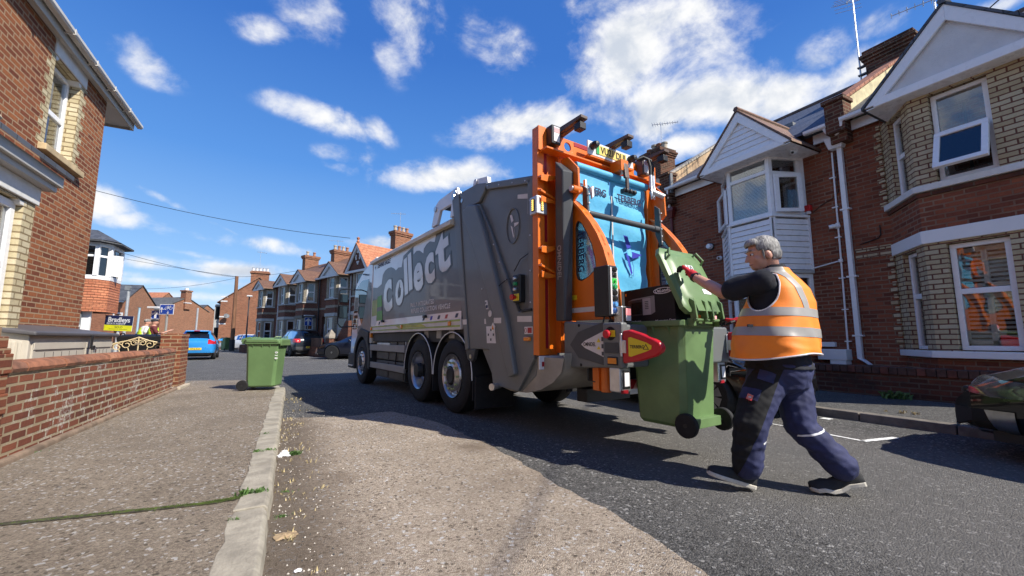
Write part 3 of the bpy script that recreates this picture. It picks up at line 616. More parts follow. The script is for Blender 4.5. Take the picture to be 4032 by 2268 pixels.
# ------------------------------------------------------------------ wheelie bins
def bin_mesh(root, m, mlid, sx=1, lid=True, W=.58, Dp=.72, Hh=1.0, num=None, bev=.012):
    """two-wheeled bin in local axes: +y is the front (opens), -y the hinge and wheel side, origin on the ground"""
    w0, w1 = W*.41, W*.5; f0, f1 = Dp*.34, Dp*.46; b0, b1 = -Dp*.36, -Dp*.44; c = .05
    def oct_(w, f, b, z, cc): return [(-w+cc,b,z),(w-cc,b,z),(w,b+cc,z),(w,f-cc,z),(w-cc,f,z),(-w+cc,f,z),(-w,f-cc,z),(-w,b+cc,z)]
    mb = MB(); z0 = .06
    mb.loft([oct_(w0-.02,f0-.02,b0+.02,z0,c), oct_(w0,f0,b0,z0+.03,c), oct_(w1-.035,f1-.045,b1+.03,Hh-.10,.045), oct_(w1-.03,f1-.04,b1+.025,Hh-.075,.04), oct_(w1,f1,b1,Hh-.07,.03), oct_(w1,f1,b1,Hh-.02,.03), oct_(w1-.03,f1-.03,b1+.03,Hh-.02,.03), oct_(w0-.03,f0-.03,b0+.03,z0+.05,.03)], caps=True)
    mb.box((-w1+.02,f1-.012,Hh-.105),(w1-.02,f1+.012,Hh-.02))
    for x in (-.19,-.07,.07,.19): mb.prism([(f1-.05,Hh-.20),(f1+.002,Hh-.07),(f1-.05,Hh-.07)], 'x', x-.006, x+.006)
    for sgn in (-1, 1):
        for y in (-.16, .0, .14): mb.prism([(sgn*(w1-.045),Hh-.17),(sgn*(w1-.002),Hh-.07),(sgn*(w1-.045),Hh-.07)], 'y', y-.006, y+.006)
    for x in (-.2, .2): mb.box((x-.02,b1-.055,Hh-.075),(x+.02,b1+.01,Hh-.005))
    mb.build('bin_body', m, root, bevel=bev, seg=2)
    mb = MB(); mb.tube([(-.235,b1-.045,Hh-.02),(.235,b1-.045,Hh-.02)], .014, 8); mb.build('handle_bar', m, root)
    mb = MB(); mb.tube([(-W*.46,b0-.035,.10),(W*.46,b0-.035,.10)], .011, 8); mb.box((-w0+.04,b0-.06,.06),(w0-.04,b0+.02,.14)); mb.build('axle', m, root, bevel=.006)
    for sgn in (-1, 1):
        x = sgn*W*.46; o = (x, b0-.035, .10)
        wb = MB(); wb.lathe([(.062,-.025),(.092,-.025),(.10,-.017),(.10,.017),(.092,.025),(.062,.025)], o, 'x', 28); wh = wb.build('wheel', M_RUB, root, smooth=40)
        hb = MB(); hb.lathe([(.0,-.018),(.064,-.018),(.064,.018),(.0,.018)], o, 'x', 20)
        for k in range(8):
            a = k*math.pi/4; hb.box((-.023,-.006,.018),(.023,.006,.06), 0, Matrix.Translation(Vector(o)) @ Matrix.Rotation(a, 4, 'X'))
        hb.lathe([(.0,-.026),(.018,-.026),(.018,.026),(.0,.026)], o, 'x', 12); hb.build('hub', M_BLACK, wh)
    return w1, f1, b1
def bin_lid(root, m, w1, f1, b1, Hh, ang=0, num=None, numm=None):
    """lid hinged along the handle side; ang = opening angle"""
    hinge = Vector((0, b1-.05, Hh-.01)); Mx = Matrix.Translation(hinge) @ Matrix.Rotation(ang, 4, 'X')
    L = f1-b1+.045; mb = MB(); w = w1+.012
    def loop(ins, z, c): return [(-w+ins+c,.05+ins,z),(w-ins-c,.05+ins,z),(w-ins,.05+ins+c,z),(w-ins,L-ins-c,z),(w-ins-c,L-ins+.02,z),(-w+ins+c,L-ins+.02,z),(-w+ins,L-ins-c,z),(-w+ins,.05+ins+c,z)]
    mb.loft([loop(0,-.025,.05), loop(0,.018,.05), loop(.02,.032,.06), loop(.055,.034,.07), loop(.075,.050,.07), loop(.12,.058,.07)], caps=True, M=Mx)
    mb.prism([(.10,.055),(.26,.058),(.31,.05),(.05,.05)], 'x', -.17, .17, 0, Mx)
    l = mb.build('lid', m, root, bevel=.008, smooth=35)
    for x in (-.21, -.05, .05, .21):
        mb = MB(); mb.hexa([Mx @ Vector(v) for v in ((x-.012,.0,-.02),(x+.012,.0,-.02),(x+.012,.2,.03),(x-.012,.2,.03),(x-.012,-.012,.035),(x+.012,-.012,.035),(x+.012,.13,.078),(x-.012,.13,.078))])
        mb.hexa([(x-.012,b1-.07,Hh-.035),(x+.012,b1-.07,Hh-.035),(x+.012,b1-.03,Hh-.035),(x-.012,b1-.03,Hh-.035)] + [Mx @ Vector(v) for v in ((x-.012,-.02,.03),(x+.012,-.02,.03),(x+.012,.02,.03),(x-.012,.02,.03))])
        mb.build('hinge_arm', m, l, bevel=.004)
    for sgn in (-1, 1):
        mb = MB(); mb.tube([Mx @ Vector(v) for v in ((sgn*w1*.66,L-.035,.035),(sgn*w1*.70,L-.02,.075),(sgn*w1*.88,L-.10,.078),(sgn*w1*.92,L-.12,.035))], .011, 6)
        mb.build('lid_handle', m, l)
    if num:
        z = .0615
        pl = MB(); pl.add([Mx @ Vector(v) for v in ((-.055,L-.25,z),(.055,L-.25,z),(.055,L-.17,z),(-.055,L-.17,z))], [(0,1,2,3)])
        pl.build('number_label', M_PAPER, l)
        lettering(num, M_BLACK, l, Mx @ frame_m((0,L-.21,z+.001), (1,0,0), (0,1,0)), .085, .002)
        pl = MB(); pl.add([Mx @ Vector(v) for v in ((.03,L-.47,z),(.15,L-.47,z),(.15,L-.42,z),(.03,L-.42,z))], [(0,1,2,3)]); pl.build('sticker', M_PAPER, l)
    return l
M_GREEN = pm('green_bin', (.125,.215,.085), .42, var=.10, vs=3, dirt=.14, dirtc=(.16,.19,.11)); M_GREEN2 = pm('green_bin_scuffed', (.135,.225,.09), .4, var=.12, vs=4, dirt=.22, dirtc=(.17,.20,.12))
M_BINK = pm('black_bin', (.014,.014,.015), .38, var=.2, dirt=.2, dirtc=(.05,.05,.05))
# green bin standing on the left kerb: the wheels point left, its side faces the camera
b1_ = thing('wheelie_bin', 'green wheelie bin with closed lid standing alone on the left kerb', 'wheelie bin', (-.42, 9.62, .08), R(-90-17))
r_ = bin_mesh(b1_, M_GREEN, M_GREEN, W=.56, Dp=.72, Hh=.95); bin_lid(b1_, M_GREEN, *r_, .95, 0)
lettering('0 1 8', M_PAPER, b1_, frame_m((.247,.255,.66), (0,0,-1), (0,1,0)), .07, .002, name='painted_number')
b2_ = thing('wheelie_bin', 'black wheelie bin with a chipped lid behind the cream iron gate', 'wheelie bin', (-2.72, 11.35, .1), R(180))
r_ = bin_mesh(b2_, M_BINK, M_BINK, W=.74, Dp=.72, Hh=1.0); bin_lid(b2_, M_BINK, *r_, 1.0, 0)
# ------------------------------------------------------------------ terrace on the right, walls on X = 9.3 facing the road
FRt = Fr((9.3, 20), (9.3, -4))
def sY(y): return 20-y            # s from Y on the right-hand wall line
S_MAIN = (9.02, 5.20, 13.0, 7.72)  # eave X, Z and ridge X, Z
def slope_z(x): return S_MAIN[1] + (x-S_MAIN[0])*(S_MAIN[3]-S_MAIN[1])/(S_MAIN[2]-S_MAIN[0])
def main_roof(root, y0, y1, m):
    mb = MB(); t = .06
    mb.add([(9.02,y0,5.20),(9.02,y1,5.20),(13,y1,7.72),(13,y0,7.72),(17,y0,5.2),(17,y1,5.2),(9.02,y0,5.20+t),(9.02,y1,5.20+t),(13,y1,7.72+t),(13,y0,7.72+t),(17,y0,5.2+t),(17,y1,5.2+t)],
           [(0,3,2,1),(3,4,5,2),(6,7,8,9),(9,8,11,10),(0,1,7,6),(0,6,9,3),(3,9,10,4),(1,2,8,7),(2,5,11,8),(4,10,11,5)])
    o = mb.build('roof', m, root, world=True)
    mb = MB(); n = int((y1-y0)/.3)
    for i in range(n): a = y0+(y1-y0)*i/n; mb.tube([(13,a+.005,7.77),(13,a+(y1-y0)/n-.005,7.77)], .085, 8)
    rel(mb.build('ridge_tiles', pm('ridge_tile', (.13,.085,.065), .85, var=.3, dirt=.3), None), o); return o
def gable(root, xf, yc, hw, ze, za, barge, infill, roofm, boards=False, back=11.2, fm=M_PVC):
    """front gable over a bay: barge boards, infill, soffit, two roof slopes back into the main roof"""
    mb = MB(); sl = (za-ze)/hw; w = barge
    L = [(yc+hw+.06,ze-.08),(yc,za),(yc,za-w*1.35),(yc+hw+.06-w*.95,ze-.08)]; mb.prism(L, 'x', xf-.03, xf+.02)
    L = [(yc-hw-.06,ze-.08),(yc-hw-.06+w*.95,ze-.08),(yc,za-w*1.35),(yc,za)]; mb.prism(L, 'x', xf-.032, xf+.018)
    mb.box((xf-.028,yc-hw+.06,ze-.11),(xf+.03,yc+hw-.06,ze+.02))
    mb.build('bargeboard', fm, root, world=True, bevel=.006)
    mb = MB(); mb.prism([(yc+hw-.02,ze+.0),(yc,za-w),(yc-hw+.02,ze+.0)], 'x', xf+.035, xf+.06)
    if boards:
        z = ze+.02
        while z < za-w-.12:
            hh = (za-w-z)/(za-w-ze)*(hw-.05); mb.hexa([(xf+.012,yc-hh,z),(xf+.05,yc-hh,z),(xf+.05,yc+hh,z),(xf+.012,yc+hh,z),(xf+.028,yc-hh+.1,z+.112),(xf+.05,yc-hh+.1,z+.112),(xf+.05,yc+hh-.1,z+.112),(xf+.028,yc+hh-.1,z+.112)]); z += .118
    mb.build('gable_panel', infill, root, world=True)
    mb = MB(); mb.box((xf,yc-hw-.05,ze-.115),(9.32,yc+hw+.05,ze-.10)); mb.build('soffit', M_PVC, root, world=True)
    mb = MB(); t = .05; e = .10
    for s_ in (1, -1):
        A = [(xf-.05,yc,za),(back,yc,za),(back,yc+s_*(hw+e),za-sl*(hw+e)),(xf-.05,yc+s_*(hw+e),za-sl*(hw+e))]
        mb.hexa([tuple(p) for p in A] + [(p[0],p[1],p[2]+t) for p in A])
    mb.tube([(xf-.06,yc,za+.05),(back,yc,za+.05)], .06, 6, 0)
    mb.build('gable_roof', roofm, root, world=True)
def bay_facets(root, pts, bands, name='bay', mats=None):
    """pts: plan corners from the wall out and back; bands: (z0, z1, material index, projection); openings per facet with reveals"""
    mb = MB(); Fs = [Fr(a, b) for a, b in zip(pts, pts[1:])]
    return Fs
def gutter(root, y0, y1, x=9.0, z=5.22, m=M_PVC, name='gutter'):
    mb = MB(); gp = [(-.06,.0),(-.055,-.05),(-.03,-.075),(.03,-.075),(.055,-.05),(.06,.0),(.05,.0),(.03,-.062),(-.03,-.062),(-.05,.0)]
    mb.prism([(a+x, b+z) for a, b in gp], 'y', y0, y1); mb.build(name, m, root, world=True, bevel=.003)
def ring_band(mb, pts, z0, z1, out, mi=0, inset=.12):
    """a projecting band that follows the plan corners pts (walked with the outside on the right)"""
    n = len(pts); P = [Vector((*p, 0)) for p in pts]; D = [(P[i+1]-P[i]).normalized() for i in range(n-1)]; O = [Vector((d.y, -d.x, 0)) for d in D]
    def off(k):
        r = []
        for i in range(n):
            if i == 0: v = O[0]
            elif i == n-1: v = O[-1]
            else: v = (O[i-1]+O[i]); v = v/(v.dot(O[i]))
            r.append(P[i]+v*k)
        return r
    a, b = off(out), off(-inset)
    for i in range(n-1):
        mb.hexa([(b[i].x,b[i].y,z0),(b[i+1].x,b[i+1].y,z0),(a[i+1].x,a[i+1].y,z0),(a[i].x,a[i].y,z0),(b[i].x,b[i].y,z1),(b[i+1].x,b[i+1].y,z1),(a[i+1].x,a[i+1].y,z1),(a[i].x,a[i].y,z1)], mi)
def chimney(root, x0, x1, y0, y1, z0, z1, pots=4, m=B_CHIM, potc=(.30,.13,.07)):
    mb = MB(); mb.box((x0,y0,z0),(x1,y1,z1-.33))
    for i, d in enumerate((.03,.06,.09)): mb.box((x0-d,y0-d,z1-.33+.075*i),(x1+d,y1+d,z1-.33+.075*(i+1)))
    mb.box((x0-.04,y0-.04,z1-.105),(x1+.04,y1+.04,z1))
    c = mb.build('chimney', m, root, world=True, bevel=.006)
    for i in range(pots):
        yy = y0+(y1-y0)*(i+.5)/pots; p = MB(); h = .28+.05*((i*7) % 3)
        p.lathe([(.11,z1-.01),(.10,z1+h*.8),(.125,z1+h*.82),(.125,z1+h),(.08,z1+h),(.08,z1+.1)], ((x0+x1)/2,yy,0), 'z', 14); rel(p.build('chimney_pot', pm('chimney_pot', potc if i % 2 else (.42,.36,.27), .85, var=.25), None, smooth=40), c)
    return c
def quoins(Fz, s0, s1, z0, z1, zone):
    pass
# ---- nearest house: cream brick bay
ha = thing('terraced_house', 'nearest right-hand brick house with a white roughcast gable over a cream brick bay', 'house', (9.3, 3.8, 0), group='terraced houses on the right of the street')
mb = MB(); wall(mb, FRt, sY(3.82), sY(.45), 0, 5.2)
mb.add([(9.3,.45,0),(17,.45,0),(17,.45,5.2),(13,.45,7.7),(9.3,.45,5.35)], [(0,1,2,3,4)]); mb.build('wall', B_RIGHT, ha, world=True)
AP = [(9.3,3.25),(8.55,2.62),(8.55,1.40),(9.3,.77)]
FA = [Fr(a, b) for a, b in zip(AP, AP[1:])]
M_ROUGH = pm('roughcast', (.70,.70,.69), .95, var=.05, vs=5, bmp=.012, bs=70, dirt=.12, dirtc=(.5,.5,.49))
mb = MB(); OPA = []
for i, F in enumerate(FA):
    L = F.len; ow = [(.27,.74),(.24,.87),(.25,.72)][i]
    wall(mb, F, 0, L, 0, .80, mi=0)
    wall(mb, F, 0, L, .80, 2.56, [(ow[0],ow[1],.88,2.46,1)], .13, 1, 1)
    wall(mb, F, 0, L, 2.56, 3.32, mi=0)
    q = []; z = 3.40; k = 0
    wall(mb, F, 0, L, 3.32, 4.90, [(ow[0],ow[1],3.42,4.82,1)], .13, 1, 1)
    OPA.append(ow)
mb.build('bay', [B_RIGHT, B_CREAM], ha, world=True)
# toothed cream quoins where the bay meets the wall
mb = MB(); z = .88; k = 0
while z < 4.9:
    if not 2.44 < z < 3.36:
        d = .115 if k % 2 else .05
        mb.box((9.285,3.25-.03,z),(9.297-.004,3.25+d,z+.075)); mb.hexa([(9.3-.05,3.24,z),(9.3-.05,3.30,z),(9.31,3.30,z),(9.31,3.24,z),(9.25,3.24,z+.072),(9.25,3.3,z+.072),(9.31,3.3,z+.072),(9.31,3.24,z+.072)])
    z += .11; k += 1
for i_ in (0,):
    pass
stuff(mb.build('quoin_bricks', B_CREAM, ha, world=True, bevel=.004)); del bpy.data.objects['quoin_bricks']['kind']
mb = MB(); ring_band(mb, AP, 2.50, 2.70, .035); mb.build('lintel', M_WHITE, ha, world=True, bevel=.008)
mb = MB(); ring_band(mb, AP, 3.305, 3.405, .075); mb.build('sill', M_STONE, ha, world=True, bevel=.01)
mb = MB(); ring_band(mb, AP, 3.235, 3.30, .03); mb.build('dentil_course', B_LOW, ha, world=True)
mb = MB(); ring_band(mb, AP, .775, .875, .075); mb.build('sill', M_WHITE, ha, world=True, bevel=.01)
for i, F in enumerate(FA):
    a, b = OPA[i]
    if i == 1:
        window(ha, F, a+.01, b-.01, 3.43, 4.80, -.075, M_PVC, G_NEAR, rails=(4.17,), fw=.06, back=M_DARK)
        # the lower light swung open at the bottom
        c, s_ = math.cos(R(22)), math.sin(R(22)); zt = 4.14; H_ = .63
        def T(u, v, w): return F(a+.03+u, -.03+v*s_+w*c, zt-v*c+w*s_)
        W = b-a-.06; sm = MB()
        for (u0, u1, v0, v1) in ((0,W,0,.07),(0,W,H_-.07,H_),(0,.07,.07,H_-.07),(W-.07,W,.07,H_-.07)):
            sm.hexa([T(u0,v0,0),T(u1,v0,0),T(u1,v1,0),T(u0,v1,0),T(u0,v0,.06),T(u1,v0,.06),T(u1,v1,.06),T(u0,v1,.06)])
        sash = sm.build('open_sash', M_PVC, ha, world=True, bevel=.006); g = MB()
        g.hexa([T(.05,.05,.025),T(W-.05,.05,.025),T(W-.05,H_-.05,.025),T(.05,H_-.05,.025),T(.05,.05,.035),T(W-.05,.05,.035),T(W-.05,H_-.05,.035),T(.05,H_-.05,.035)]); rel(g.build('pane', G_DARK, None), sash)
        window(ha, F, a+.01, b-.01, .89, 2.45, -.075, M_PVC, G_NEAR, rails=(1.74,), fw=.065, slats=(.062, M_WHITE, .1, .9), back=M_DARK)
        for (z0, z1) in ((.98,1.69),(1.80,2.38)):
            sm = MB(); w_ = b-a
            for f in (.1,.49,.53,.9): F.box(sm, a+w_*f-.018, a+w_*f+.018, -.24, -.20, z0, z1)
            for z in (z0, z1-.05): F.box(sm, a+w_*.1, a+w_*.9, -.24, -.20, z, z+.05)
            sm.build('shutter_frame', M_WHITE, ha, world=True, bevel=.004)
    else:
        window(ha, F, a+.01, b-.01, 3.43, 4.80, -.075, M_PVC, G_NEAR, rails=(4.14,), curtain=(M_CURT, [(.55,1,0,1)]), back=M_DARK)
        window(ha, F, a+.01, b-.01, .89, 2.45, -.075, M_PVC, G_NEAR, rails=(1.74,), slats=(.062, M_WHITE, .1, .9), back=M_DARK)
gable(ha, 8.32, 2.01, 1.0, 4.96, 6.0, .19, M_ROUGH, S_SLATE)
mb = MB()
for z in (2.53, 2.655):
    for y in (3.27,3.46,3.64): mb.box((9.288,y,z),(9.31,y+.17,z+.068))
mb.build('cream_band', B_CREAM, ha, world=True, bevel=.004)
main_roof(ha, .45, 3.72, S_SLATE); gutter(ha, 3.12, 3.72); gutter(ha, .5, .9)
MB().box((9.21,3.1,5.0),(9.245,3.78,5.19)).build('fascia', M_PVC, ha, world=True, bevel=.004)
def party_wall(root, y, facem, capm, drop=0):
    mb = MB(); w_ = .13; x0, x1 = 9.12, 12.9
    A = [(x0, slope_z(x0)-.25), (x1, slope_z(x1)-.25), (x1, slope_z(x1)+.34), (x0, slope_z(x0)+.34)]
    mb.prism(A, 'y', y-w_, y+w_); mb.build('parapet', facem, root, world=True)
    mb = MB(); x = x0-.05
    while x < x1-.2:
        z = slope_z(x)+.345; z2 = slope_z(x+.22)+.345
        mb.hexa([(x,y-w_-.04,z),(x+.21,y-w_-.04,z2-.006),(x+.21,y+w_+.04,z2-.006),(x,y+w_+.04,z),(x,y-w_-.04,z+.07),(x+.21,y-w_-.04,z2+.064),(x+.21,y+w_+.04,z2+.064),(x,y+w_+.04,z+.07)]); x += .22
    mb.build('parapet_coping', capm, root, world=True, bevel=.01)
    mb = MB(); mb.box((8.98,y-.16,4.98),(9.3,y+.16,5.58)); mb.box((8.94,y-.19,5.58),(9.32,y+.19,5.66)); mb.box((9.08,y-.14,4.80),(9.3,y+.14,4.98)); mb.build('corbel', B_CHIM, root, world=True, bevel=.006)
M_CREAMR = pm('cream_render', (.62,.54,.33), .9, var=.2, vs=5, dirt=.3, dirtc=(.22,.19,.13))
party_wall(ha, 3.80, M_CREAMR, pm('coping_tile', (.34,.14,.08), .85, var=.3, vs=8, dirt=.15))
chimney(ha, 12.0, 12.75, 3.45, 4.33, 6.6, 8.02, 0)
# ---- white clad house
hb = thing('terraced_house', 'brick house with a white boarded two-storey bay and gable behind the workman', 'house', (9.3, 5.9, 0), group='terraced houses on the right of the street')
BPt = [(9.3,6.46),(8.55,5.79),(8.55,4.85),(9.3,4.56)]
FBs = [Fr(a, b) for a, b in zip(BPt, BPt[1:])]
mb = MB(); wall(mb, FRt, sY(7.94), sY(3.82), 0, 5.2); mb.build('wall', B_RIGHT, hb, world=True)
mb = MB()
for F in FBs: wall(mb, F, 0, F.len, 0, .92); F.box(mb, 0, F.len, -.3, -.12, .92, 2.40)
mb.build('bay_base', B_RIGHT, hb, world=True)
mb = MB(); mg = .006
for F in FBs:
    z = 2.45
    while z < 3.50:
        h = min(.117, 3.53-z); mb.hexa([F(0,.032,z),F(F.len,.032,z),F(F.len,-.05,z),F(0,-.05,z),F(0,.012,z+h-mg),F(F.len,.012,z+h-mg),F(F.len,-.05,z+h-mg),F(0,-.05,z+h-mg)]); z += .117
    for s_ in (0.0, F.len-.035): F.box(mb, s_, s_+.035, -.05, .045, 2.43, 3.54)
mb.build('cladding', M_PVC, hb, world=True)
mb = MB(); ring_band(mb, BPt, 3.53, 3.575, .06); mb.build('sill', M_PVC, hb, world=True, bevel=.008)
mb = MB(); ring_band(mb, BPt, 2.37, 2.435, .05); mb.build('lower_soffit', M_FASC, hb, world=True, bevel=.008)
mb = MB(); ring_band(mb, BPt, .905, .995, .08); mb.hexa([(9.22,4.26,.905),(9.31,4.26,.905),(9.31,4.7,.905),(9.22,4.7,.905),(9.22,4.26,.995),(9.31,4.26,.995),(9.31,4.7,.995),(9.22,4.7,.995)]); mb.build('sill', M_WHITE, hb, world=True, bevel=.01)
M_BLIND = pm('pale_blind', (.60,.64,.68), .8, var=.03)
for i, F in enumerate(FBs):
    L = F.len
    if i == 1:
        window(hb, F, .0, L, 3.575, 4.86, .0, M_PVC, G_NEAR, rails=(4.52,), fw=.075, slats=(.03, M_BLIND, .04, .96), back=M_DARK)
        window(hb, F, .0, L, .995, 2.37, .0, M_PVC, G_NEAR, rails=(1.95,), fw=.075, curtain=(M_CURT, [(0,.6,0,1)]), back=M_DARK)
    else:
        w_ = window(hb, F, .0, L, 3.575, 4.86, .0, M_PVC, G_NEAR, rails=(4.48,), mull=((L-.13,) if i == 2 else ()), fw=.085, curtain=(M_CURT, [(.1,.35,0,.6)]), back=M_DARK)
        window(hb, F, .0, L, .995, 2.37, .0, M_PVC, G_NEAR, rails=(1.95,), fw=.085, curtain=(M_CURTG, [(0,1,0,1)]), back=M_DARK)
        # opened casement
        hs = .07 if i == 2 else L-.07; an = R(9 if i == 2 else -5); ww = L-.26 if i == 2 else -(L-.2)
        def T(u, w, z): return F(hs+u*math.cos(an)*(1)-w*math.sin(an)*0, .012+abs(u*math.sin(an))+w, z)
        sm = MB(); z0, z1 = 3.63, 4.43
        for (u0, u1, a0, a1) in ((0,1,0,.09),(0,1,.91,1),(0,.16,.09,.91),(.84,1,.09,.91)):
            sm.hexa([T(ww*u0,0,z0+(z1-z0)*a0),T(ww*u1,0,z0+(z1-z0)*a0),T(ww*u1,.05,z0+(z1-z0)*a0),T(ww*u0,.05,z0+(z1-z0)*a0),T(ww*u0,0,z0+(z1-z0)*a1),T(ww*u1,0,z0+(z1-z0)*a1),T(ww*u1,.05,z0+(z1-z0)*a1),T(ww*u0,.05,z0+(z1-z0)*a1)])
        sash = sm.build('open_casement', M_PVC, hb, world=True, bevel=.005); g = MB()
        g.hexa([T(ww*.12,.02,z0+.05),T(ww*.88,.02,z0+.05),T(ww*.88,.03,z0+.05),T(ww*.12,.03,z0+.05),T(ww*.12,.02,z1-.05),T(ww*.88,.02,z1-.05),T(ww*.88,.03,z1-.05),T(ww*.12,.03,z1-.05)]); rel(g.build('pane', G_NEAR, None), sash)
gable(hb, 8.30, 5.27, .96, 4.93, 5.95, .18, M_PVC, S_BROWN, boards=True, back=10.6)
main_roof(hb, 3.88, 7.86, S_SLATEB); gutter(hb, 3.95, 4.35); gutter(hb, 6.25, 7.92)
mb = MB(); mb.box((9.21,3.95,4.98),(9.245,4.3,5.18)); mb.box((9.21,6.3,4.98),(9.245,7.86,5.18)); mb.build('fascia', M_PVC, hb, world=True, bevel=.004)
MB().box((10.6,5.35,6.27),(11.0,5.85,6.36)).build('roof_vent', M_LEAD, hb, world=True)
party_wall(hb, 7.95, M_REND, pm('coping_slab', (.42,.37,.30), .85, var=.25, dirt=.3))
MB().box((9.0,7.74,5.05),(9.10,8.0,5.62)).build('lead_flashing', M_LEAD, hb, world=True, bevel=.01)
# ---- house hidden beyond the lorry
hc = thing('terraced_house', 'dark brick house beyond the orange lifter with an old slate roof', 'house', (9.3, 10, 0), group='terraced houses on the right of the street')
mb = MB(); wall(mb, FRt, sY(13.2), sY(7.94), 0, 5.2); mb.build('wall', B_RIGHT, hc, world=True)
main_roof(hc, 8.04, 13.2, S_OLD); gutter(hc, 8.1, 13.2, m=M_BLACK)
chimney(hc, 12.0, 12.8, 10.75, 11.75, 6.9, 8.35, 4)
mb = MB(); mb.hexa([(9.7,8.25,5.66),(10.0,8.25,5.84),(10.0,8.75,5.84),(9.7,8.75,5.66),(9.68,8.25,5.72),(9.98,8.25,5.90),(9.98,8.75,5.90),(9.68,8.75,5.72)]); mb.build('rooflight', M_STEEL, hc, world=True, bevel=.01)
window(hc, FRt, sY(10.4), sY(9.4), 3.5, 4.8, .01, M_PVC, G_DARK, rails=(4.2,)); window(hc, FRt, sY(10.4), sY(9.4), 1.0, 2.4, .01, M_PVC, G_DARK, rails=(1.8,))
# ---- pipes, boxes and cameras on the walls
dp = thing('downpipe', 'white square downpipe with hopper between the cream bay and the white bay', 'downpipe', (9.24, 3.87, .6), group='downpipes')
mb = MB(); mb.box((9.20,3.83,.70),(9.28,3.91,4.78)); mb.build('pipe', M_PVC, dp, world=True, bevel=.006)
mb = MB(); mb.hexa([(9.14,3.80,4.74),(9.29,3.80,4.74),(9.29,4.02,4.74),(9.14,4.02,4.74),(9.10,3.72,4.98),(9.29,3.72,4.98),(9.29,4.08,4.98),(9.10,4.08,4.98)]); mb.build('hopper', M_PVC, dp, world=True, bevel=.012)
mb = MB(); mb.tube([(9.0,3.70,5.16),(9.0,3.70,5.08),(9.12,3.86,4.96),(9.14,3.86,4.9)], .034, 10); mb.tube([(9.0,4.0,5.14),(9.03,3.98,5.06),(9.16,3.92,5.0)], .03, 8); mb.build('swan_neck', M_PVC, dp, world=True, smooth=40)
mb = MB(); mb.hexa([(9.20,3.83,.70),(9.28,3.83,.70),(9.28,3.91,.70),(9.20,3.91,.70),(9.08,3.70,.60),(9.16,3.66,.60),(9.17,3.74,.66),(9.09,3.78,.66)]); mb.build('shoe', M_PVC, dp, world=True, bevel=.004)
for z in (1.1,2.2,3.5):
    MB().box((9.19,3.79,z),(9.295,3.95,z+.03)).build('clip', M_PVC, dp, world=True, bevel=.003)
d2 = thing('downpipe', 'dark red downpipe with hopper under a white swan neck beside the orange lifter', 'downpipe', (9.25, 7.98, .3), group='downpipes')
M_OXB = pm('oxblood_paint', (.13,.016,.014), .4, var=.15)
mb = MB(); mb.tube([(9.25,7.98,.3),(9.25,7.98,4.45)], .04, 10); mb.build('pipe', M_OXB, d2, world=True, smooth=40)
mb = MB(); mb.hexa([(9.19,7.92,4.42),(9.29,7.92,4.42),(9.29,8.04,4.42),(9.19,8.04,4.42),(9.13,7.83,4.60),(9.29,7.83,4.60),(9.29,8.13,4.60),(9.13,8.13,4.60)]); mb.box((9.12,7.82,4.60),(9.29,8.14,4.70)); mb.build('hopper', M_OXB, d2, world=True, bevel=.012)
mb = MB(); mb.tube([(9.0,7.85,5.16),(9.0,7.85,5.06),(9.17,7.98,4.90),(9.19,7.98,4.68)], .036, 10); mb.build('swan_neck', M_PVC, d2, world=True, smooth=40)
cb = MB(); cb.tube([(9.27,4.07,.62),(9.27,4.04,2.55),(9.27,4.02,4.72)], .016, 8); cb.tube([(9.27,4.045,2.55),(9.27,4.56,2.47)], .014, 8); cb.lathe([(.0,-.03),(.035,-.03),(.035,.03),(0,.03)], (9.265,4.045,2.55), 'z', 10); cb.lathe([(.0,-.03),(.035,-.03),(.035,.03),(0,.03)], (9.265,4.035,3.26), 'z', 10)
for z in (1.0,1.6,2.2,3.0,3.6,4.2): cb.box((9.245,4.0,z),(9.29,4.10,z+.02))
tag(cb.build('conduit', M_PVC, smooth=40), 'thin white cable conduit climbing the brick wall left of the downpipe', 'conduit')
def camera_unit(label, x, y, z, d):
    t = thing('security_camera', label, 'camera', (x, y, z), group='security cameras'); mb = MB(); mb.lathe([(.0,0),(.055,0),(.055,.02),(.03,.05),(0,.05)], (x,y,z), 'x', 16); mb.v = [(2*x-a, b, c) for a, b, c in mb.v]; mb.build('mount', M_PVC, t, world=True, smooth=40)
    o = Vector((x-.08, y, z)); q = Vector(d).normalized(); mb = MB(); mb.tube([o-q*.01, o+q*.03, o+q*.10], [.03,.042,.038], 12); mb.build('housing', M_PVC, t, world=True, smooth=40)
    mb = MB(); mb.tube([o+q*.099, o+q*.103], .026, 12); mb.build('lens', M_BLACK, t, world=True)
camera_unit('small white security camera on the conduit beside the white downpipe', 9.28, 4.05, 3.23, (-.4,.8,-.15))
camera_unit('small white security camera at the left foot of the boarded bay', 9.28, 6.58, 3.04, (-.6,-.5,-.2))
camera_unit('small white dome camera under the corner of the boarded gable', 8.75, 4.42, 4.80, (-.5,-.2,-.5))
al = thing('alarm_beacon', 'small red alarm box on the brick right of the boarded bay', 'alarm', (9.28, 4.53, 3.72)); MB().box((9.20,4.46,3.66),(9.299,4.58,3.78)).build('case', pm('alarm_red', (.55,.02,.02), .35), al, world=True, bevel=.012); MB().box((9.22,4.49,3.60),(9.299,4.55,3.66)).build('lamp', M_PVC, al, world=True, bevel=.01)
cb = MB(); cb.tube([(9.285,4.45,3.62),(9.285,4.30,3.72),(9.285,4.10,3.80),(9.285,3.98,3.9),(9.285,3.97,4.7)], .007, 5); tag(cb.build('cable', M_BLACK), 'thin black cable running from the red alarm box to the conduit', 'cable')
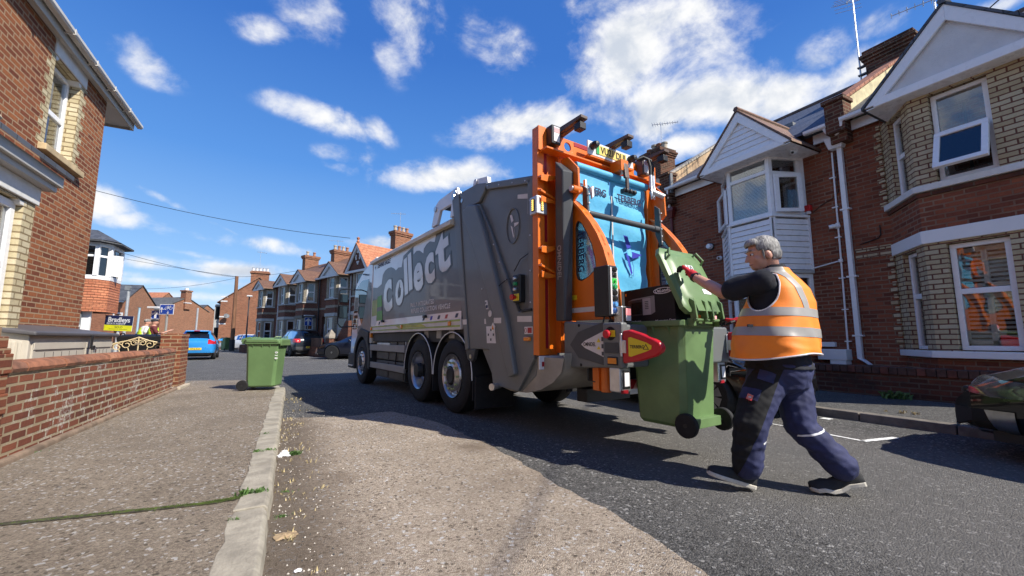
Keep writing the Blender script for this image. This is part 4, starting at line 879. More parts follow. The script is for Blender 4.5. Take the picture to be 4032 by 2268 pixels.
cb = MB(); cb.tube([(9.285,3.72,2.80),(9.285,3.62,2.82),(9.285,3.44,2.86),(9.285,3.40,2.92),(9.285,3.40,3.1)], .010, 5); tag(cb.build('cable', M_BLACK), 'short black hooked cable on the brick above the cream band', 'cable')
vt = thing('wall_vent', 'round white flue terminal on the brick wall left of the boarded bay', 'vent', (9.28, 6.83, 3.38)); mb = MB(); mb.lathe([(.0,0),(.07,0),(.07,.10),(.055,.13),(0,.13)], (9.3,6.83,3.38), 'x', 20); mb.v = [(18.6-a, b, c) for a, b, c in mb.v]; mb.build('pipe', M_PVC, vt, world=True, smooth=35); mb = MB(); mb.lathe([(.07,.01),(.095,.01),(.095,.03),(.07,.03)], (9.3,6.83,3.38), 'x', 20); mb.v = [(18.6-a, b, c) for a, b, c in mb.v]; mb.build('collar', M_BLACK, vt, world=True)
mt = thing('meter_box', 'white meter box on the low wall left of the white downpipe', 'meter box', (9.2, 4.25, .6)); MB().box((9.08,4.02,.66),(9.299,4.50,.86)).build('case', M_WHITE, mt, world=True, bevel=.01); MB().box((9.09,4.04,.575),(9.299,4.30,.66)).build('base', M_WHITE, mt, world=True, bevel=.008)
# ---- low front wall
lw = thing('front_wall', 'low sooty brick front wall along the right pavement', 'wall', (8.4, 3, .1))
mb = MB(); FW2 = Fr((8.28, 9), (8.28, -3)); wall(mb, FW2, 0, 12, .02, .505); mb.box((8.3,-3,.02),(8.5,9,.50)); mb.build('wall', B_LOW, lw, world=True)
mb = MB(); y = -3; q = random.Random(5); i = 0
while y < 8.95:
    L = .078 if (i % 1) == 0 else .1; dz = q.uniform(-.006,.006); dx = q.uniform(-.007,.007)
    mb.box((8.255+dx,y+.004,.507),(8.52,y+L*1.35,.618+dz), q.choice((0,0,1))); y += L*1.4; i += 1
mb.build('coping', [pm('coping_brick_dark', (.10,.045,.032), .9, var=.35, vs=9, dirt=.45, dirtc=(.03,.028,.024)), pm('coping_brick_red', (.15,.05,.032), .9, var=.35, vs=9, dirt=.4, dirtc=(.035,.03,.026))], lw, world=True, bevel=.008)
MB().box((8.5,-3,.02),(9.3,9,.52)).build('raised_bed', M_EARTH, lw, world=True)
tufts('weed', [(8.20,3.05,.155,1.0),(8.22,2.95,.155,.9),(8.18,3.12,.155,.8)], M_WEED, 60, .13, .09, 'green weed tuft growing at the foot of the low front wall', 'weed')
del bpy.data.objects['weed']['kind']
tufts('dry_weed', [(6.98,2.55,.108,.8),(7.0,2.42,.108,.7),(6.97,2.7,.108,.5)], M_STRAW, 26, .06, .05, 'dried weed tuft on the right kerb edge', 'weed')
del bpy.data.objects['dry_weed']['kind']
# ---- aerials
def aerial(label, base, h, boom, n, wide, tilt=0, grid=False, boom2=None):
    t = thing('tv_aerial', label, 'aerial', base, group='television aerials'); b = Vector(base)
    mb = MB(); mb.tube([b, b+Vector((0,0,h))], .019, 6); mb.build('mast', M_ALU, t, world=True)
    mb = MB(); d = Vector(boom); L = d.length; d.normalize(); s = d.cross(Vector((0,0,1))).normalized(); top = b+Vector((0,0,h*.93))
    mb.tube([top-d*L*.35, top+d*L*.65], .012, 5)
    for i in range(n):
        p = top-d*L*.33+d*L*.97*i/(n-1); w_ = wide*(1-.45*i/(n-1)); mb.tube([p-s*w_, p+s*w_], .006, 4)
        if i % 2 == 0: mb.tube([p+Vector((0,0,-.05)), p+Vector((0,0,.05))], .012, 4)
    if grid:
        p = top-d*L*.35
        for k in (-.24,-.12,.0,.12,.24): mb.tube([p+Vector((0,0,k))-s*.28+d*abs(k)*.4, p+Vector((0,0,k))+s*.28+d*abs(k)*.4], .006, 4)
    mb.build('antenna', M_ALU, t, world=True); return t
ae = aerial('tall television aerial with many elements strapped to the dark brick chimney', (12.05,4.46,7.3), 2.55, (-1.0,-.75,-.35), 13, .34, grid=True)
mb = MB()
for z in (7.48,7.68): mb.box((12.0,4.3,z),(12.1,4.5,z+.03))
mb.build('bracket', M_LEAD, ae, world=True)
aerial('television aerial whose boom shows above the roughcast gable apex', (11.6,2.93,7.2), 1.05, (-.3,1.0,.02), 9, .17)
aerial('spindly television aerial behind the number plate of the lorry', (12.4,11.0,8.3), 1.25, (.55,-.8,-.12), 11, .2)
# ------------------------------------------------------------------ refuse lorry (local axes: x right, y forward, origin under the rear axle)
TK = thing('refuse_lorry', 'grey refuse lorry with an orange bin lifter and blue curtain standing in the road', 'lorry', (3.072, 5.979, 0), R(6.8))
M_GREY2 = pm('lorry_grey', (.112,.116,.117), .42, var=.05, vs=2, coat=.25, dirt=.05, dirtc=(.14,.13,.12))
M_GREYS = pm('tailgate_grey', (.135,.144,.144), .45, var=.07, vs=2.5, coat=.15, dirt=.10, dirtc=(.15,.14,.12))
M_ORANGE = pm('orange_paint', (.70,.155,.008), .38, var=.07, vs=3, coat=.3, dirt=.08, dirtc=(.32,.10,.02))
M_CURTB = pm('blue_curtain', (.10,.42,.66), .5, var=.08, vs=4, bmp=.006, bs=14, dirt=.06, dirtc=(.2,.42,.5))
M_NAVY = pm('navy_print', (.012,.02,.07), .5); M_BLUEP = pm('blue_print', (.03,.035,.38), .5)
M_WPAN = pm('white_panel', (.72,.72,.73), .22, var=.03, coat=.5, dirt=.06, dirtc=(.5,.47,.42))
M_LTR = pm('silver_letter', (.66,.61,.58), .18, var=.08, vs=2, coat=.5)
M_SHAD = pm('letter_outline', (.055,.064,.068), .35, var=.05)
M_CREAMT = pm('cream_gutter', (.62,.56,.46), .4, var=.08, dirt=.15)
M_LIME = pm('lime_stripe', (.28,.36,.06), .4, var=.25, vs=2); M_LGREEN = pm('green_panel', (.06,.30,.01), .4, var=.15); M_YELP = pm('yellow_panel', (.30,.34,.06), .4, var=.3, vs=3)
M_REFL = pm('reflective_tape', (.62,.57,.54), .35, var=.08); M_REFLR = pm('red_tape', (.33,.012,.02), .35, var=.1)
M_BEIGE = pm('hopper_beige', (.32,.29,.24), .6, var=.18, vs=3, dirt=.36, dirtc=(.10,.09,.075))
M_UNDER = pm('chassis_black', (.016,.016,.017), .6, var=.25, dirt=.2, dirtc=(.05,.045,.04))
M_BATT = pm('battery_grey', (.055,.058,.062), .5, var=.15, dirt=.2, dirtc=(.09,.085,.08))
M_RAIL = pm('guard_rail', (.27,.26,.25), .45, var=.08, dirt=.15)
M_YEL = pm('yellow_label', (.75,.55,.02), .5, var=.05, dirt=.1); M_STK = pm('sticker', (.68,.64,.63), .5, var=.06); M_LED = pm('lamp_lens', (.80,.78,.78), .2, var=.05, coat=.5)
M_BROWN = pm('arm_bronze', (.10,.065,.05), .45, var=.15)
XL = -1.01
def lx(y, z, d=0): return (XL-d, y, z)
# --- chassis, under-run
mb = MB(); mb.box((-.45,-1.3,.72),(.45,5.4,1.10)); mb.box((-.95,-.9,1.0),(.95,4.1,1.19)); mb.box((-.8,.95,.40),(.8,1.6,.62)); mb.box((-.8,-.25,.40),(.8,.25,.62)); mb.build('chassis', M_UNDER, TK, bevel=.01)
mb = MB(); mb.tube([(-.9,0,.52),(.9,0,.52)], .11, 10); mb.tube([(-.9,1.29,.52),(.9,1.29,.52)], .11, 10); mb.tube([(-.9,4.82,.5),(.9,4.82,.5)], .07, 10); mb.build('axles', M_UNDER, TK)
def tyre(parent_pos, w_, kind, side):
    x, y = parent_pos; r = .525
    mb = MB(); h = w_/2
    prof = [(.30,-h*.8),(.34,-h*.98),(.43,-h),(.485,-h*.93),(.518,-h*.78),(.525,-h*.5),(.525,h*.5),(.518,h*.78),(.485,h*.93),(.43,h),(.34,h*.98),(.30,h*.8)]
    mb.lathe(prof, (x,y,.525), 'x', 44, caps=False)
    for k in range(4): mb.lathe([(.5265,-h*.5+h*.25*k+.01),(.5265,-h*.5+h*.25*k+.045)], (x,y,.525), 'x', 44, caps=False)
    wh = mb.build('wheel', M_RUB, TK, smooth=30); wh['label'] = 'lorry wheel with a bright steel rim'
    o = x + side*h; s = side
    mb = MB()
    if kind == 'dual':   # deep dish
        mb.lathe([(.305,o-x-s*.02),(.31,o-x-s*.0),(.295,o-x-s*.01),(.275,o-x-s*.05),(.27,o-x-s*.16),(.25,o-x-s*.19),(.16,o-x-s*.20),(.14,o-x-s*.14),(.0,o-x-s*.13)], (x,y,.525), 'x', 36, caps=False)
    else:                # domed rim with studs
        mb.lathe([(.305,o-x-s*.02),(.312,o-x+s*.0),(.297,o-x-s*.012),(.285,o-x-s*.05),(.262,o-x-s*.06),(.235,o-x-s*.01),(.15,o-x+s*.012),(.14,o-x+s*.02),(.13,o-x-s*.005)], (x,y,.525), 'x', 36, caps=False)
    rim = mb.build('rim', pm('wheel_steel', (.50,.50,.51), .3, metal=.85, var=.2, vs=6, dirt=.3, dirtc=(.12,.10,.08)), wh, smooth=40)
    mb = MB()
    for k in range(10):
        a = k*math.pi/5; c = (o-s*.02 if kind != 'dual' else o-s*.20, y+.195*math.cos(a), .525+.195*math.sin(a)); mb.lathe([(.0,0),(.018,0),(.018,s*.05),(.0,s*.05)], c, 'x', 6)
    mb.build('wheel_nuts', pm('nut', (.42,.46,.2) if kind == 'tag' else (.4,.4,.4), .5), wh); hb = MB()
    if kind == 'tag': hb.lathe([(.12,o-x-s*.06),(.125,o-x+s*.02),(.10,o-x+s*.035),(.08,o-x+s*.03),(.0,o-x+s*.03)], (x,y,.525), 'x', 20, caps=False)
    else: hb.lathe([(.125,o-x-s*.05),(.11,o-x+s*.03),(.0,o-x+s*.035)], (x,y,.525), 'x', 20, caps=False)
    hb.build('hub', M_UNDER, wh, smooth=40)
    if kind != 'dual':
        mb = MB()
        for k in range(8):
            a = k*math.pi/4+.2; c = (o-s*.028, y+.262*math.cos(a), .525+.262*math.sin(a)); mb.lathe([(.0,0),(.017,0),(.017,s*.004),(.0,s*.004)], c, 'x', 8)
        mb.build('rim_holes', M_UNDER, wh)
for side in (-1, 1):
    tyre((side*.85,0), .29, 'tag', side); tyre((side*.85,1.29), .29, 'dual', side); tyre((side*.86,4.82), .29, 'steer', side)
tyre((-.53,1.29), .27, 'dual', -1); tyre((.53,1.29), .27, 'dual', 1)
# --- mudguards with a white edge, flaps
def arcpts(y, r, a0, a1, n=18): return [(y+r*math.cos(a0+(a1-a0)*i/n), .525+r*math.sin(a0+(a1-a0)*i/n)) for i in range(n+1)]
for y in (0.0, 1.29):
    for sd in (-1, 1):
        a0, a1 = R(-2), R(182); mb = MB(); out, inn = arcpts(y,.635,a0,a1), arcpts(y,.612,a0,a1)
        x0, x1 = sd*1.0, sd*.68
        rings = [[(x0,*o),(x1,*o),(x1,*i),(x0,*i)] for o, i in zip(out, inn)]; mb.loft(rings)
        g = mb.build('mudguard', M_UNDER, TK, smooth=40)
        mb = MB(); out = arcpts(y,.628,a0,a1); mb.tube([(sd*1.003,a,b) for a, b in out], .008, 6); mb.build('white_edge', M_WPAN, g)
    for sd in (-1, 1):
        MB().box((sd*1.0,y-.645,.24),(sd*.66,y-.625,.54)).build('mud_flap', M_RUB, TK, bevel=.004)
MB().box((-1.0,-.72,.14),(-.40,-.69,.56)).build('mud_flap', M_RUB, TK, bevel=.004)
# --- side guard and battery packs
mb = MB(); mb.box((-1.0,1.95,.80),(-.955,4.18,.935)); mb.box((-1.0,1.95,.425),(-.955,4.18,.55)); mb.box((-.998,4.11,.552),(-.957,4.18,.798)); mb.box((-.955,1.98,.55),(-.91,2.05,1.0)); mb.build('side_guard', M_RAIL, TK, bevel=.008)
for (z0, z1, m) in ((.84,1.02,M_BATT),(.62,.80,M_BATT),(.50,.60,M_BATT),(.25,.42,M_BATT)):
    mb = MB(); mb.box((-.90,2.15,z0),(-.5,3.95,z1)); mb.box((-.915,2.2,z0+.02),(-.90,3.0,z1-.02)); mb.box((-.915,3.1,z0+.02),(-.90,3.9,z1-.02)); mb.build('battery_pack', m, TK, bevel=.012)
MB().box((-.93,3.0,.86),(-.905,3.85,.97)).build('battery_cover', M_STEEL, TK, bevel=.006)
mb = MB(); mb.tube([(-.86,3.4,1.10),(-.86,2.3,1.12)], .055, 10); mb.build('air_tank', pm('green_tank', (.03,.10,.06), .5), TK)
for y in (2.62, 1.72):
    mb = MB(); mb.tube([(-.93,y,1.2),(-.93,y-.08,.95),(-.93,y,.55)], .012, 6); mb.build('hose', M_UNDER, TK)
for y in (1.05,.55,.1): MB().box((-.96,y-.09,1.06),(-.80,y+.09,1.20)).build('body_bracket', M_RAIL, TK, bevel=.01)
MB().prism([(.62,1.19),(.82,.70),(.62,.55),(.45,.70)], 'x', -.80, -.77).build('suspension_plate', M_BATT, TK, bevel=.005)
# --- body
mb = MB()
sec = [(-1.0,1.22),(-1.0,2.74),(-.90,2.95),(.90,2.95),(1.0,2.74),(1.0,1.22)]
mb.loft([[(a,y,b) for a, b in sec] for y in (-.30,4.10)]); body = mb.build('body', M_GREY2, TK, bevel=.01)
mb = MB(); mb.prism([(-1.075,2.765),(-1.075,2.83),(-1.02,2.875),(-.90,2.955),(-.90,2.93),(-.99,2.765)], 'y', -.02, 4.16); mb.prism([(1.075,2.765),(1.075,2.83),(1.02,2.875),(.90,2.955),(.90,2.93),(.99,2.765)], 'y', -.02, 4.16); mb.build('roof_gutter', M_CREAMT, TK, bevel=.006)
def pside(pts, d, m, name, parent, th=.002):
    mb = MB(); mb.prism(pts, 'x', XL+.01-d-th, XL+.01-d); return mb.build(name, m, parent)
white = [(4.09,2.76),(4.09,2.23),(3.75,2.19),(3.46,2.24),(3.39,2.44),(3.25,2.51),(3.07,2.54),(2.85,2.53),(2.67,2.48),(2.55,2.42),(2.42,2.46),(2.23,2.44),(2.15,2.65),(1.63,2.75),(1.62,2.59),(1.48,2.63),(1.33,2.61),(1.16,2.53),(1.14,2.61),(1.02,2.67),(.89,2.69),(.69,2.64),(.64,2.76)]
pside(white, .0, M_WPAN, 'white_graphic', body)
# lettering of the word on the side, climbing towards the rear
def side_m(y, z, ang, d): return Matrix.Translation((XL+.01-d, y, z)) @ Matrix(((0,0,-1),(-1,0,0),(0,1,0))).to_4x4() @ Matrix.Rotation(R(ang), 4, 'Z')
def word(letters, mat, name, parent, bold, d, ext):
    mes = []
    for ch, y, z, size, sx, ang in letters:
        o = lettering(ch, mat, parent, side_m(y, z, ang, d), size, bold, 0, ext, 1, 'CENTER', 'tmp', sx); mes.append(o)
    mb = MB()
    for o in mes:
        mb.add([tuple(v.co) for v in o.data.vertices], [tuple(p.vertices) for p in o.data.polygons]); bpy.data.objects.remove(o)
    return mb.build(name, mat, parent)
LW = [('c',3.02,2.03,1.28,1.02,10.5),('o',2.31,2.02,.94,.86,10.5),('l',1.96,2.19,.94,1.15,10.5),('l',1.75,2.25,.94,1.15,10.5),('e',1.37,2.21,.94,.92,10.5),('c',.88,2.29,.96,.92,10.5),('t',.37,2.42,1.0,1.25,10.5)]
word(LW, M_SHAD, 'letter_outline', body, .070, .003, .001)
word(LW, M_LTR, 'side_lettering', body, .036, .006, .001)
pside([(2.27,2.16),(2.37,1.99),(2.31,1.98),(2.36,1.83),(2.21,2.03),(2.28,2.04)], .009, M_SHAD, 'lightning_mark', body)
lettering('DENNIS EAGLE', M_NAVY, body, side_m(3.36,2.675,0,.004), .135, .004, .18, .001, 1, 'CENTER', 'maker_lettering', .98)
pside([(3.98,2.70),(3.90,2.70),(3.92,2.62),(3.96,2.66)], .004, M_NAVY, 'maker_mark', body)
lettering('FULLY INTEGRATED', M_STK, body, side_m(1.17,1.655,0,.002), .105, .002, 0, .001, 1.18, 'CENTER', 'slogan_lettering', .95)
lettering('REFUSE COLLECTION VEHICLE', M_STK, body, side_m(.865,1.545,0,.002), .105, .002, 0, .001, 1.18, 'CENTER', 'slogan_lettering', .95)
# green picture panel at the front of the side
pside([(4.09,1.92),(3.72,1.93),(3.70,1.45),(4.09,1.44)], .002, M_YELP, 'picture_panel', body); pside([(3.70,1.98),(3.42,2.0),(3.30,1.45),(3.70,1.45)], .0045, M_LGREEN, 'green_graphic', body); pside([(3.70,1.74),(3.36,1.75),(3.34,1.66),(3.70,1.65)], .0075, M_GREY2, 'grey_band', body); pside([(4.09,1.56),(3.72,1.57),(3.72,1.36),(4.09,1.35)], .005, M_STK, 'picture_card', body)
# lower skirt: white strip, lime stripes, silver edge
pside([(4.09,1.45),(-.30,1.45),(-.30,1.335),(4.09,1.335)], .004, M_WPAN, 'white_strip', body)
mb = MB(); mb.box((XL-.012,-.32,1.185),(XL+.03,4.10,1.335)); sk = mb.build('skirt_rail', M_REFL, TK, bevel=.006)
pside([(4.08,1.332),(-.3,1.332),(-.3,1.305),(4.08,1.305)], .024, M_LIME, 'lime_stripe', sk); pside([(4.08,1.25),(-.3,1.25),(-.3,1.225),(4.08,1.225)], .024, M_LIME, 'lime_stripe', sk); pside([(2.4,1.302),(1.1,1.302),(.9,1.255),(2.2,1.255)], .024, pm('lime_flash', (.42,.42,.05), .4, var=.3), 'lime_flash', sk)
for y, c in ((1.05,M_NAVY),(.74,M_BLUEP),(.45,M_NAVY),(.18,M_REFLR),(-.16,M_NAVY),(3.5,M_NAVY)): pside([(y+.06,1.36),(y-.02,1.36),(y-.06,1.42),(y+.02,1.42)], .007, c, 'badge', body)
for y in (4.0, 2.05, .02): MB().box((XL-.04,y-.035,1.245),(XL-.012,y+.035,1.315)).build('side_marker', M_AMBER, TK, bevel=.008)
for y in (.95, 3.2): MB().box((XL-.05,y-.05,1.40),(XL,y+.05,1.445)).build('catch', M_BLACK, TK, bevel=.01)
# --- roof fittings
mb = MB(); mb.prism([(.89,2.93),(.74,3.27),(.60,3.33),(-.04,3.36),(-.12,3.10),(.0,2.93),(.18,2.93),(.14,3.14),(.55,3.14),(.66,2.93)], 'x', -.98, -.93); mb.prism([(.89,2.93),(.74,3.27),(.60,3.33),(-.04,3.36),(-.12,3.10),(.0,2.93),(.18,2.93),(.14,3.14),(.55,3.14),(.66,2.93)], 'x', .93, .98); mb.build('roof_bracket', M_WPAN, TK, bevel=.008)
mb = MB()
for p in ((.72,3.2),(.0,3.28)): mb.tube([(-1.0,*p),(-.90,*p)], .045, 12)
mb.build('pivot_pin', M_STEEL, TK)
mb = MB(); mb.box((-.93,-.55,3.18),(.93,.6,3.22)); mb.build('top_plate', M_UNDER, TK)
# --- tailgate
prof = [(.04,3.20),(-.20,3.22),(-.74,3.19),(-1.98,2.90),(-2.0,.74),(-1.98,.66),(-1.72,.47),(-1.18,.50),(-.62,1.2),(-.46,1.25)]
mb = MB(); mb.prism(prof, 'x', XL+.03, -XL-.03); tg = mb.build('tailgate', M_GREYS, TK, bevel=.012)
def tp(pts, d0, d1, name, m=M_GREYS, bevel=.01, both=True, par=None):
    mb = MB(); mb.prism(pts, 'x', XL-d1, XL-d0)
    o = mb.build(name, m, par or tg, bevel=bevel)
    return o
tp([(.04,3.22),(-.20,3.20),(-.34,2.2),(-.56,.92),(-.46,.90),(-.34,1.5)], -.03, .015, 'hinge_post')
tp([(-.20,3.19),(-.34,2.2),(-.56,.92),(-1.14,.92),(-.98,1.35),(-.72,2.0),(-.44,2.78),(-.34,3.16)], -.035, -.004, 'side_plate')
tp([(-.36,2.90),(-.58,2.92),(-.80,2.88),(-1.06,2.5),(-1.72,1.36),(-2.0,1.36),(-2.0,.84),(-1.86,.66),(-1.70,.47),(-1.18,.50),(-.98,1.35),(-.72,2.0),(-.44,2.72)], -.03, .012, 'lower_plate')
tp([(-.42,2.86),(-.60,2.91),(-.80,2.86),(-1.04,2.42),(-1.55,1.26),(-1.72,.66),(-1.60,.62),(-1.32,1.26),(-.72,2.35),(-.46,2.72)], .0, .075, 'ram_cover', bevel=.02)
tp([(-.20,3.20),(-.36,2.92),(-.80,2.90),(-.94,3.02),(-.98,3.12),(-.74,3.18)], -.03, .012, 'shoulder_plate')
tp([(-.94,3.12),(-1.96,2.88),(-1.96,2.80),(-1.0,3.02)], -.03, .014, 'top_rail'); tp([(-1.90,2.86),(-2.0,2.88),(-2.0,1.36),(-1.92,1.36)], -.03, .014, 'rear_stile')
mb = MB()
for (y, z) in [(-1.02,3.06),(-1.3,2.99),(-1.6,2.92),(-1.86,2.86),(-1.95,2.6),(-1.95,2.2),(-1.95,1.8),(-1.95,1.45),(-1.18,2.24),(-1.32,1.99),(-1.46,1.75),(-1.6,1.5),(-.9,1.7),(-.75,2.2)]: mb.lathe([(.0,0),(.012,0),(.008,-.008),(0,-.009)], (XL-.013,y,z), 'x', 8)
mb.build('rivets', M_STEEL, tg)
mb = MB(); mb.tube([(XL+.022,-1.56+.13*math.cos(a),2.40+.215*math.sin(a)) for a in [i*math.pi/16 for i in range(32)]], .007, 5, closed=True); mb.build('pressed_ring', M_GREYS, tg, smooth=60)
def emblem(par, c, right, up, s, mats, name='emblem'):   # pinwheel mark of four blades on a small square
    Mx = frame_m(c, right, up); mb = MB()
    def P(pts, mi): mb.add([Mx @ Vector((a*s, b*s, 0)) for a, b in pts], [tuple(range(len(pts)))], mi)
    P([(-.42,.95),(-.12,.93),(.10,.42),(-.18,.30)], 0); P([(.16,.20),(.92,.12),(.55,-.05),(.18,-.14)], 0); P([(-.06,-.06),(-.30,.10),(.05,-.95),(.16,-.85)], 0); P([(-.16,.26),(.08,.34),(.16,-.10),(-.04,-.02)], 1)
    mb.tube([Mx @ Vector((a*s, b*s, 0)) for a, b in ((.10,-.12),(.26,-.55),(.22,-1.0),(.02,-.95))], s*.012, 4, 0)
    return mb.build(name, mats, par)
emblem(tg, (XL+.022,-1.56,2.40), (0,-1,0), (0,0,1), .155, [M_STK, M_GREYS])
tp([(-1.66,2.76),(-1.92,2.70),(-1.92,2.46),(-1.86,2.47),(-1.86,2.655),(-1.66,2.71)], -.026, -.022, 'silver_corner', M_REFL, 0)
for a, b in ((-.95,-1.22),(-1.34,-1.44),(-1.70,-1.97)): tp([(a,1.31),(b,1.30),(b,1.235),(a,1.245)], -.012, .0145 if a < -1.6 else .002, 'reflective_tape', M_REFL, 0)
tp([(-1.30,1.305),(-1.46,1.30),(-1.46,1.235),(-1.30,1.24)], .075, .078, 'reflective_tape', M_REFL, 0); tp([(-.38,1.32),(-.50,1.32),(-.50,1.25),(-.39,1.25)], .015, .018, 'reflective_tape', M_REFL, 0)
po = tp([(-1.02,1.21),(-1.22,1.21),(-1.25,1.0),(-1.04,1.0)], .012, .016, 'notice', M_STK, 0)
mb = MB()
for i in range(3):
    for j in range(3):
        if (i+j) % 2: mb.box((XL-.0175,-1.06-.06*i-.03,1.03+.06*j),(XL-.0165,-1.06-.06*i,1.06+.06*j))
mb.build('notice_print', M_BATT, po)
wt = tp([(-1.28,1.25),(-1.33,1.20),(-1.28,1.13),(-1.23,1.19)], .075, .079, 'warning_label', M_STK, 0); tp([(-1.28,1.22),(-1.305,1.165),(-1.255,1.165)], .0795, .081, 'warning_triangle', M_AMBER, 0, par=wt)
mb = MB(); mb.lathe([(.0,0),(.04,0),(.04,-.004),(0,-.004)], (XL-.076,-1.21,1.36), 'x', 18); mb.build('round_label', M_REFL, tg)
di = tp([(-1.09,1.53),(-1.14,1.53),(-1.17,1.42),(-1.12,1.42)], .075, .079, 'pictogram', M_STK, 0); mb = MB(); mb.lathe([(.0,0),(.022,0),(.022,-.003),(0,-.003)], (XL-.079,-1.138,1.452), 'x', 14); mb.lathe([(.0,0),(.012,0),(.012,-.003),(0,-.003)], (XL-.079,-1.115,1.50), 'x', 12); mb.build('pictogram_print', M_NAVY, di)
ns = tp([(-1.84,1.185),(-1.985,1.185),(-1.985,1.105),(-1.84,1.105)], .012, .016, 'safety_sign', M_STK, 0); tp([(-1.90,1.175),(-1.975,1.175),(-1.975,1.115),(-1.90,1.115)], .0165, .018, 'red_field', M_REFLR, 0, par=ns); mb = MB(); mb.tube([(XL-.018,-1.865+.018*math.cos(a),1.145+.024*math.sin(a)) for a in [i*.4488 for i in range(14)]], .003, 4, closed=True); mb.build('red_circle', M_REFLR, ns)
MB().box((XL-.05,-1.96,1.03),(XL-.012,-1.86,1.075)).build('side_marker', M_AMBER, tg, bevel=.01)
# control box on the tailgate side
cbx = MB().box((XL-.05,-1.80,1.46),(XL+.03,-1.66,1.78)).build('control_box', M_BLACK, tg, bevel=.012)
for z, m in ((1.735,M_STEEL),(1.675,pm('green_button', (.02,.25,.08), .3)),(1.61,M_STEEL)): mb = MB(); mb.lathe([(.0,0),(.022,0),(.022,-.03),(.018,-.036),(0,-.036)], (XL-.05,-1.73,z), 'x', 14); mb.build('button', m, cbx, smooth=40)
MB().box((XL-.06,-1.79,1.48),(XL-.05,-1.68,1.56)).build('stop_plate', M_YEL, cbx, bevel=.004); mb = MB(); mb.lathe([(.0,0),(.02,0),(.02,-.03),(.036,-.035),(.036,-.055),(.03,-.062),(0,-.062)], (XL-.06,-1.73,1.52), 'x', 16); mb.build('stop_button', M_REDL, cbx, smooth=40)
mb = MB(); mb.tube([(XL-.02,-1.72,1.46),(XL-.02,-1.74,1.39),(XL-.02,-1.80,1.36),(XL-.02,-1.98,1.37)], .014, 6); mb.tube([(XL+.0,-1.62,1.84),(XL+.0,-1.74,1.96),(XL+.0,-1.96,2.02)], .006, 5); mb.tube([(XL+.0,-1.66,1.74),(XL-.02,-1.5,1.76),(XL-.06,-1.30,1.66)], .005, 5); mb.build('cable', M_UNDER, tg)
mb = MB(); mb.prism([(-.44,.92),(-.72,.92),(-.66,.78),(-.60,.74),(-.50,.78)], 'x', XL, XL+.06); mb.build('pivot_lug', M_BATT, tg, bevel=.01)
mb = MB(); mb.tube([(XL-.01,-.6,.82),(XL+.08,-.6,.82)], .028, 10); mb.build('pivot_pin', M_STEEL, tg)
mb = MB(); mb.tube([(XL+.04,-1.26,.50),(XL-.08,-1.30,.49)], .035, 10); mb.tube([(XL-.08,-1.30,.49),(XL-.11,-1.31,.49)], .042, 10); mb.build('drain_pipe', M_ALU, tg)
mb = MB(); mb.tube([(XL-.02,-.0,3.20),(XL+.1,-.0,3.20)], .05, 12); mb.tube([(XL-.02,-.30,3.06),(XL+.05,-.30,3.06)], .03, 10); mb.build('hinge_pin', M_STEEL, tg)
mb = MB(); mb.prism([(-.5,3.18),(-.95,3.10),(-.92,3.24),(-.56,3.31)], 'x', XL+.04, XL+.10); mb.tube([(XL+.02,-.62,3.25),(XL+.14,-.62,3.25)], .045, 12); mb.build('lifting_eye', M_WPAN, tg, bevel=.006)
# rounded hopper floor
mb = MB(); hp = [(-1.2,.50),(-1.5,.455),(-1.8,.465),(-2.05,.52),(-2.25,.61),(-2.38,.72),(-2.42,.86)]
rings = [[(x,a,b) for a, b in hp] + [(x,a,b+.05) for a, b in hp[::-1]] for x in (XL+.05, -XL-.05)]
mb.loft(rings); mb.prism(hp + [(-1.9,.86)], 'x', XL+.04, XL+.06); mb.build('hopper', M_BEIGE, TK, smooth=40)
MB().box((-.15,-1.9,.30),(.62,-1.72,.46)).build('underrun_box', M_BATT, TK, bevel=.01); MB().box((.62,-1.9,.34),(.95,-1.74,.48)).build('underrun_plate', M_ALU, TK, bevel=.006)
# --- orange lifting frame
mb = MB()
mb.box((-1.03,-2.10,.88),(-.935,-2.005,3.42)); mb.box((-.935,-2.062,.88),(-.86,-2.04,3.2)); mb.box((-.86,-2.035,.88),(-.72,-2.015,3.18)); mb.box((-.86,-2.06,.88),(-.845,-2.03,3.18)); mb.box((-.74,-2.12,.90),(-.72,-2.03,3.18)); mb.box((-.72,-2.125,.90),(-.60,-2.105,3.12))
mb.box((.935,-2.10,.88),(1.03,-2.005,3.42)); mb.box((.72,-2.06,.88),(.935,-2.04,3.2)); mb.box((.60,-2.125,.90),(.74,-2.105,3.12))
lf = mb.build('lifter_frame', M_ORANGE, TK, bevel=.005)
mb = MB()
for z in [1.0+.052*i for i in range(17)] + [2.3+.052*i for i in range(8)]: mb.lathe([(.0,0),(.007,0),(.007,-.003),(0,-.003)], (-.645,-2.126,z), 'y', 8)
mb.build('bolt_holes', M_DARK, lf)
for z in (2.86, 2.62, 2.06, 1.79):
    mb = MB(); dn = -.05 if z in (2.62,1.79) else .02
    mb.hexa([(-1.02,-2.06,z-dn*1.2-.01),(-.73,-2.06,z+dn-.01),(-.73,-2.17,z+dn-.03),(-1.03,-2.16,z-dn*1.2-.03),(-1.02,-2.06,z-dn*1.2+.012),(-.73,-2.06,z+dn+.012),(-.73,-2.17,z+dn-.005),(-1.03,-2.16,z-dn*1.2-.005)])
    mb.hexa([(-1.03,-2.155,z-.09),(-.95,-2.155,z-.09),(-.95,-2.165,z-.09),(-1.03,-2.165,z-.09),(-1.03,-2.155,z-.02),(-.73,-2.155,z+dn-.02),(-.73,-2.17,z+dn-.02),(-1.03,-2.165,z-.02)])
    mb.build('gusset', M_ORANGE, lf, bevel=.004)
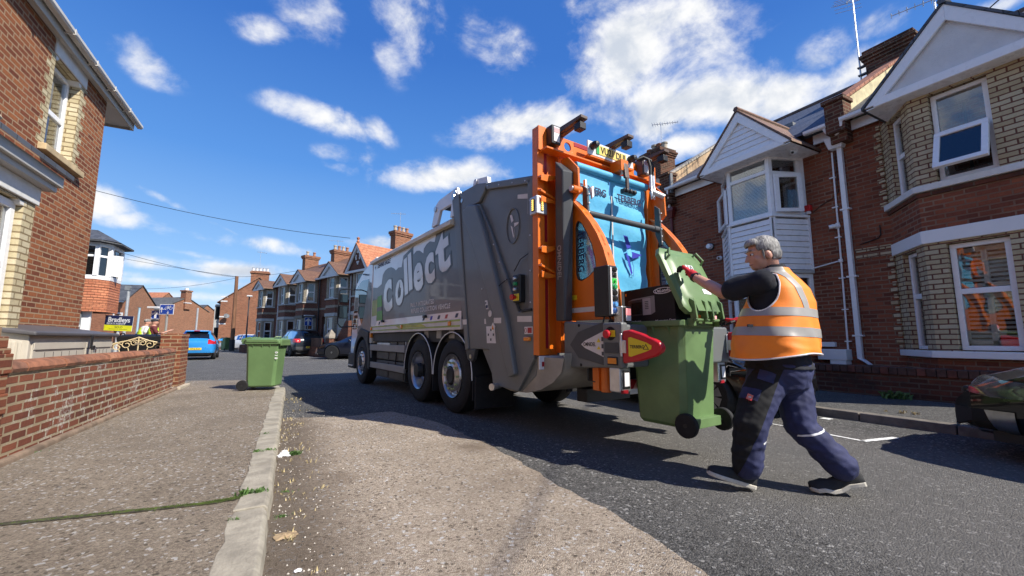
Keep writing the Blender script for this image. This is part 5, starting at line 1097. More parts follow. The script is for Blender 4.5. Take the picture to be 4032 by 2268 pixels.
for (z0, z1) in ((.95,1.70),(2.12,2.56),(2.90,3.14)): MB().box((-.93,-2.067,z0),(-.872,-2.0625,z1)).build('red_tape', M_REFLR, lf)
mb = MB(); beam = [(-1.03,3.14),(1.03,3.14),(1.03,3.42),(.93,3.42),(.86,3.37),(-.86,3.37),(-.93,3.42),(-1.03,3.42)]
mb.prism(beam, 'y', -2.125, -2.103); bm_ = mb.build('top_beam', M_ORANGE, lf)
def boolcut(o, cuts):
    for c in cuts:
        m_ = o.modifiers.new('cut', 'BOOLEAN'); m_.object = c; m_.solver = 'EXACT'
    me = bpy.data.meshes.new_from_object(o.evaluated_get(bpy.context.evaluated_depsgraph_get()))
    o.modifiers.clear(); old = o.data; o.data = me; bpy.data.meshes.remove(old)
    for c in cuts: bpy.data.objects.remove(c)
cuts = []
for x, z, r in ((-.60,3.28,.055),(-.24,3.26,.04),(.62,3.24,.05)): c = MB(); c.lathe([(r,-.05),(r,.05)], (x,-2.114,z), 'y', 20); cuts.append(c.build('cut', M_DARK, TK))
bpy.context.view_layer.update(); boolcut(bm_, cuts)
MB().box((-1.0,-2.23,3.125),(1.0,-2.10,3.145)).build('beam_lip', M_ORANGE, lf, bevel=.003); MB().box((-.62,-2.27,3.02),(.62,-2.10,3.04)).build('beam_lip', M_ORANGE, lf, bevel=.003); MB().box((-.62,-2.14,3.04),(.62,-2.12,3.125)).build('beam_web', M_ORANGE, lf)
MB().box((-.50,-2.13,3.315),(.10,-2.1265,3.362)).build('red_tape', M_REFLR, lf)
for x in (-.86, .69):
    b = MB().box((x-.065,-2.23,3.20),(x+.065,-2.127,3.42)).build('lamp_housing', M_BROWN if x > 0 else M_BLACK, lf, bevel=.01); l = MB(); l.box((x-.042,-2.238,3.225),(x+.042,-2.229,3.40)); l.build('lamp_lens', M_LED, b, bevel=.012)
    MB().box((x-.036,-2.2405,3.33),(x+.036,-2.2385,3.385)).build('red_section', pm('pink_lens', (.72,.42,.42), .25), b)
for x, c in ((-.71,1),(.05,2),(.74,1)):
    mb = MB(); mb.hexa([(x-.055,-2.02,3.37),(x+.055,-2.02,3.37),(x+.05,-2.52,3.42),(x-.05,-2.52,3.42),(x-.055,-2.02,3.45),(x+.055,-2.02,3.45),(x+.05,-2.52,3.455),(x-.05,-2.52,3.455)]); a = mb.build('camera_arm', M_BROWN, lf, bevel=.005)
    mb = MB(); mb.tube([(x,-2.44,3.42),(x,-2.44,3.385)], .02, 8); mb.box((x-.045,-2.50,3.31),(x+.045,-2.40,3.39)); mb.build('rear_camera' if c == 1 else 'work_lamp', M_BLACK, a, bevel=.014)
    mb = MB(); mb.tube([(x-.03,-2.42,3.38),(x-.04,-2.3,3.36),(x-.05,-2.16,3.37)], .006, 5); mb.build('camera_cable', M_BLACK, a)
# number plate on its white holder
nh = MB().box((-.40,-2.255,3.205),(.40,-2.235,3.375)).build('plate_holder', M_WPAN, lf, bevel=.004)
MB().box((-.40,-2.255,3.18),(.40,-2.16,3.20)).build('plate_bracket', M_ORANGE, lf, bevel=.004)
for x in (-.33, .335): mb = MB(); mb.lathe([(.0,-.10),(.03,-.095),(.045,-.06),(.045,0),(0,0)], (x,-2.255,3.31), 'y', 16); mb.build('plate_lamp', M_BLACK, nh, smooth=40)
npl = MB().box((-.265,-2.262,3.235),(.265,-2.256,3.35)).build('number_plate', pm('yellow_plate', (.74,.58,.16), .4, var=.03), lf, bevel=.003); MB().box((-.265,-2.2645,3.235),(-.22,-2.2622,3.35)).build('green_flash', pm('plate_green', (.03,.36,.10), .4), npl)
lettering('VU21 DUJ', M_BLACK, npl, frame_m((.025,-2.2645,3.292), (1,0,0), (0,0,1)), .118, .0015, 0, .001, 1.0, 'CENTER', 'registration', .86)
# blue curtain with its roll
mb = MB()
for (x0, x1) in ((-.60,-.045),(-.035,.60)):
    nx, nz = 14, 26; g = []
    for j in range(nz+1):
        for i in range(nx+1):
            x = x0+(x1-x0)*i/nx; z = 1.60+1.42*j/nz; g.append((x, -2.25+.010*math.sin(z*9+x*5)+.007*math.sin(z*23+x*3)+.012*math.sin(x*11)*(1-j/nz), z))
    mb.add(g, [(j*(nx+1)+i, j*(nx+1)+i+1, (j+1)*(nx+1)+i+1, (j+1)*(nx+1)+i) for j in range(nz) for i in range(nx)])
mb.tube([(-.62,-2.265,3.0),(.62,-2.265,3.0)], .045, 14); ct = mb.build('curtain', M_CURTB, TK, smooth=50)
lettering('TERBERG', M_NAVY, ct, frame_m((-.355,-2.276,2.755), (1,0,0), (0,0,1)), .120, .003, 0, .002, 1.0, 'CENTER', 'curtain_lettering', .9); lettering('TERBERG', M_NAVY, ct, frame_m((.275,-2.276,2.755), (1,0,0), (0,0,1)), .120, .003, 0, .002, 1.0, 'CENTER', 'curtain_lettering', .9)
for x in (-.40, .24): emblem(ct, (x,-2.283,2.06), (1,0,0), (0,0,1), .25, [M_BLUEP, pm('pale_blue_print', (.16,.52,.80), .5)], 'curtain_emblem')
mb = MB(); mb.box((-.05,-2.275,1.62),(-.03,-2.268,2.75)); mb.build('curtain_seam', M_REFL, ct)
MB().box((-.62,-2.24,1.2),(.62,-2.16,1.62)).build('hopper_lip', M_UNDER, TK, bevel=.01); MB().box((-.2,-2.36,1.42),(-.02,-2.26,1.62)).build('lifter_block', M_ORANGE, TK, bevel=.01); MB().box((-.06,-2.42,1.3),(.24,-2.28,1.38)).build('wood_block', pm('yellow_wood', (.5,.38,.12), .8), TK, bevel=.005)
# centre strut with a three-eyed sensor
st_ = MB(); st_.box((.0,-2.40,3.05),(.13,-2.22,3.19)); st_.build('strut_mount', M_ORANGE, lf, bevel=.006)
mb = MB(); mb.hexa([(.03,-2.44,2.95),(.10,-2.44,2.95),(.10,-2.40,2.95),(.03,-2.40,2.95),(.05,-2.40,3.15),(.12,-2.40,3.15),(.12,-2.36,3.15),(.05,-2.36,3.15)]); mb.box((.045,-2.44,2.78),(.085,-2.41,2.95)); sr = mb.build('sensor_strut', M_BROWN, lf, bevel=.005)
mb = MB(); mb.box((-.035,-2.47,2.745),(.165,-2.40,2.80))
for x in (-.0,.065,.13): mb.lathe([(.0,-.03),(.024,-.025),(.03,0),(0,0)], (x,-2.47,2.77), 'y', 12)
mb.build('sensor_head', M_BLACK, sr, bevel=.006)
# padded bar across, side arms, rams and hoses
mb = MB(); mb.tube([(-.60,-2.44,2.40),(.56,-2.44,2.40)], .034, 14); mb.tube([(.50,-2.44,2.40),(.61,-2.44,2.40)], .04, 14); mb.build('padded_bar', M_BATT, TK, smooth=40)
for sd in (-1, 1):
    x = sd*.62
    mb = MB(); mb.prism([(-2.40,2.72),(-2.47,2.66),(-2.49,2.20),(-2.46,2.18),(-2.40,2.34)], 'x', x-.03, x+.0); a = mb.build('lift_arm', M_BATT, TK, bevel=.006)
    mb = MB()
    for z in (2.6,2.5,2.4,2.31,2.24): mb.lathe([(.0,-.004),(.009,-.004),(.009,0),(0,0)], (x-.015,-2.488,z), 'y', 8)
    mb.build('bolt_heads', M_WPAN, a)
    mb = MB(); mb.prism([(-2.18,3.06),(-2.30,3.05),(-2.45,2.88),(-2.46,2.60),(-2.36,2.52),(-2.20,2.56)], 'x', sd*.73, sd*.76); mb.build('side_bracket', M_ORANGE, TK, bevel=.006)
    mb = MB(); mb.box((min(sd*.64,sd*.75),-2.26,1.22),(max(sd*.64,sd*.75),-2.16,2.98)); mb.build('ear_post', M_ORANGE, TK, bevel=.006)
mb = MB(); mb.tube([(-.70,-2.42,2.64),(-.82,-2.42,2.64)], .042, 14); mb.build('pivot_boss', M_ORANGE, TK, smooth=40); mb = MB(); mb.tube([(-.82,-2.42,2.64),(-.835,-2.42,2.64)], .03, 12); mb.build('pivot_cap', M_ALU, TK)
mb = MB(); mb.hexa([(-.60,-2.42,2.55),(-.57,-2.42,2.55),(-.57,-2.38,2.55),(-.60,-2.38,2.55),(-.60,-2.40,2.80),(-.57,-2.40,2.80),(-.57,-2.36,2.80),(-.60,-2.36,2.80)]); mb.hexa([(-.565,-2.47,2.56),(-.53,-2.47,2.60),(-.53,-2.44,2.60),(-.565,-2.44,2.56),(-.565,-2.46,2.70),(-.53,-2.46,2.72),(-.53,-2.43,2.72),(-.565,-2.43,2.70)]); mb.build('latch_plate', M_ALU, TK, bevel=.008)
mb = MB(); mb.tube([(.58,-2.36,2.92),(.72,-2.46,2.84)], .034, 12); mb.build('hydraulic_ram', M_ALU, TK, smooth=40)
for i, dx in enumerate((0,.05)):
    mb = MB(); mb.tube([(.44+dx,-2.28,3.33),(.52+dx,-2.32,3.37),(.58+dx,-2.35,3.34),(.605+dx,-2.36,3.24),(.60+dx,-2.36,3.12)], .019, 8); h = mb.build('hydraulic_hose', M_UNDER, TK, smooth=50)
    mb = MB(); mb.tube([(.60+dx,-2.36,3.13),(.60+dx,-2.36,2.96)], .023, 10); mb.tube([(.60+dx,-2.37,2.97),(.57+dx,-2.39,2.90),(.57+dx,-2.39,2.84),(.60+dx,-2.37,2.82)], .014, 8); mb.build('hose_fitting', M_ALU, h, smooth=50)
# grey upright behind the left ear
mb = MB(); mb.hexa([(-.88,-2.34,1.24),(-.77,-2.34,1.24),(-.77,-2.20,1.24),(-.88,-2.20,1.24),(-.88,-2.34,2.86),(-.77,-2.40,2.84),(-.77,-2.22,3.0),(-.88,-2.22,3.0)]); up_ = mb.build('upright', M_BATT, TK, bevel=.012)
lettering('OMNIDEL', M_RAIL, up_, frame_m((-.8815,-2.27,1.86), (0,0,-1), (0,-1,0)), .085, .001, 0, .001, 1, 'CENTER', 'upright_lettering')
# corner lamp
cl = MB().box((-1.075,-2.14,2.40),(-.93,-2.01,2.60)).build('corner_lamp', M_ALU, lf, bevel=.008)
mb = MB(); mb.box((-1.082,-2.10,2.43),(-1.075,-2.05,2.57)); mb.box((-1.02,-2.147,2.43),(-.985,-2.14,2.57)); mb.build('lamp_surround', M_BLACK, cl, bevel=.006); M_LIT = pm('amber_led', (1.0,.62,.12), .3, emit=1.6)
mb = MB()
for i in range(6): z = 2.44+.021*i; mb.box((-1.0845,-2.088,z),(-1.082,-2.062,z+.015)); mb.box((-1.012,-2.1495,z),(-.993,-2.147,z+.015))
mb.build('amber_leds', M_LIT, cl)
# --- ears (side shields) with a window
def resample(p, n):
    P = [Vector(a) for a in p] + [Vector(p[0])]; L = [0]
    for a, b in zip(P, P[1:]): L.append(L[-1]+(b-a).length)
    out = []
    for i in range(n):
        s = L[-1]*i/n; k = max(j for j in range(len(L)-1) if L[j] <= s); t = (s-L[k])/max(1e-9, L[k+1]-L[k]); q = P[k].lerp(P[k+1], t); out.append((q.x, q.y))
    return out
def radial(p, c, n):   # loop re-sampled at equal angles around c
    Q = resample(p, 400); A = [(math.atan2(b-c[1], a-c[0]), (a, b)) for a, b in Q]; out = []
    for i in range(n):
        t = -math.pi+2*math.pi*i/n; out.append(min(A, key=lambda q: abs((q[0]-t+math.pi) % (2*math.pi)-math.pi))[1])
    return out
EAR = [(-2.24,1.24),(-2.24,2.56),(-2.27,2.60),(-2.36,2.54),(-2.50,2.39),(-2.62,2.24),(-2.71,2.10),(-2.79,1.93),(-2.85,1.74),(-2.885,1.55),(-2.90,1.36),(-2.90,1.24)]
WIN = [(-2.36,2.22),(-2.37,2.28),(-2.41,2.31),(-2.46,2.27),(-2.53,2.16),(-2.60,2.02),(-2.645,1.86),(-2.655,1.78),(-2.62,1.73),(-2.54,1.68),(-2.44,1.65),(-2.385,1.67),(-2.36,1.73)]
cw = (-2.47,1.93)
for sd in (-1, 1):
    x = sd*.71; n = 72; mb = MB(); mb.ring(radial(EAR, cw, n), radial(WIN, cw, n), 'x', x-.018, x+.018); e = mb.build('side_shield', M_ORANGE, TK, bevel=.004)
    mb = MB(); rim = EAR[2:]; rings = [[(x-.055,a,b),(x+.055,a,b),(x+.055,a+.012,b-.02),(x-.055,a+.012,b-.02)] for a, b in rim]; mb.loft(rings); mb.build('shield_rim', M_ORANGE, e, smooth=50)
    mb = MB(); mb.tube([(x,a,b) for a, b in resample(WIN, 60)], .017, 6, closed=True); mb.build('window_gasket', M_RUB, e, smooth=60)
    g = MB(); g.prism(WIN, 'x', x-.003, x+.003); g.build('shield_window', glassmat('polycarbonate', (.93,.95,.97), .97, .05), e)
    lettering('TERBERG', M_NAVY, e, frame_m((x+(-.006 if sd < 0 else -.006),-2.425,1.965), (0,0,-1), (0,-1,0)) if sd < 0 else Matrix.Translation((x-.006,-2.425,1.965)) @ Matrix(((0,0,-1),(0,-1,0),(1,0,0))).to_4x4(), .125, .002, 0, .001, 1.0, 'CENTER', 'shield_lettering', .86)
    MB().box((x-.022,-2.89,1.325),(x-.018,-2.26,1.375)).build('reflective_tape', M_REFL, e)
MB().box((-.7325,-2.37,1.46),(-.7285,-2.30,1.51)).build('yellow_label', M_YEL, TK)
# --- lower grey housings, buttons, guard arms
for sd in (-1, 1):
    a, b = sorted((sd*.86, sd*.52)); mb = MB()
    mb.hexa([(a,-3.09,.80),(b,-3.09,.80),(b,-2.30,.76),(a,-2.30,.76),(a,-3.09,1.18),(b,-3.09,1.18),(b,-2.30,1.235),(a,-2.30,1.235)]); hz = mb.build('lower_housing', M_GREYS, TK, bevel=.02)
    if sd < 0:
        x = -.861; mb = MB(); mb.prism([(-2.40,.995),(-2.52,1.12),(-2.86,1.21),(-2.86,.81),(-2.52,.87)], 'x', x-.006, x+.001); mb.build('raised_shield', M_BATT, hz, bevel=.005)
        pl = MB(); pl.prism([(-2.565,1.0),(-2.62,1.035),(-2.865,1.125),(-2.865,.885),(-2.62,.965)], 'x', x-.010, x-.006); pl = pl.build('name_panel', M_REFL, hz)
        lettering('OMNIDEL', M_BLACK, pl, frame_m((x-.011,-2.68,1.0), (0,-1,0), (0,0,1)), .052, .001, 0, .0005, 1, 'CENTER', 'name_lettering', .72)
        mb = MB(); mb.prism([(-2.80,1.06),(-2.825,1.02),(-2.775,1.02)], 'x', x-.0115, x-.010); mb.prism([(-2.80,.985),(-2.825,.955),(-2.775,.955)], 'x', x-.0115, x-.010); mb.build('warning_marks', M_YEL, pl)
        mb = MB(); mb.box((x-.0112,-2.86,1.03),(x-.010,-2.835,1.07)); mb.box((x-.0112,-2.86,.965),(x-.010,-2.835,1.005)); mb.box((x-.0112,-2.86,.90),(x-.010,-2.835,.935)); mb.build('print_marks', M_BATT, pl)
        mb = MB(); mb.box((x-.035,-3.10,.795),(x+.05,-2.87,1.20)); bx = mb.build('button_housing', M_GREYS, hz, bevel=.02)
        mb = MB(); mb.lathe([(.0,-.002),(.062,-.002),(.062,0),(0,0)], (x-.035,-2.97,1.10), 'x', 20); mb.build('button_recess', M_DARK, bx); MB().box((x-.045,-3.03,1.07),(x-.036,-2.97,1.13)).build('stop_plate', M_YEL, bx, bevel=.003)
        mb = MB(); mb.lathe([(.0,0),(.022,0),(.022,-.03),(.038,-.036),(.038,-.055),(.030,-.062),(0,-.062)], (x-.036,-2.965,1.095), 'x', 18); mb.build('stop_button', M_RED, bx, smooth=40)
        MB().box((x-.040,-3.06,.925),(x-.0345,-2.90,1.02)).build('blank_panel', M_BATT, bx, bevel=.004); MB().box((x-.043,-3.05,.82),(x-.034,-2.93,.895)).build('lamp_surround', M_BLACK, bx, bevel=.012); MB().box((x-.052,-3.04,.832),(x-.042,-2.94,.884)).build('amber_lamp', M_AMBER, bx, bevel=.012)
        mb = MB()
        for p in ((-2.53,1.185),(-2.55,.80)): mb.lathe([(.0,-.001),(.016,-.001),(.016,0),(0,0)], (x,*p), 'x', 12)
        mb.build('screws', M_DARK, hz)
        mb = MB(); mb.tube([(-.84,-2.62,.77),(-.84,-2.62,.66),(-.84,-2.71,.65)], .006, 5); mb.build('cable', M_BLACK, hz)
    # red guard arm
    x = sd*.86; mb = MB(); A = [(-3.10,1.145),(-3.18,1.155),(-3.30,1.115),(-3.43,1.06),(-3.48,1.03),(-3.505,.985),(-3.49,.94),(-3.43,.90),(-3.28,.85),(-3.10,.815)]
    A = [(a, .985+(b-.985)*.86) for a, b in A]; mb.prism(A, 'x', x-.04, x+.03); ga = mb.build('guard_arm', M_RED, TK, bevel=.022, seg=3)
    xo = x-.041
    lb = MB(); lb.prism([(-3.175,1.062),(-3.20,1.067),(-3.36,1.022),(-3.41,.998),(-3.405,.97),(-3.36,.95),(-3.20,.902),(-3.175,.906)], 'x', xo-.003, xo); lb = lb.build('guard_label', M_YEL, ga)
    if sd < 0:
        lettering('TERBERG', M_BLACK, lb, frame_m((xo-.0035,-3.265,.985), (0,-1,0), (0,0,1)), .036, .001, 0, .0005, 1, 'CENTER', 'label_lettering')
        mb = MB(); mb.prism([(-3.355,1.012),(-3.385,.965),(-3.325,.965)], 'x', xo-.0045, xo-.003); mb.build('warning_triangle', M_BLACK, lb); mb = MB(); mb.prism([(-3.355,1.0),(-3.375,.970),(-3.335,.970)], 'x', xo-.0055, xo-.0045); mb.build('triangle_field', M_YEL, lb)
    mb = MB(); mb.box((xo-.012,-3.15,.93),(xo+.02,-3.085,1.04)); mb.tube([(xo-.006,-3.10,.90),(xo-.006,-3.10,1.10)], .012, 8); mb.build('hinge_plate', M_ALU, ga, bevel=.006)
    # orange leg and rear lamps
    mb = MB(); mb.tube([(sd*.72,-2.74,.79),(sd*.72,-2.74,.55)], .052, 12); mb.box((sd*.72-.06,-2.70,.56),(sd*.72+.06,-2.62,.80)); mb.build('lifter_leg', M_ORANGE, TK, bevel=.006, smooth=35)
    xc = sd*.80 if sd < 0 else .78
    hb = MB(); hb.box((xc-.085,-3.05,.585),(xc+.065,-2.93,.80)); hb = hb.build('rear_lamp_box', M_ALU, TK, bevel=.012); MB().box((xc-.045,-3.058,.615),(xc+.045,-3.05,.775)).build('lamp_surround', M_BLACK, hb, bevel=.008); MB().box((xc-.032,-3.064,.635),(xc+.032,-3.057,.755)).build('lamp_lens', M_LED, hb, bevel=.01); MB().box((xc-.07,-3.055,.575),(xc+.02,-3.051,.605)).build('red_tape', M_REFLR, hb)
    hb = MB(); hb.box((sd*.72-.07,-3.02,1.19),(sd*.72+.06,-2.92,1.35)); hb = hb.build('upper_lamp_box', M_STEEL, TK, bevel=.008); MB().box((sd*.72-.045,-3.03,1.205),(sd*.72+.05,-3.02,1.34)).build('lamp_surround', M_BLACK, hb, bevel=.008); MB().box((sd*.72-.03,-3.036,1.215),(sd*.72+.035,-3.029,1.265)).build('white_lens', M_LED, hb, bevel=.006); MB().box((sd*.72-.03,-3.036,1.267),(sd*.72+.035,-3.029,1.33)).build('red_lens', pm('lit_red_lens', (.9,.30,.30), .3, emit=.5), hb, bevel=.006)
# control column with buttons
cc = MB(); cc.box((-.86,-2.93,1.26),(-.735,-2.74,1.74)); cc = cc.build('control_column', M_BLACK, TK, bevel=.012); MB().box((-.835,-2.936,1.28),(-.737,-2.93,1.72)).build('label_strip', M_STK, cc)
for i, c in enumerate(((.02,.02,.02),(.03,.03,.03),(.05,.55,.08),(.04,.36,.13),(.02,.02,.02),(.02,.02,.02),(.10,.30,.62),(.10,.25,.60))):
    z = 1.70-.055*i; mb = MB(); mb.box((-.815,-2.94,z-.024),(-.755,-2.936,z+.024)); r = .025 if i in (0,3,4,5,6,7) else .012; mb.lathe([(.0,-.022),(r*.8,-.020),(r,-.012),(r,0),(0,0)], (-.785,-2.938,z), 'y', 14); mb.build('button', pm('button_%d' % i, c, .3, var=.02, coat=.4), cc, smooth=40)
mb = MB(); mb.tube([(-.82,-2.84,1.27),(-.83,-2.82,1.20),(-.81,-2.88,1.16),(-.78,-2.9,1.20),(-.79,-2.86,1.27)], .008, 6); mb.build('cable_loop', M_BLACK, cc)
# striped bumper
mb = MB(); x = -.58; i = 0
while x < .58: mb.hexa([(x,-2.86,.575),(x+.10,-2.86,.575),(x+.10,-2.80,.575),(x,-2.80,.575),(x+.06,-2.86,.66),(x+.16,-2.86,.66),(x+.16,-2.80,.66),(x+.06,-2.80,.66)], i % 2); x += .10; i += 1
mb.build('striped_bumper', [M_REFLR, pm('pink_tape', (.75,.42,.40), .4)], TK); MB().box((-.62,-2.80,.62),(.62,-2.4,.80)).build('lifter_base', M_UNDER, TK, bevel=.01)
pl = MB().box((-1.03,-2.11,.735),(-.655,-2.095,.875)).build('marker_board', M_WPAN, TK, bevel=.003); MB().box((-1.0,-2.1135,.765),(-.68,-2.111,.815)).build('red_tape', M_REFLR, pl)
pl = MB().box((.655,-2.11,.735),(1.03,-2.095,.875)).build('marker_board', M_WPAN, TK, bevel=.003)
# --- cab
cab_s = [(4.20,.95),(4.20,2.86),(4.55,2.84),(5.0,2.74),(5.52,2.52),(5.72,2.40),(5.90,1.4),(5.95,.75),(5.90,.42),(5.55,.40),(5.45,.52),(5.28,1.0),(5.0,1.17),(4.6,1.17),(4.35,.95)]
mb = MB(); mb.prism(cab_s, 'x', -.99, .99); cab_ = mb.build('cab', M_WPAN, TK, bevel=.03, seg=3)
def cs(pts, d, m, name, bevel=0, th=.003): mb = MB(); mb.prism(pts, 'x', -.99-d-th, -.99-d); mb.prism(pts, 'x', .99+d, .99+d+th); return mb.build(name, m, cab_, bevel=bevel)
cs([(4.22,2.20),(4.22,1.20),(5.0,1.22),(5.28,1.04),(5.42,1.36),(4.98,1.40),(4.48,2.44)], .001, M_GREY2, 'grey_graphic')
cs([(4.47,2.47),(5.05,2.50),(5.32,2.46),(5.32,1.72),(4.98,1.40),(4.86,1.55)], .003, G_CAR, 'side_window')
cs([(5.36,2.43),(5.64,2.34),(5.76,1.72),(5.36,1.72)], .003, G_CAR, 'door_window'); cs([(5.36,1.66),(5.76,1.66),(5.82,1.30),(5.36,1.30)], .003, G_CAR, 'lower_door_window')
cs([(5.325,2.47),(5.355,2.46),(5.355,1.30),(5.325,1.30)], .004, M_ALU, 'door_pillar')
lettering('1886', M_WPAN, cab_, side_m(5.58,1.36,0,.0), .13, .003, 0, .001, 1, 'CENTER', 'cab_number', .7)
mb = MB(); mb.tube([(-.995,4.35,2.28+.0)] + [(-.995,4.33+.06*math.cos(a),2.28+.10*math.sin(a)) for a in [i*.6283 for i in range(11)]], .006, 5); mb.build('vent_ring', M_GREY2, cab_)
mb = MB(); mb.prism([(5.74,2.28),(5.90,1.42),(5.905,1.42),(5.745,2.285)], 'x', -.90, .90); mb.v = [(x, y+.03, z) for x, y, z in mb.v]; mb.build('windscreen', G_DARK, cab_)
mb = MB(); mb.hexa([(-.96,5.55,2.46),(.96,5.55,2.46),(.96,6.05,2.36),(-.96,6.05,2.36),(-.96,5.55,2.485),(.96,5.55,2.485),(.96,6.05,2.38),(-.96,6.05,2.38)]); mb.build('sun_visor', M_UNDER, cab_, bevel=.006)
mb = MB(); mb.prism([(4.18,2.86),(4.18,2.98),(4.6,2.93),(5.1,2.80),(5.45,2.62),(5.35,2.57),(4.9,2.74)], 'x', -.93, .93); mb.build('roof_fairing', M_WPAN, cab_, bevel=.03, seg=3); mb = MB(); mb.box((-.80,5.28,2.60),(-.66,5.46,2.72)); mb.build('beacon', M_REDL, cab_, bevel=.02)
lettering('www.terbergmatec.co.uk', M_NAVY, cab_, side_m(4.75,2.62,-9,.0), .07, .001, 0, .001, 1, 'CENTER', 'roof_lettering', .8)
mb = MB(); out, inn = arcpts(4.82,.72,R(-12),R(192)), arcpts(4.82,.585,R(-12),R(192)); mb.loft([[(-1.02,*o),(-.60,*o),(-.60,*i),(-1.02,*i)] for o, i in zip(out, inn)]); mb.loft([[(1.02,*o),(.60,*o),(.60,*i),(1.02,*i)] for o, i in zip(out, inn)]); mb.build('wheel_arch', M_UNDER, cab_, smooth=35)
mb = MB(); mb.prism([(4.25,1.22),(4.95,1.32),(5.20,1.2),(5.0,1.12),(4.40,1.10),(4.25,.95)], 'x', -1.03, -.85); mb.build('arch_cover', M_UNDER, cab_, bevel=.02)
for sd in (-1, 1): mb = MB(); mb.box((sd*1.03,5.36,.32),(sd*.72,5.98,.70)); mb.box((sd*1.05,5.42,.34),(sd*.9,5.90,.40)); mb.build('step', M_UNDER, cab_, bevel=.02); MB().box((sd*1.052,5.44,.385),(sd*.95,5.86,.41)).build('step_plate', M_ALU, cab_)
MB().box((-.7,5.92,.40),(.7,5.99,.72)).build('bumper', M_UNDER, cab_, bevel=.02)
MB().box((XL+.0,4.12,1.08),(XL+.06,4.19,1.20)).build('marker_lamp', M_AMBER, TK, bevel=.01)
for sd in (-1, 1):
    mb = MB(); mb.tube([(sd*.98,5.80,2.34),(sd*1.20,5.86,2.36),(sd*1.34,5.88,2.32),(sd*1.36,5.88,2.2),(sd*1.36,5.88,1.45),(sd*1.28,5.86,1.36),(sd*.98,5.80,1.38)], .016, 8); ma_ = mb.build('mirror_arm', M_BLACK, cab_, smooth=50)
    for (z0, z1, d) in ((1.99,2.24,.20),(1.58,1.92,.16)):
        mb = MB(); a, b = sorted((sd*1.36, sd*1.12)); mb.hexa([(a+.01,5.84,z0),(b-.01,5.84,z0),(b-.03,5.96,z0+.03),(a+.03,5.96,z0+.03),(a+.01,5.84,z1),(b-.01,5.84,z1),(b-.03,5.96,z1-.03),(a+.03,5.96,z1-.03)]); mr = mb.build('mirror', M_BLACK, cab_, bevel=.02, seg=3); MB().box((a+.03,5.834,z0+.02),(b-.03,5.84,z1-.02)).build('mirror_glass', pm('mirror_glass', (.20,.22,.21), .05, metal=1, var=0, rv=0), mr)
# ------------------------------------------------------------------ the workman (local axes: x to the right of the view, y away, z up)
from mathutils import noise as mn
MAN = thing('person', 'man in an orange vest and navy trousers lifting the lid of a green bin', 'person', (3.203, 1.841, 0), R(-27.7))
M_SKIN = pm('skin', (.52,.27,.19), .5, var=.10, vs=9, bmp=.001, bs=120); M_SHIRT = pm('navy_shirt', (.008,.009,.016), .85, var=.25, vs=8, bmp=.002, bs=140)
M_TROU = pm('navy_trousers', (.024,.029,.088), .8, var=.2, vs=7, bmp=.0015, bs=220); M_TBLK = pm('black_panel', (.006,.006,.007), .85, var=.2)
M_VEST = pm('orange_vest', (1.0,.25,.015), .6, var=.05, vs=7, bmp=.001, bs=200); M_TAPE = pm('grey_reflective', (.33,.31,.28), .4, var=.06, vs=8)
M_PIPE = pm('vest_piping', (.62,.60,.62), .6); M_GLOVER = pm('red_glove', (.50,.012,.022), .7, var=.12, vs=20, bmp=.001, bs=300); M_GLOVEB = pm('black_glove_palm', (.012,.012,.013), .6)
M_HAIR = pm('grey_hair', (.25,.24,.225), .62, var=.65, vs=34, bmp=.006, bs=110, aniso=(1,1,.32)); M_SHOE = pm('black_shoe', (.014,.014,.015), .7, var=.25, vs=20, bmp=.001, bs=250); M_SOLE = pm('pale_sole', (.58,.54,.45), .7, var=.12, vs=14)
def cap(mb, path, rad, n=14):
    """a limb: tube with rounded ends"""
    P = [Vector(p) for p in path]; r = list(rad); d0 = (P[0]-P[1]).normalized(); d1 = (P[-1]-P[-2]).normalized()
    pp = [P[0]+d0*r[0]*.95, P[0]+d0*r[0]*.7, P[0]+d0*r[0]*.35] + P + [P[-1]+d1*r[-1]*.35, P[-1]+d1*r[-1]*.7, P[-1]+d1*r[-1]*.95]
    rr_ = [r[0]*.25, r[0]*.7, r[0]*.93] + r + [r[-1]*.93, r[-1]*.7, r[-1]*.25]
    mb.tube(pp, rr_, n)
def ell(mb, c, r, ax=None, n=16):
    """ellipsoid; ax = 3x3 matrix of axes"""
    A = ax or Matrix.Identity(3); rings = []
    for k in range(1, n): t = -math.pi/2+math.pi*k/n; rings.append([Vector(c)+A @ Vector((r[0]*math.cos(t)*math.cos(a), r[1]*math.cos(t)*math.sin(a), r[2]*math.sin(t))) for a in [2*math.pi*j/(n+4) for j in range(n+4)]])
    mb.loft(rings)
def torso(mb, rings, n=40):
    """rings: (x, y, z, half width across, half depth, heading degrees, squareness)"""
    out = []
    for x, y, z, w_, d, h, q in rings:
        a = R(h); u = Vector((-math.sin(a), math.cos(a), 0)); v = Vector((math.cos(a), math.sin(a), 0)); L = []
        for k in range(n):
            t = 2*math.pi*k/n; c, s = math.cos(t), math.sin(t); e = 2/q
            L.append(Vector((x, y, z)) + v*w_*math.copysign(abs(c)**e, c) + u*d*math.copysign(abs(s)**e, s))
        out.append(L)
    mb.loft(out)
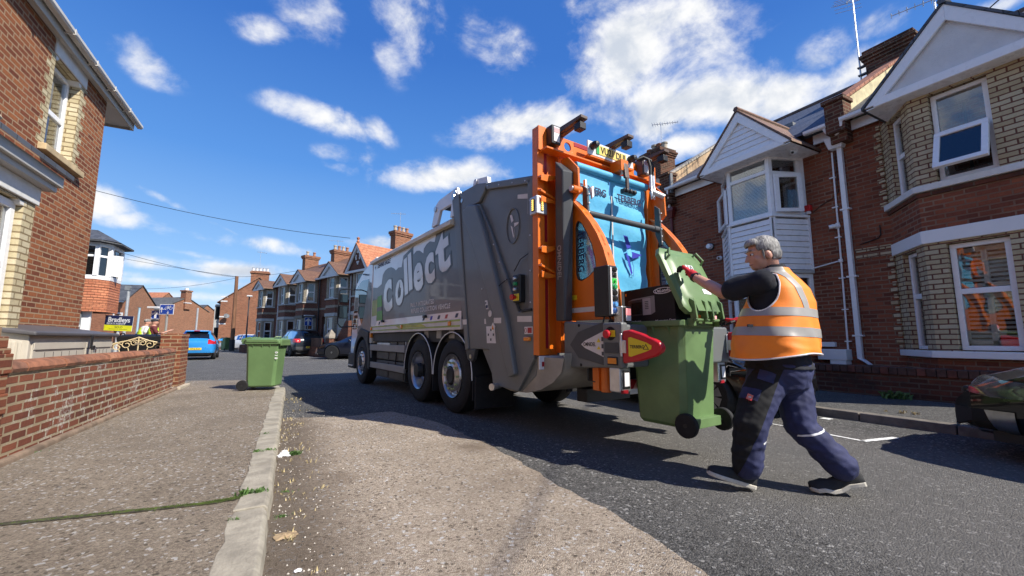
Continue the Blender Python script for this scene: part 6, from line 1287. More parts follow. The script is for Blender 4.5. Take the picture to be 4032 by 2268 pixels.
def remesh(mb, vox, smooth=2, wr=None):
    """one continuous surface out of overlapping pieces"""
    me = bpy.data.meshes.new('tmp'); me.from_pydata(mb.v, [], mb.f); bm = bmesh.new(); bm.from_mesh(me); bmesh.ops.recalc_face_normals(bm, faces=bm.faces); bm.to_mesh(me); bm.free()
    o = bpy.data.objects.new('tmp', me); COL.objects.link(o); m_ = o.modifiers.new('r', 'REMESH'); m_.mode = 'VOXEL'; m_.voxel_size = vox
    if smooth: s_ = o.modifiers.new('s', 'SMOOTH'); s_.iterations = smooth; s_.factor = .5
    bpy.context.view_layer.update()
    out = bpy.data.meshes.new_from_object(o.evaluated_get(bpy.context.evaluated_depsgraph_get())); bpy.data.objects.remove(o)
    if wr:
        nv = [v.normal.copy() for v in out.vertices]
        for v, nn in zip(out.vertices, nv): v.co += nn*wr(v.co)
    return out
def obj_me(name, me, mats, parent, sm=True):
    me.materials.clear()
    for m in (mats if isinstance(mats, (list, tuple)) else [mats]): me.materials.append(m)
    if sm: me.shade_smooth()
    o = bpy.data.objects.new(name, me); COL.objects.link(o); o.parent = parent; return o
def band(src, planes, off, name, mat, parent, thick=True):
    """the strip of a surface between planes (point, normal: kept on the normal's side), lifted off it"""
    bm = bmesh.new(); bm.from_mesh(src)
    for p, nn in planes: bmesh.ops.bisect_plane(bm, geom=bm.verts[:]+bm.edges[:]+bm.faces[:], plane_co=p, plane_no=nn, clear_inner=True)
    bm.normal_update()
    for v, q in [(v, v.normal.copy()) for v in bm.verts]: v.co += q*off
    me = bpy.data.meshes.new(name); bm.to_mesh(me); bm.free(); return obj_me(name, me, mat, parent)
V = Vector
# joints
HD = 38
shL, elL, wrL = V((-.165,-.13,1.475)), V((-.345,.085,1.405)), V((-.437,.375,1.575))
shR, elR, wrR = V((.235,.17,1.47)), V((.30,.34,1.20)), V((.035,.575,1.205))
hipL, knL, anL = V((-.085,-.03,.86)), V((-.305,-.10,.455)), V((-.335,-.065,.12))
hipR, knR, anR = V((.10,.09,.86)), V((.105,-.02,.42)), V((.290,-.17,.16))
TR = [(.0,.02,.78,.19,.16,HD+10,2.3),(.0,.02,.90,.215,.19,HD+6,2.4),(-.02,.02,1.04,.225,.205,HD+3,2.4),(.01,.02,1.18,.225,.19,HD,2.4),(.03,.02,1.32,.225,.165,HD,2.5),(.035,.02,1.43,.215,.14,HD,2.5),(.02,.02,1.50,.165,.11,HD,2.2),(.0,.015,1.555,.085,.085,HD,2)]
# head
hc = V((-.075,.0,1.69)); ha_ = R(80); hf = V((-math.sin(ha_), math.cos(ha_), 0)); hf = (hf + V((0,0,-.16))).normalized(); hs = V((0,0,1)).cross(hf).normalized()*-1; hu = hs.cross(hf).normalized()
if hu.z < 0: hu = -hu; hs = -hs
HA = Matrix((hs, hf, hu)).transposed()
def hp(x, y, z): return hc + HA @ V((x, y, z))     # x to his right, y forward, z up
mb = MB()
torso(mb, [(x,y,z,w_*.86,d*.86,h,q) for x,y,z,w_,d,h,q in TR])
cap(mb, [V((.0,.015,1.48)), V((-.02,.01,1.58)), hp(0,-.035,-.05)], [.075,.066,.066])
for a, b, c, r in ((shL,elL,wrL,(.062,.050,.046,.034)), (shR,elR,wrR,(.062,.050,.046,.034))): cap(mb, [a, a.lerp(b,.6), b, b.lerp(c,.35), c], [r[0],r[1]*1.04,r[1],r[2]*1.03,r[3]])
for a, b, c in ((hipL,knL,anL),(hipR,knR,anR)): cap(mb, [a, a.lerp(b,.5), b, b.lerp(c,.3), c], [.095,.085,.062,.060,.042])
ell(mb, hp(0,-.012,.032), (.078,.103,.096), HA); ell(mb, hp(0,.030,-.035), (.062,.070,.078), HA); ell(mb, hp(0,.052,-.085), (.040,.045,.032), HA); ell(mb, hp(0,.075,.030), (.055,.028,.022), HA)
cap(mb, [hp(0,.088,.018), hp(0,.112,-.022), hp(0,.118,-.032)], [.011,.014,.014], 8); ell(mb, hp(0,.088,-.062), (.024,.016,.016), HA)
for sx in (-1, 1):
    ell(mb, hp(sx*.079,-.012,-.018), (.012,.024,.036), HA @ Matrix.Rotation(R(-14), 3, 'X')); ell(mb, hp(sx*.042,.062,-.03), (.022,.024,.022), HA)
me = remesh(mb, .0065, 3); bo = obj_me('body', me, M_SKIN, MAN)
for sx in (-1, 1):
    mb = MB(); ell(mb, hp(sx*.034,.085,.008), (.014,.010,.009), HA, 8); e = mb.build('eye', pm('eye_white', (.65,.62,.6), .3), bo, smooth=60); mb = MB(); ell(mb, hp(sx*.036,.094,.007), (.006,.004,.007), HA, 8); mb.build('iris', pm('iris', (.03,.03,.04), .2), e)
    mb = MB(); cap(mb, [hp(sx*.016,.104,.034), hp(sx*.036,.101,.040), hp(sx*.056,.085,.034)], [.004,.006,.004], 6); mb.build('eyebrow', M_HAIR, bo)
mb = MB(); cap(mb, [hp(-.024,.094,-.066), hp(0,.103,-.066), hp(.024,.094,-.066)], [.004,.005,.004], 6); mb.build('lips', pm('lips', (.42,.17,.14), .5), bo)
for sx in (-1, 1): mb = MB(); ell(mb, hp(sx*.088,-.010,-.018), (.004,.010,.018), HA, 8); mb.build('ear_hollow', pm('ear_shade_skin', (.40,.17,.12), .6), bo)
# short grey hair
mb = MB(); ell(mb, hp(0,-.020,.045), (.089,.112,.102), HA, 22); ell(mb, hp(0,-.05,-.012), (.082,.085,.075), HA, 18); ell(mb, hp(0,.05,.085), (.07,.055,.05), HA, 14)
me = remesh(mb, .0055, 1, lambda p: .0022*mn.noise(V((p.x*60,p.y*60,p.z*22)))+.0015*mn.noise(V((p.x*150,p.y*150,p.z*60))))
bm = bmesh.new(); bm.from_mesh(me)
dl = []
for f in bm.faces:
    q = HA.inverted() @ (f.calc_center_median()-hc); j = .006*mn.noise(q*40)
    face = q.y > .055+j and q.z < .075+j; side = q.y > .012+j and q.z < .028+j; low = q.z < -.055-.25*max(0, q.y+.06)+j and True; earz = abs(q.x) > .06 and -.035 < q.y < .02 and q.z < .012
    if face or side or low or earz: dl.append(f)
bmesh.ops.delete(bm, geom=dl, context='FACES'); bm.to_mesh(me); bm.free(); hr = obj_me('hair', me, M_HAIR, MAN); so_ = hr.modifiers.new('s', 'SOLIDIFY'); so_.thickness = .008; so_.offset = -1
for sx in (-1, 1): mb = MB(); cap(mb, [hp(sx*.079,.022,.02), hp(sx*.078,.022,-.02), hp(sx*.076,.020,-.04)], [.008,.008,.004], 6); mb.build('sideburn', M_HAIR, hr)
# polo shirt: torso, sleeves, collar
def fold(a, f, st=(1,1,1)): return lambda p: a*(mn.noise(V((p.x*f*st[0], p.y*f*st[1], p.z*f*st[2])))+.5*mn.noise(V((p.x*f*2.1*st[0]+7, p.y*f*2.1*st[1], p.z*f*2.1*st[2]))))
mb = MB(); torso(mb, [(.0,.02,.835,.245,.225,HD+8,2.4)] + [(x,y,z,w_+.012,d+.012,h,q) for x,y,z,w_,d,h,q in TR[1:-1]] + [(.0,.015,1.56,.092,.092,HD,2)])
for a, b in ((shL,elL),(shR,elR)): cap(mb, [a+V((0,0,-.005)), a.lerp(b,.35), a.lerp(b,.74)], [.085,.082,.088])
shirt = obj_me('polo_shirt', remesh(mb, .010, 4, fold(.007, 9, (1,1,.6))), M_SHIRT, MAN)
mb = MB(); torso(mb, [(-.005,.012,1.545,.092,.092,HD,2),(-.012,.012,1.60,.080,.082,HD,2),(-.006,.012,1.61,.086,.09,HD,2),(.002,.012,1.56,.105,.105,HD,2)]); obj_me('collar', remesh(mb, .008, 2), M_SHIRT, shirt)
# trousers
mb = MB(); torso(mb, [(.0,.02,.875,.235,.215,HD+8,2.4),(.0,.02,.80,.235,.205,HD+10,2.4),(.0,.02,.70,.20,.175,HD+12,2.2),(.0,.02,.66,.10,.10,HD+12,2)])
cap(mb, [hipL+V((-.01,0,-.06)), hipL.lerp(knL,.5), knL, knL.lerp(anL,.45), knL.lerp(anL,.86)], [.140,.128,.112,.100,.098])
cap(mb, [hipR+V((0,0,-.06)), hipR.lerp(knR,.5), knR, knR.lerp(anR,.45), knR.lerp(anR,.88)], [.145,.128,.110,.098,.096])
def tw(p):
    k = max(0, 1-abs(p.z-.28)/.25)+.6*max(0, 1-abs(p.z-.62)/.2)
    return .010*(.4+k)*mn.noise(V((p.x*7+p.z*9, p.y*7, p.z*17-p.x*9)))+.005*mn.noise(V((p.x*22+p.z*14, p.y*20, p.z*30)))
tme = remesh(mb, .0095, 3, tw); trou = obj_me('trousers', tme, M_TROU, MAN)
# black thigh panel with pocket, badge, piping above the shins, hem tape
lN = V((-.35,-.93,0)).normalized()      # the side of the front leg that faces the camera
ax_ = (knL-hipL).normalized(); sd_ = ax_.cross(lN).normalized()
if sd_.x > 0: sd_ = -sd_
def legp(t, s): return hipL.lerp(knL, t)+sd_*s
band(tme, [(legp(0,-.045), -sd_*-1 if False else sd_), (legp(0,.30), -sd_), (legp(.10,0), ax_), (legp(1.9,0), -ax_), (hipL.lerp(knL,.5)+lN*.015, lN), (V((.02,0,0)), V((-1,0,0)))], .0035, 'thigh_panel', M_TBLK, trou)
band(tme, [(legp(0,-.02), sd_), (legp(0,.075), -sd_), (legp(.20,0), ax_), (legp(.36,0), -ax_), (hipL.lerp(knL,.5)+lN*.02, lN)], .010, 'pocket_flap', M_TROU, trou)
band(tme, [(legp(0,.03), sd_), (legp(0,.12), -sd_), (legp(.52,0), ax_), (legp(.70,0), -ax_), (hipL.lerp(knL,.5)+lN*.02, lN)], .009, 'phone_pocket', M_TROU, trou)
bd = legp(.60,.085)+lN*.128; mb = MB(); Mb = frame_m(bd, -sd_, -ax_) if (-sd_).cross(-ax_).dot(lN) > 0 else frame_m(bd, sd_, -ax_)
mb.box((-.018,-.02,-.02),(.018,.02,.004), 0, Mb); bd_ = mb.build('badge', M_REDL, trou); mb = MB(); ell(mb, Mb @ V((0,0,.003)), (.010,.010,.004), None, 8); mb.build('badge_mark', M_WPAN, bd_)
for (p, nn, lim) in ((V((-.27,-.1,.345)), V((-.35,0,1)), (V((-.275,0,0)), V((1,0,0)))), (V((.12,-.05,.40)), V((-.28,0,1)), None)):
    nn = nn.normalized(); pl = [(p-nn*.006, nn), (p+nn*.006, -nn)] + ([lim] if lim else [(V((.035,0,0)), V((1,0,0))), (V((0,.0,0)), V((0,-1,0)))])
    if lim: pl.append((V((-.02,0,0)), V((-1,0,0))))
    band(tme, pl, .003, 'leg_piping', M_WPAN, trou)
band(tme, [(V((-.268,0,0)), V((1,0,-.22)).normalized()), (V((-.256,0,0)), V((-1,0,.22)).normalized()), (V((0,0,.045)), V((0,0,1))), (V((0,0,.16)), V((0,0,-1))), (V((0,-.05,0)), V((0,-1,0)))], .003, 'heel_tape', M_WPAN, trou)
# vest with armholes, piping and reflective tape
VR = [(-.045,-.01,.925,.315,.275,HD+4,2.4),(-.035,.0,1.0,.315,.275,HD+3,2.4),(-.015,.01,1.1,.302,.262,HD+1,2.4),(.012,.015,1.22,.282,.236,HD,2.4),(.045,.02,1.32,.262,.212,HD,2.4),(.055,.02,1.42,.242,.178,HD,2.4),(.045,.02,1.49,.202,.140,HD,2.2),(.025,.02,1.545,.135,.112,HD,2),(.010,.015,1.578,.108,.104,HD,2)]
mb = MB(); R2 = []
for (a, b) in zip(VR, VR[1:]):
    for i in range(7): t = i/7; R2.append(tuple(p+(q-p)*t for p, q in zip(a, b)))
R2.append(VR[-1]); torso(mb, R2, 110)
for i, p in enumerate(mb.v):      # wavy hem and folds in the lower half
    x, y, z = p; a = math.atan2(y, x); k = max(0, min(1, (1.20-z)/.25)); k2 = max(0, min(1, (1.0-z)/.08))
    r = V((x+.03, y, 0)).normalized(); d = k*(.012*math.sin(a*7+z*9)+.010*mn.noise(V((x*9,y*9,z*5)))+.009*mn.noise(V((x*6+z*16,y*6,z*14))))+.006*mn.noise(V((x*10,y*10,z*7)))
    mb.v[i] = (x+r.x*d, y+r.y*d, z + k2*(.024*math.sin(a*1.0+2.3)+.012*math.sin(a*3.1)))
vo = mb.build('vest', M_VEST, MAN); vv = V((math.cos(R(HD)), math.sin(R(HD)), 0)); vu = V((-math.sin(R(HD)), math.cos(R(HD)), 0)); cuts = []; AH = []
for sgn in (-1, 1):
    c0 = V((.035,.02,1.405)) + vv*sgn*.12 + vu*.028; n = 40; lp = []
    ins = [c0 + vu*.118*math.cos(t) + V((0,0,.155))*math.sin(t) + vv*sgn*(.045 if math.sin(t) > 0 else .0)*abs(math.sin(t)) for t in [2*math.pi*k/n for k in range(n)]]
    c = MB(); c.loft([ins, [p+vv*sgn*.4 for p in ins]]); cuts.append(c.build('cut', M_VEST, MAN)); AH.append((c0, sgn))
bpy.context.view_layer.update(); boolcut(vo, cuts); vo.data.shade_smooth(); vo.data.set_sharp_from_angle(angle=R(50)); vme = vo.data
def vband(pl, name, m=M_TAPE, off=.0032): return band(vme, pl, off, name, m, vo)
for zc, hh in ((1.238,.030),(1.098,.032)):
    nn = V((.035,0,1)).normalized(); p = V((0,0,zc)); vband([(p-nn*hh, nn), (p+nn*hh, -nn)], 'reflective_band')
for l0, l1 in ((-.150,-.092),(.092,.150)):
    vband([(V((.045,.02,0))+vv*l0, vv), (V((.045,.02,0))+vv*l1, -vv), (V((0,0,1.262)), V((0,0,1)))], 'shoulder_band')
# piping along the armhole and the hem: follow the sharp edges of the cut vest
mb = MB(); bm = bmesh.new(); bm.from_mesh(vme); bm.normal_update()
for e in bm.edges:
    if len(e.link_faces) == 2 and e.calc_face_angle(0) > R(38):
        m_ = (e.verts[0].co+e.verts[1].co)/2
        near = any(abs((m_-c0).dot(vv)*s) < .25 and (m_-c0).length < .26 and (m_-c0).dot(vv)*s > -.02 for c0, s in AH)
        if (near and m_.z < 1.57) or m_.z < .99: mb.tube([e.verts[0].co, e.verts[1].co], .0062, 5)
bm.free(); mb.build('piping', M_PIPE, vo)
bx = MB(); bx.box((-.305,-.155,1.135),(-.27,-.14,1.155)); bx.build('vest_label', M_BLACK, vo)
# shoes
def shoe(an, heel, toe, lift):
    d = (toe-heel).normalized(); s = d.cross(V((0,0,1))).normalized(); u = s.cross(d).normalized(); L = (toe-heel).length; rings = []; sole = []
    for t, w_, h in ((.0,.030,.060),(.04,.038,.075),(.15,.040,.088),(.30,.038,.086),(.45,.040,.074),(.60,.047,.062),(.75,.050,.052),(.88,.045,.044),(.96,.032,.034),(1.0,.016,.024)):
        c = heel + d*L*t + V((0,0,lift(t))); ring = [c+s*w_*math.cos(a)*(1 if math.sin(a) < .2 else .82)+u*(.028+(h*math.sin(a) if math.sin(a) > 0 else .012*math.sin(a))) for a in [2*math.pi*k/18 for k in range(18)]]; rings.append(ring)
        w2 = w_+.006; sole.append([c+s*w2+u*.028, c+s*w2-u*.0, c-s*w2-u*.0, c-s*w2+u*.028])
    mb = MB(); mb.loft(rings); o = mb.build('shoe', M_SHOE, MAN, smooth=60); mb = MB(); mb.loft(sole); mb.build('sole', M_SOLE, o, bevel=.005); return o
shoe(anL, V((-.288,-.062,.014)), V((-.590,-.01,.10)), lambda t: 0)
shoe(anR, V((.385,-.19,.082)), V((.088,-.085,.0)), lambda t: (.0 if t > .45 else 0)-.0+(.010 if t > .9 else 0)+(-.02 if .3 < t < .7 else 0))
# gloved hands: palm, thumb and four bent fingers each
def hand(wr, fw, pn, thumb, curl, name, fist=1.0):
    """wr wrist, fw direction of the fingers, pn palm normal (palm side), thumb direction"""
    fw = fw.normalized(); pn = (pn-fw*pn.dot(fw)).normalized(); th = (thumb-fw*thumb.dot(fw)-pn*thumb.dot(pn)).normalized(); k = 1.08
    palm = MB(); cap(palm, [wr-fw*.02, wr+fw*.01], [.036,.036]); 
    for i, o in enumerate((.032,.011,-.011,-.031)): cap(palm, [wr+fw*.012+th*o*.7, wr+fw*.085*k+th*o], [.018,.0155], 10)
    ell(palm, wr+fw*.05+th*.02+pn*.012, (.028,.028,.02))
    pm_ = obj_me(name, remesh(palm, .0045, 2), M_GLOVER, MAN)
    for i, (o, L) in enumerate(((.032,.072),(.011,.080),(-.011,.075),(-.031,.060))):
        p = wr+fw*.085*k+th*o; pts = [p-fw*.012]; a = 0; rad = [.0128]
        for j, f in enumerate((.46,.30,.24)):
            a += curl[j]+.06*i*(j == 0); d = fw*math.cos(a)+pn*math.sin(a); p = p+d*L*f*k; pts.append(p); rad.append(.0118-.0012*j)
        f_ = MB(); cap(f_, pts, rad, 10); obj_me('finger', remesh(f_, .0032, 2), M_GLOVEB, pm_)
    b = wr+fw*.025+th*.032+pn*.008; f_ = MB(); cap(f_, [b, b+(th*.7+fw*.5+pn*.35).normalized()*.038, b+(th*.7+fw*.5+pn*.35).normalized()*.038+(fw*.8+pn*.6).normalized()*.034], [.0155,.0135,.0112], 10); obj_me('thumb', remesh(f_, .0032, 2), M_GLOVEB, pm_)
    cu = MB(); cu.tube([wr-fw*.035, wr-fw*.005], [.040,.039], 14); cu.build('cuff', M_GLOVER, pm_, smooth=60); return pm_
hand(wrL+V((-.008,.020,.028)), V((-.30,.55,.60)), V((-.55,.50,-.62)), V((.35,.55,.2)), (.55,.75,.6), 'glove')
hand(wrR+V((-.008,.008,.004)), V((-.72,.62,.16)), V((-.1,.1,-1)), V((-.5,-.8,.1)), (.35,.7,.7), 'glove')
mb = MB(); fd = (wrL-elL).normalized(); a = wrL-fd*.012; mb.tube([a-fd*.014, a+fd*.014], [.042,.041], 16); wt_ = mb.build('watch_strap', M_BLACK, MAN, smooth=60); mb = MB(); q = V((.45,-.85,.3)).normalized(); mb.lathe([(.0,-.006),(.018,-.006),(.020,.006),(.0,.006)], (0,0,0), 'z', 14, 0, Matrix.Translation(a+q*.044) @ q.to_track_quat('Z','Y').to_matrix().to_4x4()); mb.build('watch', M_BLACK, wt_)
# faded tattoo above the elbow
tm = bpy.data.materials.new('tattoo'); tm.use_nodes = True; nt = tm.node_tree; nt.nodes.clear(); p = obj_p(nt)
b = N(nt, 'ShaderNodeBsdfPrincipled', {'Base Color': (.12,.10,.09,1), 'Roughness': .6}); t_ = N(nt, 'ShaderNodeBsdfTransparent'); k = N(nt, 'ShaderNodeMixShader', {0: mrange(nt, noise(nt, p, 62, 4, .6, 1.2), .52, .62, 0, .75), 1: t_.outputs[0], 2: b.outputs[0]}); N(nt, 'ShaderNodeOutputMaterial', {0: k.outputs[0]})
at_ = (elL-shL).normalized(); band(bo.data, [(shL.lerp(elL,.70), at_), (shL.lerp(elL,.98), -at_), (V((0,.20,0)), V((0,-1,0))), (V((-.2,0,0)), V((-1,0,0))), (V((0,0,1.30)), V((0,0,1)))], .0012, 'tattoo', tm, bo)
# ------------------------------------------------------------------ bin on the lifter and the carton in it
LB = thing('wheelie_bin', 'scuffed green wheelie bin hooked on the lorry lifter with its lid held open', 'wheelie bin', (3.187, 2.815, .235), R(6.8))
r_ = bin_mesh(LB, M_GREEN2, M_GREEN2, W=.60, Dp=.72, Hh=1.0); bin_lid(LB, M_GREEN2, *r_, 1.0, R(66), num='10')
CB = thing('cardboard_box', 'black microwave oven carton tilted in the mouth of the raised green bin', 'carton', (3.175, 2.84, 1.17), R(6.8), rot=(R(-2), R(1), R(6.8)))
M_CART = pm('black_carton', (.010,.010,.012), .5, var=.2, vs=5, spec=.25); bx = MB().box((-.27,-.27,.0),(.06,.285,.355)).build('carton', M_CART, CB, bevel=.004)
def cm(y, z, d=.0012): return frame_m((-.27-d, y, z), (0,-1,0), (0,0,1))
def cpanel(y0, y1, z0, z1, m, name, d=.001): mb = MB(); mb.add([(-.27-d,y0,z0),(-.27-d,y1,z0),(-.27-d,y1,z1),(-.27-d,y0,z1)], [(0,1,2,3)]); return mb.build(name, m, bx)
pill = []
for k in range(24):
    a = 2*math.pi*k/24; pill.append((-.155+.075*math.copysign(min(1, abs(math.cos(a))*1.0), math.cos(a)) + .02*math.cos(a), .305+.026*math.sin(a)))
mb = MB(); mb.tube([(-.2715,y,z) for y, z in pill], .0035, 4, closed=True); mb.build('logo_outline', M_STK, bx); lettering('DeLonghi', M_STK, bx, cm(-.155,.305), .046, .0008, 0, .0005, 1, 'CENTER', 'logo_lettering', .88)
lettering('Microwave Oven', M_STK, bx, cm(-.165,.035), .030, .0004, 0, .0005, 1, 'CENTER', 'carton_lettering'); lettering('23 Litres Solo Microwave', M_STK, bx, cm(.185,.048), .017, .0002, 0, .0005, 1, 'CENTER', 'carton_lettering'); lettering('Microwave Power Output 900W', M_STK, bx, cm(.175,.024), .017, .0002, 0, .0005, 1, 'CENTER', 'carton_lettering')
ov = cpanel(.24,-.02,.10,.245, pm('printed_oven_door', (.035,.03,.032), .3), 'printed_oven'); cpanel(.20,.08,.115,.225, pm('printed_oven_glass', (.012,.01,.010), .2), 'printed_glass', .0014)
op = cpanel(.07,-.02,.10,.255, pm('printed_oven_steel', (.33,.31,.31), .4), 'printed_panel', .0016); mb = MB(); mb.add([(-.2712,-.02,.10),(-.2712,-.065,.12),(-.2712,-.065,.27),(-.2712,-.02,.255)], [(0,1,2,3)]); mb.add([(-.2712,.24,.245),(-.2712,.18,.262),(-.2712,-.065,.272),(-.2712,-.02,.257),(-.2712,.07,.252)], [(0,1,2,3,4)]); mb.build('printed_case', pm('printed_case', (.20,.19,.19), .4), bx)
mb = MB()
for i in range(5): mb.add([(-.2718,.045,.155+.016*i),(-.2718,.005,.155+.016*i),(-.2718,.005,.163+.016*i),(-.2718,.045,.163+.016*i)], [(0,1,2,3)])
mb.build('printed_buttons', M_BATT, bx); cpanel(.27,.255,.30,.325, M_AMBER, 'orange_mark')
# ------------------------------------------------------------------ parked cars (local axes: x right, y forward, origin on the ground)
def paint(name, c, flake=.5): return pm(name, c, .28, metal=.25, var=.04, coat=1.0, rv=.04, dirt=.05, dirtc=[x*.6+.04 for x in c])
HATCH = [(-1.86,.62,.34,.74,.80,.52),(-1.82,.72,.26,.86,.94,.58),(-1.70,.80,.22,.93,1.04,.60),(-1.50,.83,.20,.98,1.33,.55),(-1.28,.84,.20,.98,1.47,.53),(-.6,.845,.19,.97,1.51,.54),(.1,.845,.19,.95,1.47,.53),(.55,.84,.19,.94,1.28,.52),(1.02,.83,.19,.92,.99,.64),(1.45,.80,.20,.80,.87,.62),(1.76,.70,.24,.62,.72,.52),(1.86,.52,.30,.50,.56,.40)]
SUVST = [(-2.2,.70,.40,.82,.92,.60),(-2.15,.82,.32,.95,1.06,.66),(-2.02,.89,.28,1.02,1.20,.66),(-1.82,.91,.26,1.05,1.46,.62),(-1.55,.92,.26,1.05,1.58,.60),(-.7,.925,.25,1.03,1.63,.61),(.2,.925,.25,1.0,1.60,.60),(.72,.92,.25,.99,1.38,.60),(1.2,.91,.25,.97,1.06,.72),(1.7,.88,.26,.86,.95,.70),(2.05,.78,.30,.66,.76,.58),(2.18,.58,.36,.54,.6,.44)]
SALOON = [(-2.35,.68,.36,.80,.86,.58),(-2.28,.80,.26,.92,.98,.66),(-1.9,.90,.22,.95,1.03,.72),(-1.55,.92,.2,.95,1.10,.66),(-1.0,.93,.19,.94,1.36,.56),(-.5,.93,.18,.93,1.42,.56),(.15,.93,.18,.91,1.40,.55),(.55,.93,.18,.90,1.26,.55),(1.15,.92,.18,.88,.95,.70),(1.75,.90,.19,.78,.85,.70),(2.2,.80,.22,.62,.70,.58),(2.36,.60,.28,.48,.54,.42)]
def car(name, label, loc, rz, shape, col, wy=(-1.15,1.2), wr=.31, cat='car', group='parked cars', rim=(.5,.5,.51), glass=None, hub=False, trim=True):
    t = thing(name, label, cat, loc, rz, group); n = len(shape); m = paint(name+'_paint', col)
    def ring(s):
        y, hw, zl, zb, zt, ht = s
        h = [(0,zl),(hw*.78,zl),(hw*.95,zl+.10),(hw*.995,zb*.55),(hw,zb*.78),(hw*.965,zb),(ht,zt-.035),(ht*.86,zt),(ht*.45,zt+.018),(0,zt+.022)]
        return [(x, y, z) for x, z in h] + [(-x, y, z) for x, z in h[-2:0:-1]]
    rings = [ring(s) for s in shape]; K = len(rings[0]); body = MB(); gl = MB(); side = set(); top = set()
    hi = max(s[4] for s in shape); cab = [i for i, s in enumerate(shape) if s[4] > s[3]+.24]; c0, c1 = cab[0], cab[-1]
    body.loft(rings)
    bo_ = body.build('body', m, t, smooth=32); cuts = []
    for y in wy:
        for s in (-1, 1): c = MB(); c.lathe([(wr+.05,s*.55),(wr+.05,s*1.2)], (0,y,wr), 'x', 28); cuts.append(c.build('cut', M_DARK, t))
    bpy.context.view_layer.update(); boolcut(bo_, cuts); bo_.data.shade_smooth(); bo_.data.set_sharp_from_angle(angle=R(32))
    def quadband(i, j0, j1, nm, mat, off=.004, ins=.06):   # glass lifted off the body between ring points j0..j1 over stations i..i+1
        pass
    # glazing: side windows in panes, windscreen and rear window, lifted a few millimetres off the body
    def lerp3(a, b, k): return tuple(p+(q-p)*k for p, q in zip(a, b))
    for s in (-1, 1):
        mb = MB(); idx = (5, 6) if s > 0 else (K-5, K-6)
        for i in range(c0, c1):
            A, B, C, Dd = rings[i][idx[0]], rings[i+1][idx[0]], rings[i+1][idx[1]], rings[i][idx[1]]
            a, b, c, d = lerp3(A,Dd,.06), lerp3(B,C,.06), lerp3(B,C,.90), lerp3(A,Dd,.90)
            if i == c0: a, d = lerp3(a,b,.18), lerp3(d,c,.30)
            if i == c1-1: b, c = lerp3(b,a,.10), lerp3(c,d,.22)
            mb.add([(p[0]+s*.006, p[1], p[2]+.001) for p in (a,b,c,d)], [(0,1,2,3)])
        w_ = mb.build('side_window', glass or G_CAR, t)
        mb = MB(); ym = (shape[c0][0]+shape[c1][0])/2+.1; k = min(range(n-1), key=lambda q: abs((shape[q][0]+shape[q+1][0])/2-ym)); A, Dd = lerp3(rings[k][idx[0]],rings[k+1][idx[0]],.5), lerp3(rings[k][idx[1]],rings[k+1][idx[1]],.5)
        mb.hexa([(A[0]+s*.004,A[1]-.05,A[2]),(A[0]+s*.012,A[1]-.05,A[2]),(A[0]+s*.012,A[1]+.05,A[2]),(A[0]+s*.004,A[1]+.05,A[2]),(Dd[0]+s*.004,Dd[1]-.04,Dd[2]),(Dd[0]+s*.012,Dd[1]-.04,Dd[2]),(Dd[0]+s*.012,Dd[1]+.04,Dd[2]),(Dd[0]+s*.004,Dd[1]+.04,Dd[2])]); mb.build('door_pillar', M_BLACK, w_)
        mb = MB(); x = shape[n//2][1]; ya = shape[c1][0]-.02; mb.hexa([(s*x*.97,ya-.06,shape[c1][3]+.02),(s*(x+.15),ya-.09,shape[c1][3]+.02),(s*(x+.16),ya+.02,shape[c1][3]+.02),(s*x*.97,ya+.03,shape[c1][3]+.02),(s*x*.95,ya-.06,shape[c1][3]+.13),(s*(x+.15),ya-.09,shape[c1][3]+.14),(s*(x+.16),ya+.01,shape[c1][3]+.13),(s*x*.95,ya+.02,shape[c1][3]+.12)]); mb.build('door_mirror', m, t, bevel=.015)
        mb = MB(); hy = ym-.42; mb.box((s*(x+.0),hy-.08,shape[5][3]*.86),(s*(x+.025),hy+.08,shape[5][3]*.86+.03)); mb.build('door_handle', m, t, bevel=.008)
    for (i0, i1, nm) in ((c0-1, c0+1, 'rear_window'), (c1-1, c1+1, 'windscreen')):
        mb = MB(); L = []
        for i in range(i0, i1+1):
            r = rings[i]; f = .12 if i in (i0, i1) else 0
            pts = [r[6], r[7], r[8], r[9], r[10], r[11], r[12]]
            if i == i0: pts = [lerp3(p, q, .12) for p, q in zip(pts, [rings[i+1][k] for k in range(6,13)])]
            if i == i1: pts = [lerp3(p, q, .12) for p, q in zip(pts, [rings[i-1][k] for k in range(6,13)])]
            yo = -.008 if nm == 'rear_window' else .008
            L.append([(p[0]*.93, p[1]+yo, p[2]+.007) for p in pts])
        mb.loft(L, closed=False); mb.build(nm, glass or G_CAR, t, smooth=40)
